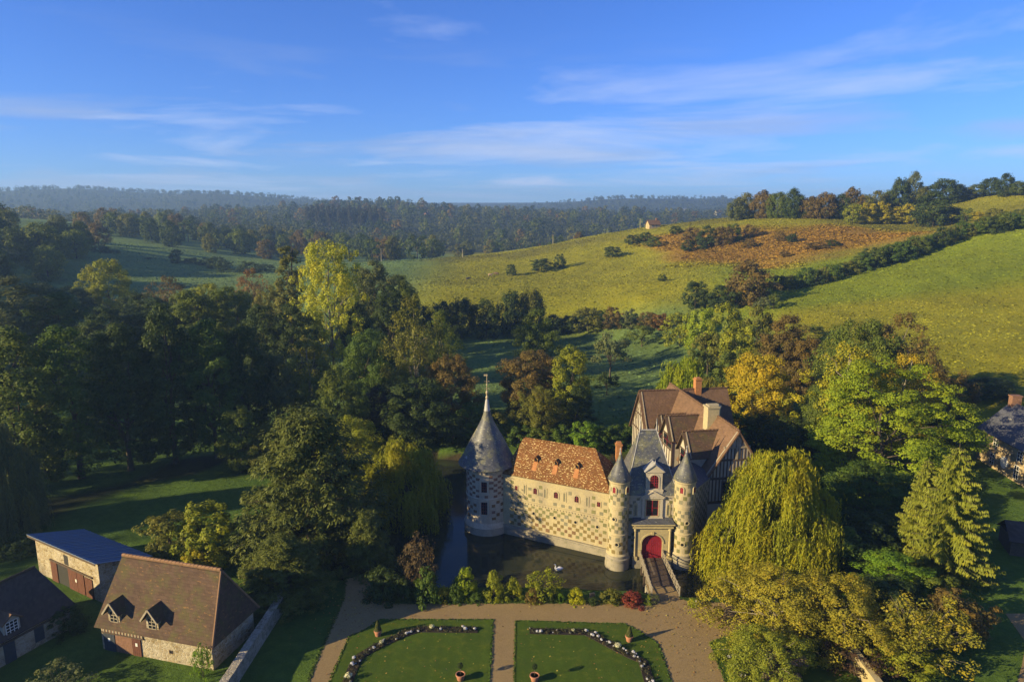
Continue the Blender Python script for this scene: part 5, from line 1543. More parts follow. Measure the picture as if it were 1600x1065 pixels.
# ------------------------------------------------------------------ walls and small things of the garden
def stone_wall(p0, p1, h, th, label, mat, name='garden_wall'):
    a, b = Vector((p0[0], p0[1], 0)), Vector((p1[0], p1[1], 0))
    e = empty(name, a, 0, label, 'wall'); fr = frame_fn((0, 0, 0), b - a); L_ = (b - a).length
    m_ = MB(); m_.box(0, L_, -th / 2, th / 2, -.5, h, 0, fr); m_.build('masonry', mat, e)
    rr = random.Random(3); s_ = 0
    while s_ < L_:                                    # coping stones, each its own piece
        w_ = rr.uniform(.5, .8); m_ = MB(); dz = rr.uniform(-.02, .03)
        m_.wallpoly([(s_ + .01, h), (min(L_, s_ + w_) - .01, h), (min(L_, s_ + w_) - .01, h + .14 + dz), (s_ + .01, h + .14 + dz)], -th / 2 - .07, th / 2 + .07, 0, fr); m_.build('coping_stone', mat, e); s_ += w_
stone_wall((-25.6, 42), (-24.7, 67.5), 1.55, .62, 'long rubble stone wall between the farm and the lawn', M['rubble'])
stone_wall((31.7, 42), (32.1, 59.5), 1.7, .5, 'sunlit stone wall end under the leaning shrubs', M['stone_yellow'])
q = G(925, 940)
e = empty('floodlight', (q.x, q.y, 0), R(15), 'small black floodlight on a stake between the bank shrubs', 'floodlight')
m = MB(); m.tube([(0, 0, -.2), (0, 0, .62)], .035, 6); m.build('stake', M['iron'], e)
m = MB(); m.box(-.27, .27, -.14, .14, .6, 1.06); m.box(-.23, .23, .14, .17, .64, 1.02); m.box(-.30, -.27, -.03, .03, .55, .88); m.box(.27, .30, -.03, .03, .55, .88); m.box(-.30, .30, -.03, .03, .52, .56); m.build('lamp_housing', M['iron'], e)
q = G(1087, 948)
e = empty('marker_post', (q.x, q.y, 0), 0, 'short white marker post beside the clipped ball at the bridge', 'post')
m = MB(); m.box(-.06, .06, -.06, .06, -.2, .78); m.prism([(-.075, -.075), (.075, -.075), (.075, .075), (-.075, .075)], .78, .84); m.build('post', M['white_paint'], e)

# ------------------------------------------------------------------ farm buildings
def win_simple(parent, fr, s_, z0, z1, w, frame, nb=(2, 3), name='window'):
    m_ = MB(); h = w / 2
    m_.box(s_ - h, s_ + h, -.02, .05, z0, z1, 0, fr)
    wo = link_mesh(name, m_.mesh(name, M['glass']), parent)
    m_ = MB(); t_ = .06
    for x in [s_ - h + w * i / nb[0] for i in range(nb[0] + 1)]: m_.box(x - t_ / 2, x + t_ / 2, -.05, -.015, z0, z1, 0, fr)
    for z in [z0 + (z1 - z0) * i / nb[1] for i in range(nb[1] + 1)]: m_.box(s_ - h - .03, s_ + h + .03, -.047, -.016, z - t_ / 2, z + t_ / 2, 0, fr)
    fo = link_mesh('frame', m_.mesh('frame', frame), wo)
    return wo
def ridge_row(parent, a, b, r_, mat, name='ridge_tile', step=.42):
    a, b = Vector(a), Vector(b); n = max(1, int((b - a).length / step))
    for i in range(n):
        m_ = MB(); m_.tube([a.lerp(b, i / n), a.lerp(b, (i + .96) / n) + Vector((0, 0, .03))], r_, 7); m_.build(name, mat, parent)
M['ridge'] = simple('pale_ridge_tile', (0.27, 0.16, 0.09), .3, 3, .9, .1)
# farmhouse with the big mossy roof
def dvec(a): return Vector((a[0], a[1], 0))
o = (-40.0, 60.1); fdir = Vector((.966, -.257, 0)); fh = frame_fn((0, 0, 0), fdir)
e = empty('farmhouse', (o[0], o[1], 0), 0, 'farmhouse with big mossy brown hipped roof and two pointed dormers', 'house')
FLn, FD, FE, FRZ = 12.6, 6.2, 2.7, 8.35
m = MB(); m.box(0, FLn, 0, FD, -.6, FE + .3, 0, fh); m.wallpoly([(0, 0), (.01, 0), (.01, .01)], 0, .01, 0, fh)
wl_ = m.build('wall', M['rubble_lime'], e)
m = MB()
Fl, Fr, Bl, Br = fh(-.35, -.45, FE - .15), fh(FLn + .45, -.45, FE - .15), fh(-.35, FD + .45, FE - .15), fh(FLn + .45, FD + .45, FE - .15)
Rl, Rr_ = fh(.35, FD / 2, FRZ), fh(FLn - .8, FD / 2, FRZ)
for q in ([Fl, Fr, Rr_, Rl], [Br, Bl, Rl, Rr_], [Fr, Br, Rr_], [Bl, Fl, Rl]): m.slab(q, .2)
rf = m.build('roof', M['tile_moss'], e)
ridge_row(rf, Rl + Vector((0, 0, .02)), Rr_ + Vector((0, 0, .02)), .17, M['ridge'])
m = MB(); m.tube([Rr_, Fr], .11, 6); m.tube([Rr_, Br], .11, 6); m.build('hip_tiles', M['ridge'], rf)
def farm_dormer(s_, z0, hw, zt, b0):
    f = lambda x, y, z: fh(s_ + x, b0 + y, z)
    dd = (zt - FE) / ((FRZ - FE) / (FD / 2 + .45)) - b0
    m_ = MB(); m_.wallpoly([(-hw, z0), (hw, z0), (hw, zt - hw * 1.35 - .16), (0, zt - .16), (-hw, zt - hw * 1.35 - .16)], 0, dd, 0, f)
    dm = m_.build('dormer', M['rubble_lime'], e)
    m_ = MB(); k = 1.35
    for sx in (-1, 1): m_.slab([f(sx * (hw + .25), -.4, zt - (hw + .25) * k), f(sx * (hw + .25), dd, zt - (hw + .25) * k), f(0, dd + .6, zt), f(0, -.4, zt)], .12)
    m_.build('dormer_roof', M['tile_moss'], dm)
    m_ = MB()
    for sx in (-1, 1): m_.bar(f(sx * (hw + .27), -.43, zt - (hw + .27) * k), f(0, -.43, zt), .06, .16)
    m_.build('barge_board', M['rail'], dm)
    w_ = win_simple(dm, f, 0, zt - hw * 1.35 - 1.25, zt - hw * 1.35 - .2, hw * 1.25, M['rail'], (2, 3))
farm_dormer(1.75, 2.4, .66, 5.35, -.02); farm_dormer(6.2, 2.2, .68, 5.4, -.04)
m = MB(); m.box(.2, 4.9, -.06, .05, 1.98, 2.55, 0, fh); m.build('plaster_band', M['brick_wall'], e)
for i in range(13):
    m = MB(); x = .3 + i * .37; m.box(x, x + .17, -.10, -.05, 2.0, 2.53, 0, fh); m.build('timber', M['rail'], e)
m = MB(); m.box(.15, 5.0, -.13, .05, 1.85, 1.99, 0, fh); m.build('lintel', M['timber'], e)
for s_, w_, mt, nm in ((.95, 1.3, 'dark_door', 'door'), (4.15, .95, 'brown_paint', 'door')):
    m = MB(); m.box(s_ - w_ / 2, s_ + w_ / 2, -.07, .05, -.1, 1.84, 0, fh)
    for i in range(4): m.box(s_ - w_ / 2 + w_ * i / 4 + .01, s_ - w_ / 2 + w_ * (i + 1) / 4 - .01, -.1, -.06, -.1, 1.82, 0, fh)
    dr = m.build('door', M[mt], e)
    m = MB(); m.box(s_ - .12, s_ + .12, -.115, -.095, 1.05, 1.38, 0, fh); m.build('notice', M['white_paint'], dr)
m = MB(); m.box(1.65, 3.6, -.05, .05, -.1, 1.84, 0, fh); m.build('brick_infill', M['brick_wall'], e)
win_simple(e, fh, 8.0, .95, 1.25, .32, M['timber'], (1, 1))
m = MB()
for sx in (11.35, 11.95): m.box(sx, sx + .14, -.06, .05, .6, 1.9, 0, fh)
m.box(11.3, 12.15, -.05, .05, .5, .62, 0, fh); m.build('shutter', M['timber'], e)
# shed with the blue roof
o = (-55.9, 74.3); sfr = frame_fn((0, 0, 0), (.872, -.49))
e = empty('metal_roofed_shed', (o[0], o[1], 0), 0, 'stone shed with lean-to blue metal roof and brown doors', 'shed')
SL, SDp = 12.7, 5.2
m = MB()
for (x0, x1) in ((0, SL),):
    m.add([sfr(0, 0, -.6), sfr(SL, 0, -.6), sfr(SL, SDp, -.6), sfr(0, SDp, -.6), sfr(0, 0, 4.75), sfr(SL, 0, 4.75), sfr(SL, SDp, 3.0), sfr(0, SDp, 3.0)], [(3, 2, 1, 0), (4, 5, 6, 7), (0, 1, 5, 4), (1, 2, 6, 5), (2, 3, 7, 6), (3, 0, 4, 7)])
m.build('wall', M['rubble_lime'], e)
nrs = 11
for i in range(nrs):                                  # roof sheets laid side by side, each with its rib
    a0_, a1_ = -.5 + (SL + 1.1) * i / nrs, -.5 + (SL + 1.1) * (i + 1) / nrs - .02
    m = MB(); zf, zb = 5.02, 2.98; m.slab([sfr(a0_, -.55, zf), sfr(a1_, -.55, zf), sfr(a1_, SDp + .6, zb), sfr(a0_, SDp + .6, zb)], .05)
    m.bar(sfr(a0_ + .05, -.55, zf + .03), sfr(a0_ + .05, SDp + .6, zb + .03), .07, .07); mid_ = (a0_ + a1_) / 2; m.bar(sfr(mid_, -.55, zf + .02), sfr(mid_, SDp + .6, zb + .02), .05, .05)
    m.build('roof_sheet', M['metal_blue'], e)
m = MB(); m.box(-.5, SL + .5, -.56, -.48, 4.72, 4.98, 0, sfr); m.build('fascia', M['timber'], e)
for x0, x1, z1, mt in ((3.0, 4.3, 2.5, 'brown_paint'), (6.6, 8.3, 2.5, 'brown_paint'), (8.35, 9.7, 2.5, 'brown_paint'), (9.9, 11.3, 2.3, 'brown_paint')):
    m = MB(); k = 5
    for i in range(k): m.box(x0 + (x1 - x0) * i / k + .01, x0 + (x1 - x0) * (i + 1) / k - .01, -.1, .05, -.1, z1, 0, sfr)
    dr = m.build('door', M[mt], e)
m = MB(); m.box(8.0, 8.25, -.125, -.09, 1.2, 1.55, 0, sfr); m.build('notice', M['white_paint'], e)
m = MB(); m.box(4.35, 6.55, -.02, .05, -.1, 2.5, 0, sfr); m.build('doorway_shade_panel', M['iron'], e)  # flat dark sheet on the solid wall, coloured as the doorway's unlit inside
m = MB(); m.box(2.9, 11.4, -.14, .05, 2.5, 2.68, 0, sfr); m.build('lintel', M['timber'], e)
m = MB(); m.box(5.9, 6.75, -.02, .05, 2.75, 3.95, 0, sfr); m.build('loft_hatch', M['iron'], e)
# cottage at the frame's left edge
cfr = frame_fn((0, 0, 0), (.40, .917))               # wall faces right; back is to the left
e = empty('cottage', (-48.3, 56.6, 0), 0, 'low stone cottage with dark tiled roof and a white dormer window', 'cottage')
m = MB(); m.box(-9, 7.6, 0, 7.2, -.6, 2.75, 0, cfr); m.build('wall', M['rubble_lime'], e)
a, b = cfr(-9, -.4, 2.55), cfr(8.0, -.4, 2.55); c_, d_ = cfr(-9, 7.6, 2.55), cfr(8.0, 7.6, 2.55); r0_, r1_ = cfr(-9, 3.6, 6.3), cfr(6.9, 3.6, 6.3)
m = MB()
for q in ([a, b, r1_, r0_], [d_, c_, r0_, r1_], [b, d_, r1_]): m.slab(q, .16)
rf = m.build('roof', M['tile_dark'], e)
ridge_row(rf, r0_, r1_ + Vector((0, 0, .02)), .14, M['tile_moss'])
f = lambda x, y, z: cfr(2.15 + x, y, z)
m = MB(); m.wallpoly([(-.75, 2.4), (.75, 2.4), (.75, 4.1), (0, 4.6), (-.75, 4.1)], -.02, 2.4, 0, f); dm = m.build('dormer', M['plaster'], e)
m = MB()
for sx in (-1, 1): m.slab([f(sx * 1.0, -.3, 4.0), f(sx * 1.0, 2.6, 4.0), f(0, 2.9, 4.75), f(0, -.3, 4.75)], .12)
m.build('dormer_roof', M['tile_brown'], dm)
win_simple(dm, lambda x, y, z: f(x, y - .04, z), 0, 2.75, 4.0, 1.05, M['white_paint'], (3, 4))
m = MB(); m.box(1.2, 2.2, -.06, .05, -.1, 1.95, 0, cfr); m.box(1.25, 1.68, -.09, -.05, 0, 1.9, 0, cfr); m.box(1.72, 2.15, -.09, -.05, 0, 1.9, 0, cfr); m.build('door', M['dark_door'], e)
m = MB(); m.box(4.0, 4.9, -.05, .05, .5, 1.95, 0, cfr); m.build('shutter', M['dark_door'], e)
m = MB(); m.box(.9, 5.6, -.1, .05, 2.0, 2.2, 0, cfr); m.build('lintel', M['timber'], e)
win_simple(e, cfr, -3.2, .9, 1.9, .8, M['white_paint'])
# stone house beyond the spruce
z0 = gz(80, 103)
hfr = frame_fn((0, 0, 0), (-.06, -.998))             # wall faces left, s runs towards the camera
e = empty('stone_house', (79.4, 111.2, z0), 0, 'old stone house with dark slate roof beyond the tall spruce', 'house')
HE = 6.0 - z0; HR = 10.6 - z0
m = MB(); m.box(0, 17, 0, 9.5, -2, HE, 0, hfr); m.wallpoly([(0, HE), (.3, HE), (.3, HE + .1), (0, HE + .1)], 0, 9.5, 0, hfr)
m.add([hfr(.01, 0, HE), hfr(.01, 9.5, HE), hfr(.01, 4.75, HR - .15), hfr(.4, 0, HE), hfr(.4, 9.5, HE), hfr(.4, 4.75, HR - .15)], [(0, 1, 2), (5, 4, 3), (0, 2, 5, 3), (1, 4, 5, 2)])
m.build('wall', M['cream'], e)
m = MB()
for q in ([hfr(-.2, -.4, HE - .1), hfr(17.3, -.4, HE - .1), hfr(17.3, 4.75, HR), hfr(-.2, 4.75, HR)], [hfr(-.2, 9.9, HE - .1), hfr(17.3, 9.9, HE - .1), hfr(17.3, 4.75, HR), hfr(-.2, 4.75, HR)]): m.slab(q, .14)
rf = m.build('roof', M['slate_dark'], e)
m = MB(); m.box(3.2, 3.9, 2.3, 2.5, HE + (HR - HE) * 2.7 / 5.15 + .02, HE + (HR - HE) * 2.7 / 5.15 + .4, 0, hfr); m.build('skylight', M['lead'], rf)
m = MB(); m.box(.1, 1.1, 4.0, 5.5, HR - 1.2, HR + 1.1, 0, hfr); m.box(0, 1.2, 3.9, 5.6, HR + 1.1, HR + 1.3, 0, hfr); m.build('chimney', M['brick_wall'], e)
for s_, za, zb in ((4.6, HE - 2.1, HE - .5), (10.5, HE - 2.1, HE - .5), (4.2, .6, 2.4), (10.2, .4, 2.6)): win_simple(e, hfr, s_, za, zb, 1.05, M['white_paint'])
m = MB()
n = 20; p_ = [(7.2 + .85 * math.cos(2 * math.pi * i / n), 2.0 + .95 * math.sin(2 * math.pi * i / n)) for i in range(n)]
m.wallpoly(p_, -.12, .03, 0, hfr); m.build('white_panel', M['white_paint'], e)
# dark roof and paling by the road
e = empty('garden_shed', (66, 79.5, gz(66, 79.5)), R(-20), 'low shed with dark tiled roof beside the spruce', 'shed')
m = MB(); m.box(-3.5, 5, -2.2, 2.2, -.6, 2.1); m.build('wall', M['timber'], e)
m = MB(); m.slab([(-3.8, -2.6, 1.95), (5.3, -2.6, 1.95), (5.3, 0, 3.7), (-3.8, 0, 3.7)], .12); m.slab([(-3.8, 2.6, 1.95), (5.3, 2.6, 1.95), (5.3, 0, 3.71), (-3.8, 0, 3.71)], .12); m.build('roof', M['tile_dark'], e)

# ------------------------------------------------------------------ far houses, poles, cattle
def far_house(px, py, w, d, h, rh, rz, wallm, roofm, label, nwin=2):
    b = hit(px, py); e = empty('country_house', b, rz, label, 'house')
    m_ = MB(); m_.box(-w / 2, w / 2, -d / 2, d / 2, -2, h); m_.wallpoly([(-w / 2, h), (w / 2, h), (w / 2, h + .01)], -d / 2, d / 2)
    m_.add([(-w / 2, -d / 2, h), (-w / 2, d / 2, h), (-w / 2, 0, h + rh), (w / 2, -d / 2, h), (w / 2, d / 2, h), (w / 2, 0, h + rh)], [(0, 1, 2), (5, 4, 3), (0, 2, 5, 3), (1, 4, 5, 2)])
    m_.build('wall', M[wallm], e)
    m_ = MB()
    for sy in (-1, 1): m_.slab([(-w / 2 - .4, sy * (d / 2 + .5), h - .3), (w / 2 + .4, sy * (d / 2 + .5), h - .3), (w / 2 + .4, 0, h + rh + .1), (-w / 2 - .4, 0, h + rh + .1)], .2)
    rf = m_.build('roof', M[roofm], e)
    m_ = MB(); m_.box(w * .25, w * .25 + .8, -.4, .4, h + rh - 1, h + rh + 1.2); m_.build('chimney', M['brick_wall'], rf)
    for i in range(nwin):
        x = -w / 2 + w * (i + 1) / (nwin + 1); win_simple(e, lambda s_, bb, z: Vector((s_, -d / 2 + bb, z)), x, .9, 2.3, 1.0, M['white_paint'])
far_house(667, 343, 8, 9, 6, 5, R(60), 'brick_wall', 'tile_brown', 'narrow brick house among the trees of the far hill')
far_house(1020, 357, 7, 5, 2.6, 2.4, R(15), 'cream', 'tile_brown', 'small cottage with tiled roof on the crest of the field')
far_house(768, 330, 12, 8, 4, 5, R(-20), 'plaster', 'tile_brown', 'house with red roof among trees on the skyline', 3)
far_house(973, 330, 18, 10, 6, 4, R(10), 'white_paint', 'slate_dark', 'white house low on the misty far hill', 3)
far_house(1071, 330, 14, 9, 5, 4, R(-10), 'white_paint', 'slate_dark', 'smaller white house on the misty far hill below the wood', 3)
far_house(1122, 336, 12, 9, 5, 4, R(20), 'plaster', 'tile_brown', 'pale house half hidden behind the crest trees', 2)
def pole(px, pb, pt, label):
    b = hit(px, pb); h = D(px, pt, b.y).z - b.z
    e = empty('utility_pole', b, R(20), label, 'utility pole')
    m_ = MB(); m_.tube([(0, 0, -1), (0, 0, h)], [.2, .13], 7); m_.build('post', M['rail'], e)
    m_ = MB(); m_.bar((-.9, 0, h - .5), (.9, 0, h - .5), .12, .12)
    for x in (-.8, 0, .8): m_.tube([(x, 0, h - .45), (x, 0, h - .15)], .05, 5)
    m_.build('cross_arm', M['rail'], e)
pole(596, 409, 388, 'pale utility pole at the near edge of the far field, beside the dark trees'); pole(723, 402, 389, 'utility pole behind the middle of the field crest'); pole(1000, 357, 341, 'utility pole just beside the crest cottage'); pole(864, 382, 366, 'utility pole on the open slope of the field crest')
def cow(px, py, rz, colr, label):
    b = hit(px, py); e = empty('cow', b, rz, label, 'cow', None)
    m_ = MB()
    m_.tube([(-1.05, 0, 1.15), (-.85, 0, 1.12), (-.3, 0, 1.02), (.3, 0, 1.02), (.75, 0, 1.12), (1.05, 0, 1.22), (1.3, 0, 1.32), (1.5, 0, 1.22), (1.72, 0, 1.0)], [.12, .34, .44, .43, .38, .24, .17, .18, .09], 10)
    for x in (-.75, .7):
        for sy in (-1, 1): m_.tube([(x, sy * .2, .95), (x + (.06 if x < 0 else -.03), sy * .21, .5), (x, sy * .21, 0)], [.17, .09, .07], 6)
    for sy in (-1, 1): m_.tube([(1.38, sy * .1, 1.36), (1.34, sy * .32, 1.38)], [.07, .02], 5)
    m_.tube([(-1.1, 0, 1.2), (-1.2, 0, .9), (-1.18, 0, .5)], [.04, .025, .05], 5)
    m_.build('body', simple('cow_hide_' + str(px), colr, .3, 2), e, True)
cow(766, 432, R(10), (.42, .30, .18), 'fawn cow standing on the sunlit field'); cow(776, 430, R(170), (.16, .10, .07), 'dark brown cow standing beside the fawn cow'); cow(731, 438, R(40), (.09, .07, .06), 'blackish cow apart from the others in the field')
# ------------------------------------------------------------------ trees, from the photograph
T = treepx
CW = dict(dark='dark green', grey='grey green', brown='brown', olive='olive', mid='mid green', yg='yellow green', green='green', yellow='yellow', lime='lime green')
# --- tall dark wood on the left, front row at the lawn
GL_ = 'tall trees of the dark wood behind the shed lawn'
LWS = ['tall green tree at the lawn edge of the wood beside the grey willow', 'tall tree of the wood front standing behind the blue roofed shed', 'dark tall tree of the wood front between the shed and the slender tree', 'tallest dark tree of the wood front facing the middle of the lawn', 'green tall tree of the wood front behind the small slender tree', 'dark tree ending the wood front beside the grey upright tree']
for i, (px, pb, pt, w_, c) in enumerate(((40, 770, 508, 125, 'mid'), (128, 748, 500, 115, 'green'), (205, 735, 497, 105, 'dark'), (275, 724, 472, 105, 'dark'), (340, 716, 490, 95, 'green'), (390, 705, 500, 90, 'dark'))):
    T('tall%d' % (i % 3), px, pb, pt, w_, c, LWS[i], 'wood_tree', GL_)
for i, (px, Y, pt, w_, c) in enumerate(((15, 150, 424, 130, 'grey'), (90, 155, 452, 110, 'green'), (160, 150, 478, 100, 'dark'), (235, 160, 462, 100, 'dark'), (300, 158, 448, 95, 'mid'), (360, 165, 446, 90, 'mid'), (410, 150, 470, 80, 'dark'))):
    T('tall%d' % ((i + 1) % 3), px, 0, pt, w_, c, ('grey green spreading tall tree rising over the wood by the grey willow', 'green tall tree in the second rank above the shed', 'dark tall tree in the second rank right under the yellow topped tree', 'dark tall tree in the second rank below the russet tree', 'dull green tall tree in the second rank with a lit top', 'dull green tall tree in the second rank beside the olive one', 'dark tall tree in the second rank beside the olive tree with white stems')[i], 'wood_tree', 'second rank of the dark wood', Y=Y)
for i, (px, Y, pt, w_, c) in enumerate(((60, 205, 440, 90, 'dark'), (115, 215, 446, 70, 'dark'), (215, 200, 455, 70, 'dark'), (325, 195, 440, 70, 'yg'), (372, 200, 448, 70, 'yg'), (425, 195, 445, 70, 'olive'), (290, 190, 455, 60, 'mid'))):
    T('round%d' % (i % 3), px, 0, pt, w_, c, ('dark rounded tree at the back of the wood behind the pine like tree', 'dark rounded tree beside the lone yellow topped tree', 'dark rounded tree between the yellow topped and russet trees', 'yellow green rounded tree next to the thin russet tree', 'yellow green rounded tree between the two russet trees', 'olive rounded tree at the foot of the columnar poplar', 'dull green rounded tree below the thin russet tree')[i], 'wood_tree', 'back of the dark wood', Y=Y)
T('round0', 174, 0, 402, 74, 'yg', 'lone round tree with sunlit yellow top before the shaded meadow', Y=228)
T('sparse', 265, 0, 430, 72, 'brown', 'thin russet tree with bare pale branches at the wood edge', Y=212)
T('sparse', 398, 0, 418, 66, 'rust', 'russet tree beside the narrow poplar', Y=225)
T('willow1', 8, 832, 652, 125, 'grey', 'grey weeping willow on the shaded lawn behind the cottages')
# --- centre left cluster
T('fastigiate', 456, 0, 369, 44, 'olive', 'narrow columnar poplar beside the yellow poplar', 'poplar_tree', Y=190)
T('poplar', 517, 0, 374, 116, (0.42, 0.43, 0.03), 'tall sunlit yellow poplar with pale trunk', 'poplar_tree', Y=158)
for i, (px, Y, pt, w_, c, k) in enumerate(((585, 185, 405, 80, 'grey', 'tall0'), (560, 210, 412, 70, 'dark', 'tall1'), (625, 200, 425, 70, 'mid', 'tall2'), (610, 178, 445, 60, 'dark', 'tall0'), (455, 150, 470, 70, 'dark', 'tall1'), (560, 160, 470, 60, 'dark', 'tall2'))):
    T(k, px, 0, pt, w_, c, ('tall grey green tree crowding the yellow poplar from behind', 'dark tree showing through behind the yellow poplar crown', 'green tree next to the airy forked tree, behind the poplar', 'narrow dark tree under the tall grey green one', 'dark tree filling the gap below the columnar poplar', 'dark tree behind the lower trunk of the yellow poplar')[i], 'wood_tree', 'dark trees behind the yellow poplar', Y=Y)
T('sparse', 648, 0, 458, 92, 'olive', 'airy sunlit tree with pale forked trunk behind the left willow', Y=132)
T('sparse', 690, 0, 482, 66, 'mid', 'slimmer airy tree next to the forked one', Y=142)
T('round1', 572, 0, 512, 95, 'green', 'green leafy tree under the yellow poplar', Y=138)
T('oval0', 425, 0, 552, 74, 'grey', 'grey green upright tree left of the tall olive tree', Y=120)
T('birch', 478, 0, 520, 100, 'olive', 'tall olive tree with thin white stems', Y=121)
T('round2', 520, 0, 568, 90, 'mid', 'leafy tree between the olive tree and the willow', Y=116)
T('round0', 703, 0, 552, 86, 'brown', 'dull brown tree behind the round tower', Y=128)
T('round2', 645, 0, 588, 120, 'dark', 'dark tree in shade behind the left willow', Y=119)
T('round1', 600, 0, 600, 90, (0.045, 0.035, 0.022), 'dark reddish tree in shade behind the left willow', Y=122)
T('oval1', 378, 738, 628, 62, 'mid', 'small slender tree standing at the edge of the lawn')
T('oval0', 420, 735, 660, 70, 'olive', 'olive bush tree beside the small slender tree')
T('round1', 530, 0, 650, 120, 'yg', 'broad yellow green tree rising behind the dark yew', Y=98)
T('small0', 735, 0, 628, 80, 'green', 'leafy bush on the far bank behind the tower', Y=122)
T('small1', 705, 0, 645, 70, 'dark', 'dark bush overhanging the far bank of the moat', Y=120)
T('small2', 775, 0, 640, 60, 'olive', 'olive bush beside the tower spire', Y=121)
# --- yew, left willow, bushes of the lawn edge
T('yew', 468, 0, 642, 245, 'yew', 'huge dark evergreen with uneven boughs overhanging the gravel path', 'yew_tree', Y=81.0, rot=.6)
T('yew', 415, 0, 838, 165, 'yew', 'lower dark evergreen spreading beside the stone wall', 'yew_tree', Y=69.5, rot=2.3)
T('yew', 560, 0, 800, 105, 'yew', 'low evergreen boughs reaching over the path towards the moat', 'yew_tree', Y=75.5, rot=1.3)
T('willow1', 622, 0, 682, 138, 'willow', 'weeping willow hanging over the dark water beside the round tower', 'willow_tree', Y=92)
T('small0', 268, 875, 800, 92, 'olive', 'olive shrub at the end of the shed lawn', 'shrub', cat='shrub')
T('small1', 325, 880, 785, 100, 'yg', 'yellow green shrub beside the dark evergreen', 'shrub', cat='shrub')
T('small2', 305, 900, 858, 55, 'yellow', 'small yellow leafed bush behind the mossy farm roof', 'shrub', cat='shrub')
T('small0', 110, 990, 945, 55, 'dark', 'dark bush between the cottage and the farmhouse', 'shrub', cat='shrub')
T('small1', 30, 868, 838, 62, 'dark', 'dark clipped bush beside the blue roofed shed', 'shrub', cat='shrub')
T('loosebush', 318, 1062, 1008, 34, 'bright', 'bright green climber against the farmhouse corner', 'shrub', cat='shrub')
T('loosebush', 95, 1085, 1045, 90, 'grey', 'wispy grey weeds on the farmyard grass', 'shrub', cat='shrub')
# --- behind the gallery
for i, (px, Y, pt, w_, c) in enumerate(((812, 119, 664, 56, 'green'), (846, 117.5, 668, 52, 'mid'), (880, 118, 664, 52, 'green'), (917, 117, 658, 60, 'bright'), (950, 118, 664, 48, 'green'), (980, 119, 662, 50, 'green'), (1000, 121, 655, 40, 'dark'))):
    T('small%d' % (i % 3), px, 0, pt, w_, c, ('green bush touching the tower roof in the row behind the gallery', 'dull green bush second from the tower behind the gallery roof', 'green bush over the middle of the gallery ridge', 'brightest and tallest bush of the row behind the gallery roof', 'green bush behind the hipped end of the gallery roof', 'green bush behind the orange chimney', 'dark bush touching the left gable of the timber wing')[i], 'shrub', 'bushes behind the gallery roof', Y=Y, cat='shrub')
T('oval0', 838, 0, 480, 66, 'mid', 'upright tree standing alone in the shaded meadow', Y=172)
T('round1', 828, 0, 545, 112, 'brown', 'brown leaved tree behind the tower spire', Y=134)
T('oval1', 893, 0, 535, 84, 'yg', 'tree with a sunlit yellow patch behind the gallery', Y=131)
T('round2', 842, 0, 602, 84, 'olive', 'golden olive round tree right behind the gallery bushes', Y=122)
T('oval0', 905, 0, 600, 60, 'dark', 'dark tree in shade behind the gallery', Y=126)
T('orchard', 953, 590, 518, 60, 'grey', 'grey half bare orchard tree in the shaded meadow')
T('orchard', 1003, 542, 506, 52, 'mid', 'spreading orchard tree with clear trunk on the meadow')
T('orchard', 948, 618, 580, 40, 'dark', 'dark small orchard tree in the meadow shade')
# --- hedgerow at the foot of the field
for i, (px, pb, pt, w_, c) in enumerate(((640, 528, 470, 60, 'dark'), (690, 528, 468, 50, 'dark'), (722, 526, 462, 44, 'dark'), (760, 526, 468, 46, 'dark'), (798, 524, 452, 52, 'dark'), (830, 520, 446, 48, 'olive'), (862, 520, 492, 36, 'dark'), (890, 518, 492, 34, 'dark'))):
    T('mid%d' % (i % 3), px, pb, pt, w_, c, 'dark tree in the hedgerow between meadow and field' if i not in (5, 6, 7) else ('olive topped tree ending the dark hedgerow of the field', 'low dark bush tree beside the olive topped hedgerow tree', 'low dark bush tree beside the first sunny hedgerow tree')[i - 5], 'hedgerow_tree', 'dark hedgerow at the foot of the field')
for i, (px, pb, pt, w_, c) in enumerate(((918, 518, 479, 52, 'olive'), (957, 514, 478, 36, 'brown'), (985, 512, 482, 36, 'grey'), (1012, 514, 486, 34, 'brown'), (1032, 514, 488, 34, 'rust'))):
    T('small%d' % (i % 3), px, pb, pt, w_, c, ('olive', 'reddish brown', 'grey', 'brown', 'rust coloured')[i] + ' small tree in the sunny hedgerow below the field', 'hedgerow_tree')
for i, (px, pb, pt, w_, c) in enumerate(((1062, 540, 486, 56, 'yg'), (1095, 545, 478, 60, 'lime'), (1130, 560, 472, 66, 'yg'), (1105, 585, 518, 64, 'olive'), (1150, 590, 500, 70, 'yg'), (1180, 560, 478, 60, 'olive'), (1140, 610, 545, 60, 'mid'), (1085, 600, 545, 40, 'mid'))):
    T('small%d' % (i % 3), px, pb, pt, w_, c, ('yellow green bush of the thicket beside the rust coloured tree', 'lime green bush at the crest of the hill foot thicket', 'broad yellow green bush in the middle of the hill foot thicket', 'olive bush at the meadow side of the hill foot thicket', 'largest yellow green bush of the thicket above the weeping tree', 'olive bush of the thicket beside the tall brown tree', 'dull green bush of the thicket touching the golden tree', 'small dull green bush of the thicket above the weeping tree')[i], 'thicket_bush', 'thicket at the hill foot', cat='shrub')
for i, (px, pb, pt, w_, c) in enumerate(((1225, 610, 490, 84, 'brown'), (1252, 625, 520, 60, 'brown'), (1200, 600, 520, 60, 'olive'))):
    T('oval%d' % (i % 2), px, pb, pt, w_, c, ('tall brown tree', 'lower brown tree', 'olive tree')[i] + ' behind the golden tree', 'tree')
T('willow2', 1070, 0, 550, 96, 'lime', 'yellow green weeping tree behind the castle wing', 'willow_tree', Y=132)
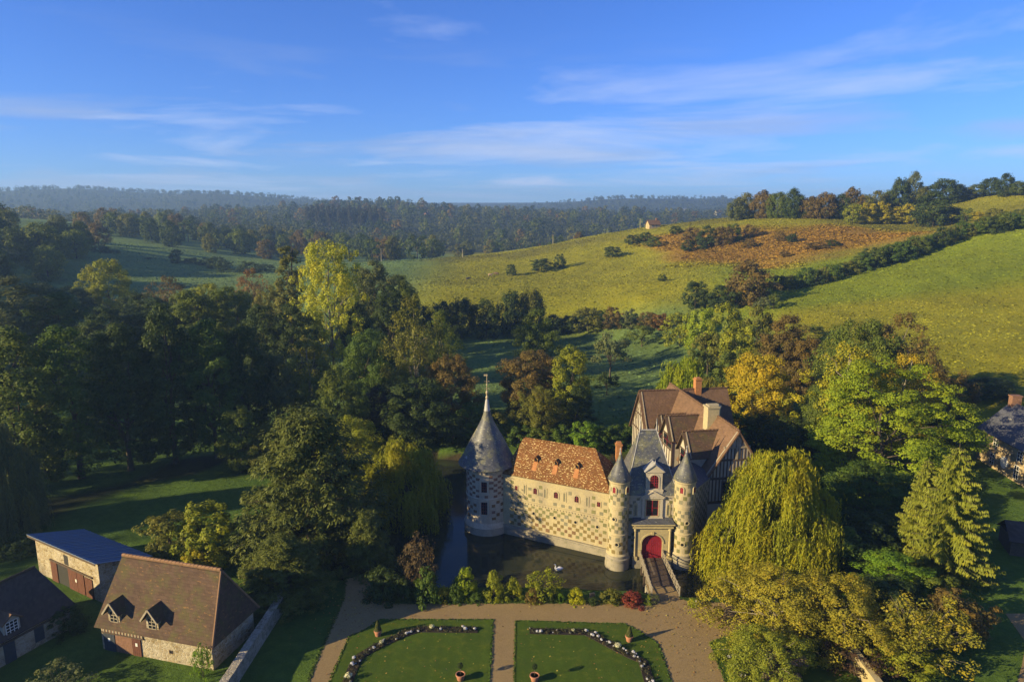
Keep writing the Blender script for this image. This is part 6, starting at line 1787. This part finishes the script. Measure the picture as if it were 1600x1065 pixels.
T('willow2', 1118, 0, 582, 84, 'olive', 'darker weeping tree beside the rear chimney', 'willow_tree', Y=126)
T('round0', 1192, 0, 548, 112, 'gold', 'golden autumn tree behind the castle wing', Y=121)
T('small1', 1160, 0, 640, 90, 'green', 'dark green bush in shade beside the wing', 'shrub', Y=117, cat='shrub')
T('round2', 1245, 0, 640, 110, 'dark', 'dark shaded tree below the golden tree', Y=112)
# --- trees on the hill
for px, pb, pt, w_, c, k, lab in ((1086, 482, 437, 46, 'dark', 'small0', 'dark round tree standing on the lower hill beside the hedge'), (1130, 482, 444, 52, 'dark', 'small1', 'dark bushy tree in the middle of the hill clump'), (1170, 474, 408, 82, 'brown', 'mid0', 'big brownish tree at the start of the hill hedge'),
                                  (1192, 486, 462, 30, 'grey', 'orchard', 'thin grey apple tree on the slope'), (1208, 484, 458, 28, 'mid', 'orchard', 'small apple tree casting a shadow on the slope'), (1273, 526, 507, 28, 'mid', 'orchard', 'lone leaning tree on the open green slope'),
                                  (799, 430, 412, 18, 'dark', 'small0', 'single dark bush on the open field'), (846, 424, 403, 34, 'dark', 'small1', 'dark bush pair member, wider, on the field'), (875, 420, 396, 22, 'dark', 'small2', 'dark upright bush casting a long shadow on the field'), (957, 402, 384, 30, 'dark', 'small0', 'dark bush below the bracken edge'), (1035, 440, 428, 14, 'dark', 'small2', 'tiny lone bush on the grassy slope')):
    T(k, px, pb, pt, w_, c, lab, 'tree' if w_ > 40 else 'field_bush', cat='tree' if w_ > 40 else 'shrub')
for i, (px, pb, pt, w_, c) in enumerate(((988, 382, 366, 30, 'dark'), (1008, 378, 362, 26, 'dark'), (1020, 385, 368, 30, 'mid'), (1055, 366, 352, 22, 'dark'), (1082, 384, 354, 34, 'brown'), (1105, 386, 352, 40, 'dark'), (1130, 384, 352, 36, 'brown'), (1145, 380, 348, 28, 'mid'), (1075, 392, 374, 24, 'dark'), (1098, 390, 370, 22, 'dark'), (1172, 372, 350, 26, 'brown'), (1220, 376, 360, 22, 'brown'), (1238, 378, 364, 20, 'dark'), (1226, 400, 392, 16, 'brown'), (1275, 388, 378, 36, 'brown'), (1300, 384, 374, 24, 'dark'), (1170, 388, 372, 22, 'brown'))):
    T('small%d' % (i % 3), px, pb, pt, w_, c, CW[c] + ' scrubby bush among the orange bracken on the hill', 'scrub_bush', 'scrub among the bracken', cat='shrub')
# hedge climbing between bracken and green slope
hl = [(1215, 452), (1260, 447), (1300, 436), (1340, 424), (1370, 414), (1400, 407), (1430, 396), (1460, 385), (1500, 374), (1540, 366), (1580, 358), (1620, 352)]
k = 0
for a, b in zip(hl[:-1], hl[1:]):
    n = 3
    for j in range(n):
        u = j / n; px, py = a[0] + (b[0] - a[0]) * u, a[1] + (b[1] - a[1]) * u
        s_ = prg.uniform(.8, 1.3)
        cn = ('dark', 'green', 'olive', 'mid')[prg.randint(4)]
        T('small%d' % (k % 3), px, py + prg.uniform(-1, 3), py - 24 * s_, 30 * s_, cn, CW[cn] + ' bush of the long hedge climbing the green slope', 'hedge_bush', 'hedge climbing the green slope', cat='shrub'); k += 1
# upper hedges and the ridge trees
for i, (px, pb, pt, w_, c) in enumerate(((1165, 342, 302, 34, 'olive'), (1190, 342, 296, 40, 'brown'), (1215, 342, 298, 34, 'mid'), (1240, 342, 295, 36, 'dark'), (1265, 342, 306, 36, 'brown'), (1288, 342, 298, 34, 'brown'), (1310, 342, 304, 34, 'dark'), (1330, 340, 291, 36, 'brown'), (1350, 336, 302, 34, 'olive'), (1370, 332, 298, 30, 'olive'), (1388, 328, 296, 30, 'mid'), (1404, 326, 275, 30, 'dark'), (1424, 322, 269, 28, 'grey'), (1440, 322, 290, 30, 'olive'), (1472, 318, 277, 44, 'dark'), (1500, 312, 288, 36, 'olive'), (1525, 308, 287, 36, 'mid'), (1548, 306, 276, 34, 'dark'), (1570, 306, 271, 32, 'dark'), (1592, 304, 282, 34, 'mid'), (1620, 300, 278, 40, 'mid'), (1150, 345, 312, 30, 'grey'))):
    T('mid%d' % (i % 3), px, pb, pt, w_, c, CW[c] + ' tree of the row along the hilltop ridge', 'ridge_tree', 'trees along the hilltop ridge')
T('mid0', 1458, 352, 299, 66, 'dark', 'large dark tree bulging from the upper hedge', 'tree')
for i, px in enumerate(range(1332, 1600, 22)):
    if 1430 < px < 1475: continue
    T('small%d' % (i % 3), px, 347 + (1 if px < 1450 else -(px - 1450) * .02), 318 + prg.uniform(-4, 5) + (8 if px > 1500 else 0), 32, ('yg', 'olive', 'mid', 'yellow')[prg.randint(4)], 'yellowing bush of the upper hedge below the ridge field', 'hedge_bush', 'upper hedge below the ridge field', cat='shrub')
# --- right hand trees near the castle
T('robinia', 1395, 0, 548, 258, 'lime', 'huge spreading green tree with layered foliage right of the castle', Y=101, rot=1.0)
T('birch', 1335, 0, 530, 150, (0.36, 0.34, 0.02), 'yellowing birch with white limbs in the big green crown', Y=109)
T('birch', 1425, 0, 545, 120, (0.42, 0.33, 0.02), 'golden topped tree behind the spreading green tree', Y=112)
T('round1', 1352, 0, 497, 130, 'mid', 'green tree rising behind the birch', Y=128)
T('sparse', 1415, 0, 487, 118, 'brown', 'half bare brown topped tree above the golden tree', Y=127)
T('round2', 1470, 0, 560, 110, 'brown', 'brown shaded tree on the slope side of the big green tree', Y=124)
T('round0', 1300, 0, 600, 90, 'mid', 'green tree on the castle side of the big green tree', Y=111)
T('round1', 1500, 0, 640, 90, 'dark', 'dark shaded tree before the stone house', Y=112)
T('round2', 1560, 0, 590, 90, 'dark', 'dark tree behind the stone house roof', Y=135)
T('willow0', 1236, 0, 690, 214, (0.30, 0.315, 0.020), 'great golden weeping willow at the moat corner by the timber wing', 'willow_tree', Y=77.5)
T('spruce', 1525, 0, 690, 152, 'spruce', 'tall spruce with drooping boughs and light cones beside the stone house', 'spruce_tree', Y=74)
T('spruce', 1478, 0, 712, 105, 'spruce', 'second narrower spruce leaning against the tall one', 'spruce_tree', Y=77)
T('round0', 1385, 0, 725, 150, 'green', 'shaded green tree between the willow and the spruce', Y=88)
T('small0', 1395, 0, 800, 120, 'dark', 'dark bush below the shaded green tree', 'shrub', Y=79, cat='shrub')
T('small2', 1340, 0, 820, 110, 'green', 'green bush at the foot of the golden willow', 'shrub', Y=76, cat='shrub')
T('oval1', 1440, 0, 860, 100, 'bright', 'bright green bush in front of the spruces', 'shrub', Y=69, cat='shrub')
T('foreground', 1245, 0, 888, 200, (0.34, 0.30, 0.03), 'wide yellow brown shrub tree leaning over the lawn edge', 'shrub_tree', Y=63, rot=.4)
T('foreground', 1350, 0, 898, 190, (0.32, 0.285, 0.03), 'second yellow brown shrub tree with pale twigs behind the sunlit wall', 'shrub_tree', Y=61.5, rot=2.4)
T('foreground', 1235, 0, 985, 150, (0.26, 0.29, 0.03), 'low green part of the shrubbery hanging over the flower bed lawn', 'shrub_tree', Y=55.5, rot=4.0)
T('twiggy', 1490, 0, 930, 170, (0.30, 0.28, 0.03), 'half bare twiggy tree with upright pale branches', 'shrub_tree', Y=58.5)
T('small1', 1560, 0, 925, 95, 'brown', 'russet brown bush beside the gravel road', 'shrub', Y=61.5, cat='shrub')
T('small0', 1440, 0, 905, 120, 'dark', 'dark green bush behind the twiggy tree', 'shrub', Y=64, cat='shrub')
T('small2', 1520, 0, 900, 90, 'mid', 'green bush between spruce and twiggy tree', 'shrub', Y=66, cat='shrub')
T('loosebush', 1400, 0, 1010, 90, (0.09, 0.055, 0.03), 'dead brown stalks under the shrub trees', 'shrub', Y=56, cat='shrub')
T('loosebush', 1270, 0, 1020, 70, (0.22, 0.15, 0.13), 'pinkish hydrangea under the shrub trees', 'shrub', Y=55, cat='shrub')
T('small1', 1480, 0, 1010, 110, 'yg', 'yellow green bush at the foot of the twiggy tree', 'shrub', Y=55.5, cat='shrub')
# --- shrubs of the moat bank
for px, pb, pt, w_, c, k, lab in ((598, 932, 888, 66, 'dark', 'bush0', 'dark shrub where the path meets the moat'), (630, 938, 902, 46, 'dark', 'bush1', 'dark low shrub beside the wispy brown one'), (655, 930, 838, 66, (0.12, 0.085, 0.04), 'loosebush', 'tall wispy brown shrub at the moat bank'), (668, 940, 886, 50, 'green', 'bush2', 'dense green domed shrub on the moat bank'), (694, 940, 915, 22, 'yellow', 'bush1', 'tiny yellow shrub beside the dense dome'),
                                  (712, 940, 910, 28, 'green', 'bush0', 'small round green shrub below the lime one'), (727, 932, 886, 40, 'lime', 'bush2', 'lime green ball shrub on the bank'), (772, 938, 892, 38, 'yg', 'bush0', 'tall yellow green shrub on the bank'), (803, 938, 902, 30, 'yg', 'bush1', 'egg shaped yellow green shrub'), (848, 938, 892, 58, (0.24, 0.27, 0.02), 'loosebush', 'loose spiky yellow green shrub before the swan'),
                                  (833, 940, 918, 30, 'brown', 'bush2', 'low brown shrub at the foot of the spiky one'), (862, 940, 922, 18, 'dark', 'bush1', 'small dark shrub beside the spiky one'), (876, 942, 926, 15, 'bright', 'bush0', 'small clipped green ball beside the yellow shrub'), (900, 941, 919, 33, (0.40, 0.40, 0.015), 'bush0', 'bright yellow clipped shrub on the bank'), (955, 942, 921, 36, 'olive', 'bush1', 'olive mounded shrub beside the red one'),
                                  (988, 945, 923, 38, 'red', 'bush2', 'dark red rounded shrub near the bridge'), (1012, 945, 929, 13, 'lime', 'bush0', 'small lime ball shrub at the bridge railing'), (1019, 946, 926, 20, 'grey', 'loosebush', 'greyish plant against the bridge railing'), (1082, 947, 934, 15, 'lime', 'bush1', 'clipped lime ball at the far bridge railing end'), (745, 942, 925, 26, 'green', 'bush1', 'low green shrub between the lime ball and the tall one'), (927, 944, 932, 20, 'dark', 'bush0', 'small dark plant by the floodlight')):
    T(k, px, pb, pt, w_, c, lab, 'shrub', cat='shrub')

# ------------------------------------------------------------------ woods farther off
def scatter(n, xr, yr, ok, h, keys, cols, name, label, group, seed, mind=5):
    rg = np.random.RandomState(seed); got = []; tries = 0
    while len(got) < n and tries < n * 60:
        tries += 1
        x, y = rg.uniform(*xr), rg.uniform(*yr)
        if not ok(x, y): continue
        if any((x - a) ** 2 + (y - b) ** 2 < mind * mind for a, b in got): continue
        got.append((x, y))
    zs = ground_z(np.array([g[0] for g in got]), np.array([g[1] for g in got]))
    for (x, y), z in zip(got, zs):
        hh = rg.uniform(*h); cn = cols[rg.randint(len(cols))]; c = np.array(F[cn]) * rg.uniform(.8, 1.2)
        plant(keys[rg.randint(len(keys))], x, y, z, hh, hh * rg.uniform(.7, 1.0), tuple(c), name, label % CW[cn], 'tree', group)
inframe = lambda x, y: abs(x) < y * .79 + 15
# wooded hill on the left edge
lp = [hit(*q) for q in ((-120, 440), (140, 418), (160, 400), (150, 372), (-150, 350))]
lpoly = [(p.x, p.y) for p in lp] + [(-420, 470), (-420, 330)]
inl = lambda x, y: float(poly_sd(lpoly, np.array([x]), np.array([y]))[0]) < 0
scatter(60, (-420, -200), (270, 480), inl, (14, 22), ['mid0', 'mid1', 'mid2'], ['dark', 'dark', 'grey', 'brown', 'mid'], 'hill_tree', '%s tree of the shaded hillside wood beside the blue meadow', 'wood on the left hillside', 31, 6)
# hedges in the shaded meadow
for i, (px, pb, pt, w_) in enumerate(((276, 412, 388, 22), (300, 412, 402, 30), (322, 416, 402, 26), (338, 420, 400, 36), (350, 424, 404, 26), (388, 426, 408, 44), (415, 424, 412, 36), (178, 396, 390, 22), (230, 406, 402, 14), (160, 396, 384, 30))):
    T('small%d' % (i % 3), px, pb, pt, w_, 'dark', 'dark hedge bush in the shaded meadow', 'hedge_bush', 'hedge bushes in the shaded meadow', cat='shrub')
# trees behind the meadow and beyond the crest
scatter(70, (-330, -60), (470, 640), inframe, (12, 19), ['mid0', 'mid1', 'mid2', 'far0'], ['dark', 'dark', 'olive', 'brown', 'mid'], 'valley_tree', '%s tree of the belt behind the shaded meadow', 'tree belt behind the shaded meadow', 32, 8)
scatter(70, (-70, 330), (520, 700), lambda x, y: y > 540 + .05 * abs(x), (9, 15), ['far0', 'far1', 'far2', 'mid1'], ['dark', 'grey', 'olive', 'brown', 'dark'], 'valley_tree', '%s tree in the valley just behind the field crest', 'trees in the valley behind the crest', 33, 8)
scatter(280, (-560, 330), (720, 1330), lambda x, y: inframe(x, y) and not (abs(x + 160) < 40 and 900 < y < 1000), (13, 22), ['far0', 'far1', 'far2'], ['dark', 'grey', 'olive', 'brown', 'mid', 'dark'], 'woodland_tree', '%s tree of the wooded hill beyond the fields', 'trees of the wooded far hill', 34, 12)
for i in range(22):
    x = -265 + i * 4.6; T_y = 900 + (i % 3) * 6; plant('fastigiate', x, T_y, gz(x, T_y), 31 + (i * 7 % 5), 7.5, (0.075, 0.078, 0.05), 'poplar_tree', 'pale bare poplar in the row on the far hill', 'tree', 'poplar row on the far hill')
# woods nobody could count: one object each
def far_wood(name, label, n, region, h, cards_n, size, colr, seed):
    rg = np.random.RandomState(seed); cr = Crown(); pts = []
    while len(pts) < n:
        x, y = region(rg)
        pts.append((x, y))
    pts = np.array(pts); z = ground_z(pts[:, 0], pts[:, 1])
    for (x, y), zz_ in zip(pts, z):
        hh = rg.uniform(*h); r_ = hh * .46; cv = rg.rand()
        puff(cr, rg, np.array((x, y, zz_ + hh * .55)), (r_, r_, hh * .45), cards_n, size, .15 + .7 * cv, None, .5, 1.2, .6)
    o = link_mesh(name, cr.mesh(name, M['leaf'])); o.color = colr + (1,)
    return tag(o, label, 'woodland', kind='stuff')
def reg_far(rg):
    while True:
        y = rg.uniform(1330, 2750); x = rg.uniform(-.9, .9) * y
        return x, y
far_wood('far_woodland', 'hazy blue woods covering the far ridges', 4200, reg_far, (9, 17), 42, 3.7, (0.07, 0.09, 0.03), 41)
def reg_hill2(rg):
    y = rg.uniform(650, 1400); x = rg.uniform(-.85, .6) * y
    return x, y
far_wood('hill_woodland', 'dense undergrowth and smaller trees filling the wooded far hill', 2600, reg_hill2, (8, 16), 36, 2.4, (0.065, 0.08, 0.026), 42)
def reg_left(rg):
    while True:
        x, y = rg.uniform(-420, -122), rg.uniform(-180, 330)
        if x < -.80 * y - 32 and x < -148 - abs(y - 40) * .12: return x, y
far_wood('hillside_woodland', 'dense wood on the valley side left of the farm', 620, reg_left, (14, 21), 110, 1.9, (0.06, 0.08, 0.024), 43)

# ------------------------------------------------------------------ tussocks and bracken on the hill, one object each
t = NT('tussock_grass')
a = t.node('ShaderNodeAttribute', attribute_name='Col')
t.bsdf.inputs['Specular IOR Level'].default_value = .1
gi = t.node('ShaderNodeNewGeometry')
M['tussock'] = t.done(t.mix(t.rng(gi.outputs['Random Per Island'], 0, 1, 0, .7), a.outputs['Color'], t.mix(1.0, a.outputs['Color'], (.45, .5, .45), 'MULTIPLY')), .9, .1)
def tussocks(name, label, n, xr, yr, ok, size, tint, seed, cat='grass'):
    rg = np.random.RandomState(seed)
    x = rg.uniform(xr[0], xr[1], n); y = rg.uniform(yr[0], yr[1], n)
    keep = ok(x, y); x, y = x[keep], y[keep]
    ix = np.clip(np.searchsorted(gx, x), 1, len(gx) - 1); iy = np.clip(np.searchsorted(gy, y), 1, len(gy) - 1)
    fx = (x - gx[ix - 1]) / (gx[ix] - gx[ix - 1]); fy = (y - gy[iy - 1]) / (gy[iy] - gy[iy - 1])
    bil = lambda A: ((A[iy - 1, ix - 1].T * (1 - fx) + A[iy - 1, ix].T * fx) * (1 - fy) + (A[iy, ix - 1].T * (1 - fx) + A[iy, ix].T * fx) * fy).T
    z = bil(GZ); c = bil(C_)
    k = len(x); s_ = size * (.5 + rg.rand(k)); aa = rg.uniform(0, 6.28, k)
    nn = unit(np.stack([np.cos(aa) * .8, np.sin(aa) * .8, .7 + .8 * rg.rand(k)], 1))
    tt = np.stack([-np.sin(aa), np.cos(aa), rg.normal(size=k) * .2], 1)
    v = cards(np.stack([x, y, z + s_ * .12], 1), nn, tt, s_ * 1.3, s_ * .6)
    col_ = np.concatenate([c * np.array(tint) * (.75 + .45 * rg.rand(k, 1)), np.ones((k, 1))], 1)
    o = link_mesh(name, np_mesh(name, v, np.arange(len(v)).reshape(-1, 4), M['tussock'], False, [('Col', 'FLOAT_COLOR', 'FACE', col_)]))
    return tag(o, label, cat, kind='stuff')
vis = lambda x, y: (np.abs(x) < y * .80 + 8)
tussocks('hill_grass', 'rough tussocky grass of the sunlit hillside', 185000, (-40, 420), (135, 440), lambda x, y: vis(x, y) & ((x > 60 + .3 * (200 - np.minimum(y, 200))) | (y > 235)), .5, (1.0, 1.0, .95), 61)
tussocks('meadow_grass', 'shaded meadow grass of the valley', 60000, (-340, 70), (128, 460), lambda x, y: vis(x, y) & ((y < 236) | (x < -40)), .6, (.95, 1.0, 1.0), 62)
_bp = [hit(*q) for q in [(985, 372), (1080, 362), (1200, 357), (1330, 352), (1470, 360), (1440, 375), (1330, 392), (1260, 405), (1200, 422), (1130, 415), (1050, 408), (1020, 395)]]
tussocks('bracken', 'orange autumn bracken spread over the hill shoulder', 130000, (60, 330), (250, 420), lambda x, y: poly_sd([(p.x, p.y) for p in _bp], x, y) + (vnoise(x, y, 16, 21) - .5) * 40 < -4, .8, (1.1, 1.05, .9), 63, 'bracken')

# ragged grass fringe and fallen leaves where lawn meets gravel
def fringe(name, label, polys, step, z, colr, seed, spread=.05, size=.16, cat='grass'):
    rg = np.random.RandomState(seed); pp = []
    for poly in polys:
        n_ = len(poly)
        for i in range(n_):
            a, b = np.array(poly[i]), np.array(poly[(i + 1) % n_]); L_ = np.linalg.norm(b - a)
            u = rg.rand(int(L_ / step), 1); pp.append(a + (b - a) * u + rg.normal(size=(len(u), 2)) * spread)
    p = np.concatenate(pp); p = p[p[:, 1] > 52]; k = len(p); aa = rg.uniform(0, 6.28, k)
    nn = unit(np.stack([np.cos(aa), np.sin(aa), .5 + rg.rand(k)], 1)); tt = np.stack([-np.sin(aa), np.cos(aa), rg.normal(size=k) * .3], 1)
    s_ = size * (.4 + rg.rand(k))
    v = cards(np.stack([p[:, 0], p[:, 1], np.full(k, z)], 1), nn, tt, s_ * 1.4, s_ * .6)
    c = np.array(colr) * (.6 + .7 * rg.rand(k, 1))
    o = link_mesh(name, np_mesh(name, v, np.arange(len(v)).reshape(-1, 4), M['tussock'], False, [('Col', 'FLOAT_COLOR', 'FACE', np.concatenate([c, np.ones((k, 1))], 1))]))
    return tag(o, label, cat, kind='stuff')
P1 = [(-2.0, 64.85), (-13.9, 64.85), (-14.4, 63.9), (-15.3, 62.8), (-16.4, 61.9), (-16.8, 50), (-2.1, 50)]
P2 = [(0.38, 64.65), (0.1, 50), (14.45, 50), (14.45, 60.6), (14.05, 61.4), (13.0, 62.8), (12.2, 63.6), (11.6, 64.1)]
P3 = [(19.2, 50), (31.6, 50), (31.6, 62.4), (23.0, 62.4), (21.5, 61.9), (20.6, 61.5), (19.6, 60.9)]
P4 = [(-18.6, 50), (-18.6, 68.5), (-19.4, 73), (-17.5, 74.0), (-15.6, 71.3), (-14.6, 69.0), (-13.4, 67.9), (14.4, 68.15), (15.4, 69.2)]
P5 = [(18.6, 69), (19.2, 68.5), (23.6, 68.2), (24.6, 66.5), (24.6, 62.5)]
fringe('lawn_edging', 'ragged grass edge where the lawns meet the gravel', [P1, P2, P3], .03, .09, (0.07, 0.115, 0.016), 71)
fringe('path_edging', 'uneven grass verge along the gravel path', [P4 + P4[::-1], P5 + P5[::-1]], .03, .05, (0.08, 0.115, 0.02), 72, .09)
rg = np.random.RandomState(73); k = 1500
lp_ = np.stack([rg.uniform(-19, 30, k), rg.uniform(54, 69, k)], 1); lp_[:700, 0] = 21 + rg.normal(size=700) * 4.5; lp_[700:1000, 0] = -17 + rg.normal(size=300) * 3; lp_[700:1000, 1] = 67 + rg.normal(size=300) * 3
s_ = .11 * (.5 + rg.rand(k)); nn = unit(np.stack([rg.normal(size=k) * .3, rg.normal(size=k) * .3, np.ones(k)], 1))
v = cards(np.stack([lp_[:, 0], lp_[:, 1], np.full(k, .095)], 1), nn, rg.normal(size=(k, 3)), s_ * 1.4, s_)
c = np.array(((.30, .20, .05), (.22, .11, .04), (.36, .30, .06)))[rg.randint(3, size=k)]
o = link_mesh('fallen_leaves', np_mesh('fallen_leaves', v, np.arange(len(v)).reshape(-1, 4), M['tussock'], False, [('Col', 'FLOAT_COLOR', 'FACE', np.concatenate([c, np.ones((k, 1))], 1))]))
tag(o, 'fallen autumn leaves scattered over gravel and lawn', 'leaves', kind='stuff')
# ------------------------------------------------------------------ haze: the morning air of the valley
t = NT('haze_air')
t.n.remove(t.bsdf)
v = t.node('ShaderNodeVolumePrincipled')
v.inputs['Color'].default_value = (0.34, 0.58, 1.0, 1)
v.inputs['Density'].default_value = 0.00024
v.inputs['Anisotropy'].default_value = 0.2
t.l.new(v.outputs[0], t.out.inputs['Volume'])
m = MB(); m.box(-3600, 3600, -560, 4600, -12, 150)
hz = m.build('haze', t.mat)
tag(hz, 'thin blue morning haze lying over the valley', 'haze', kind='stuff')
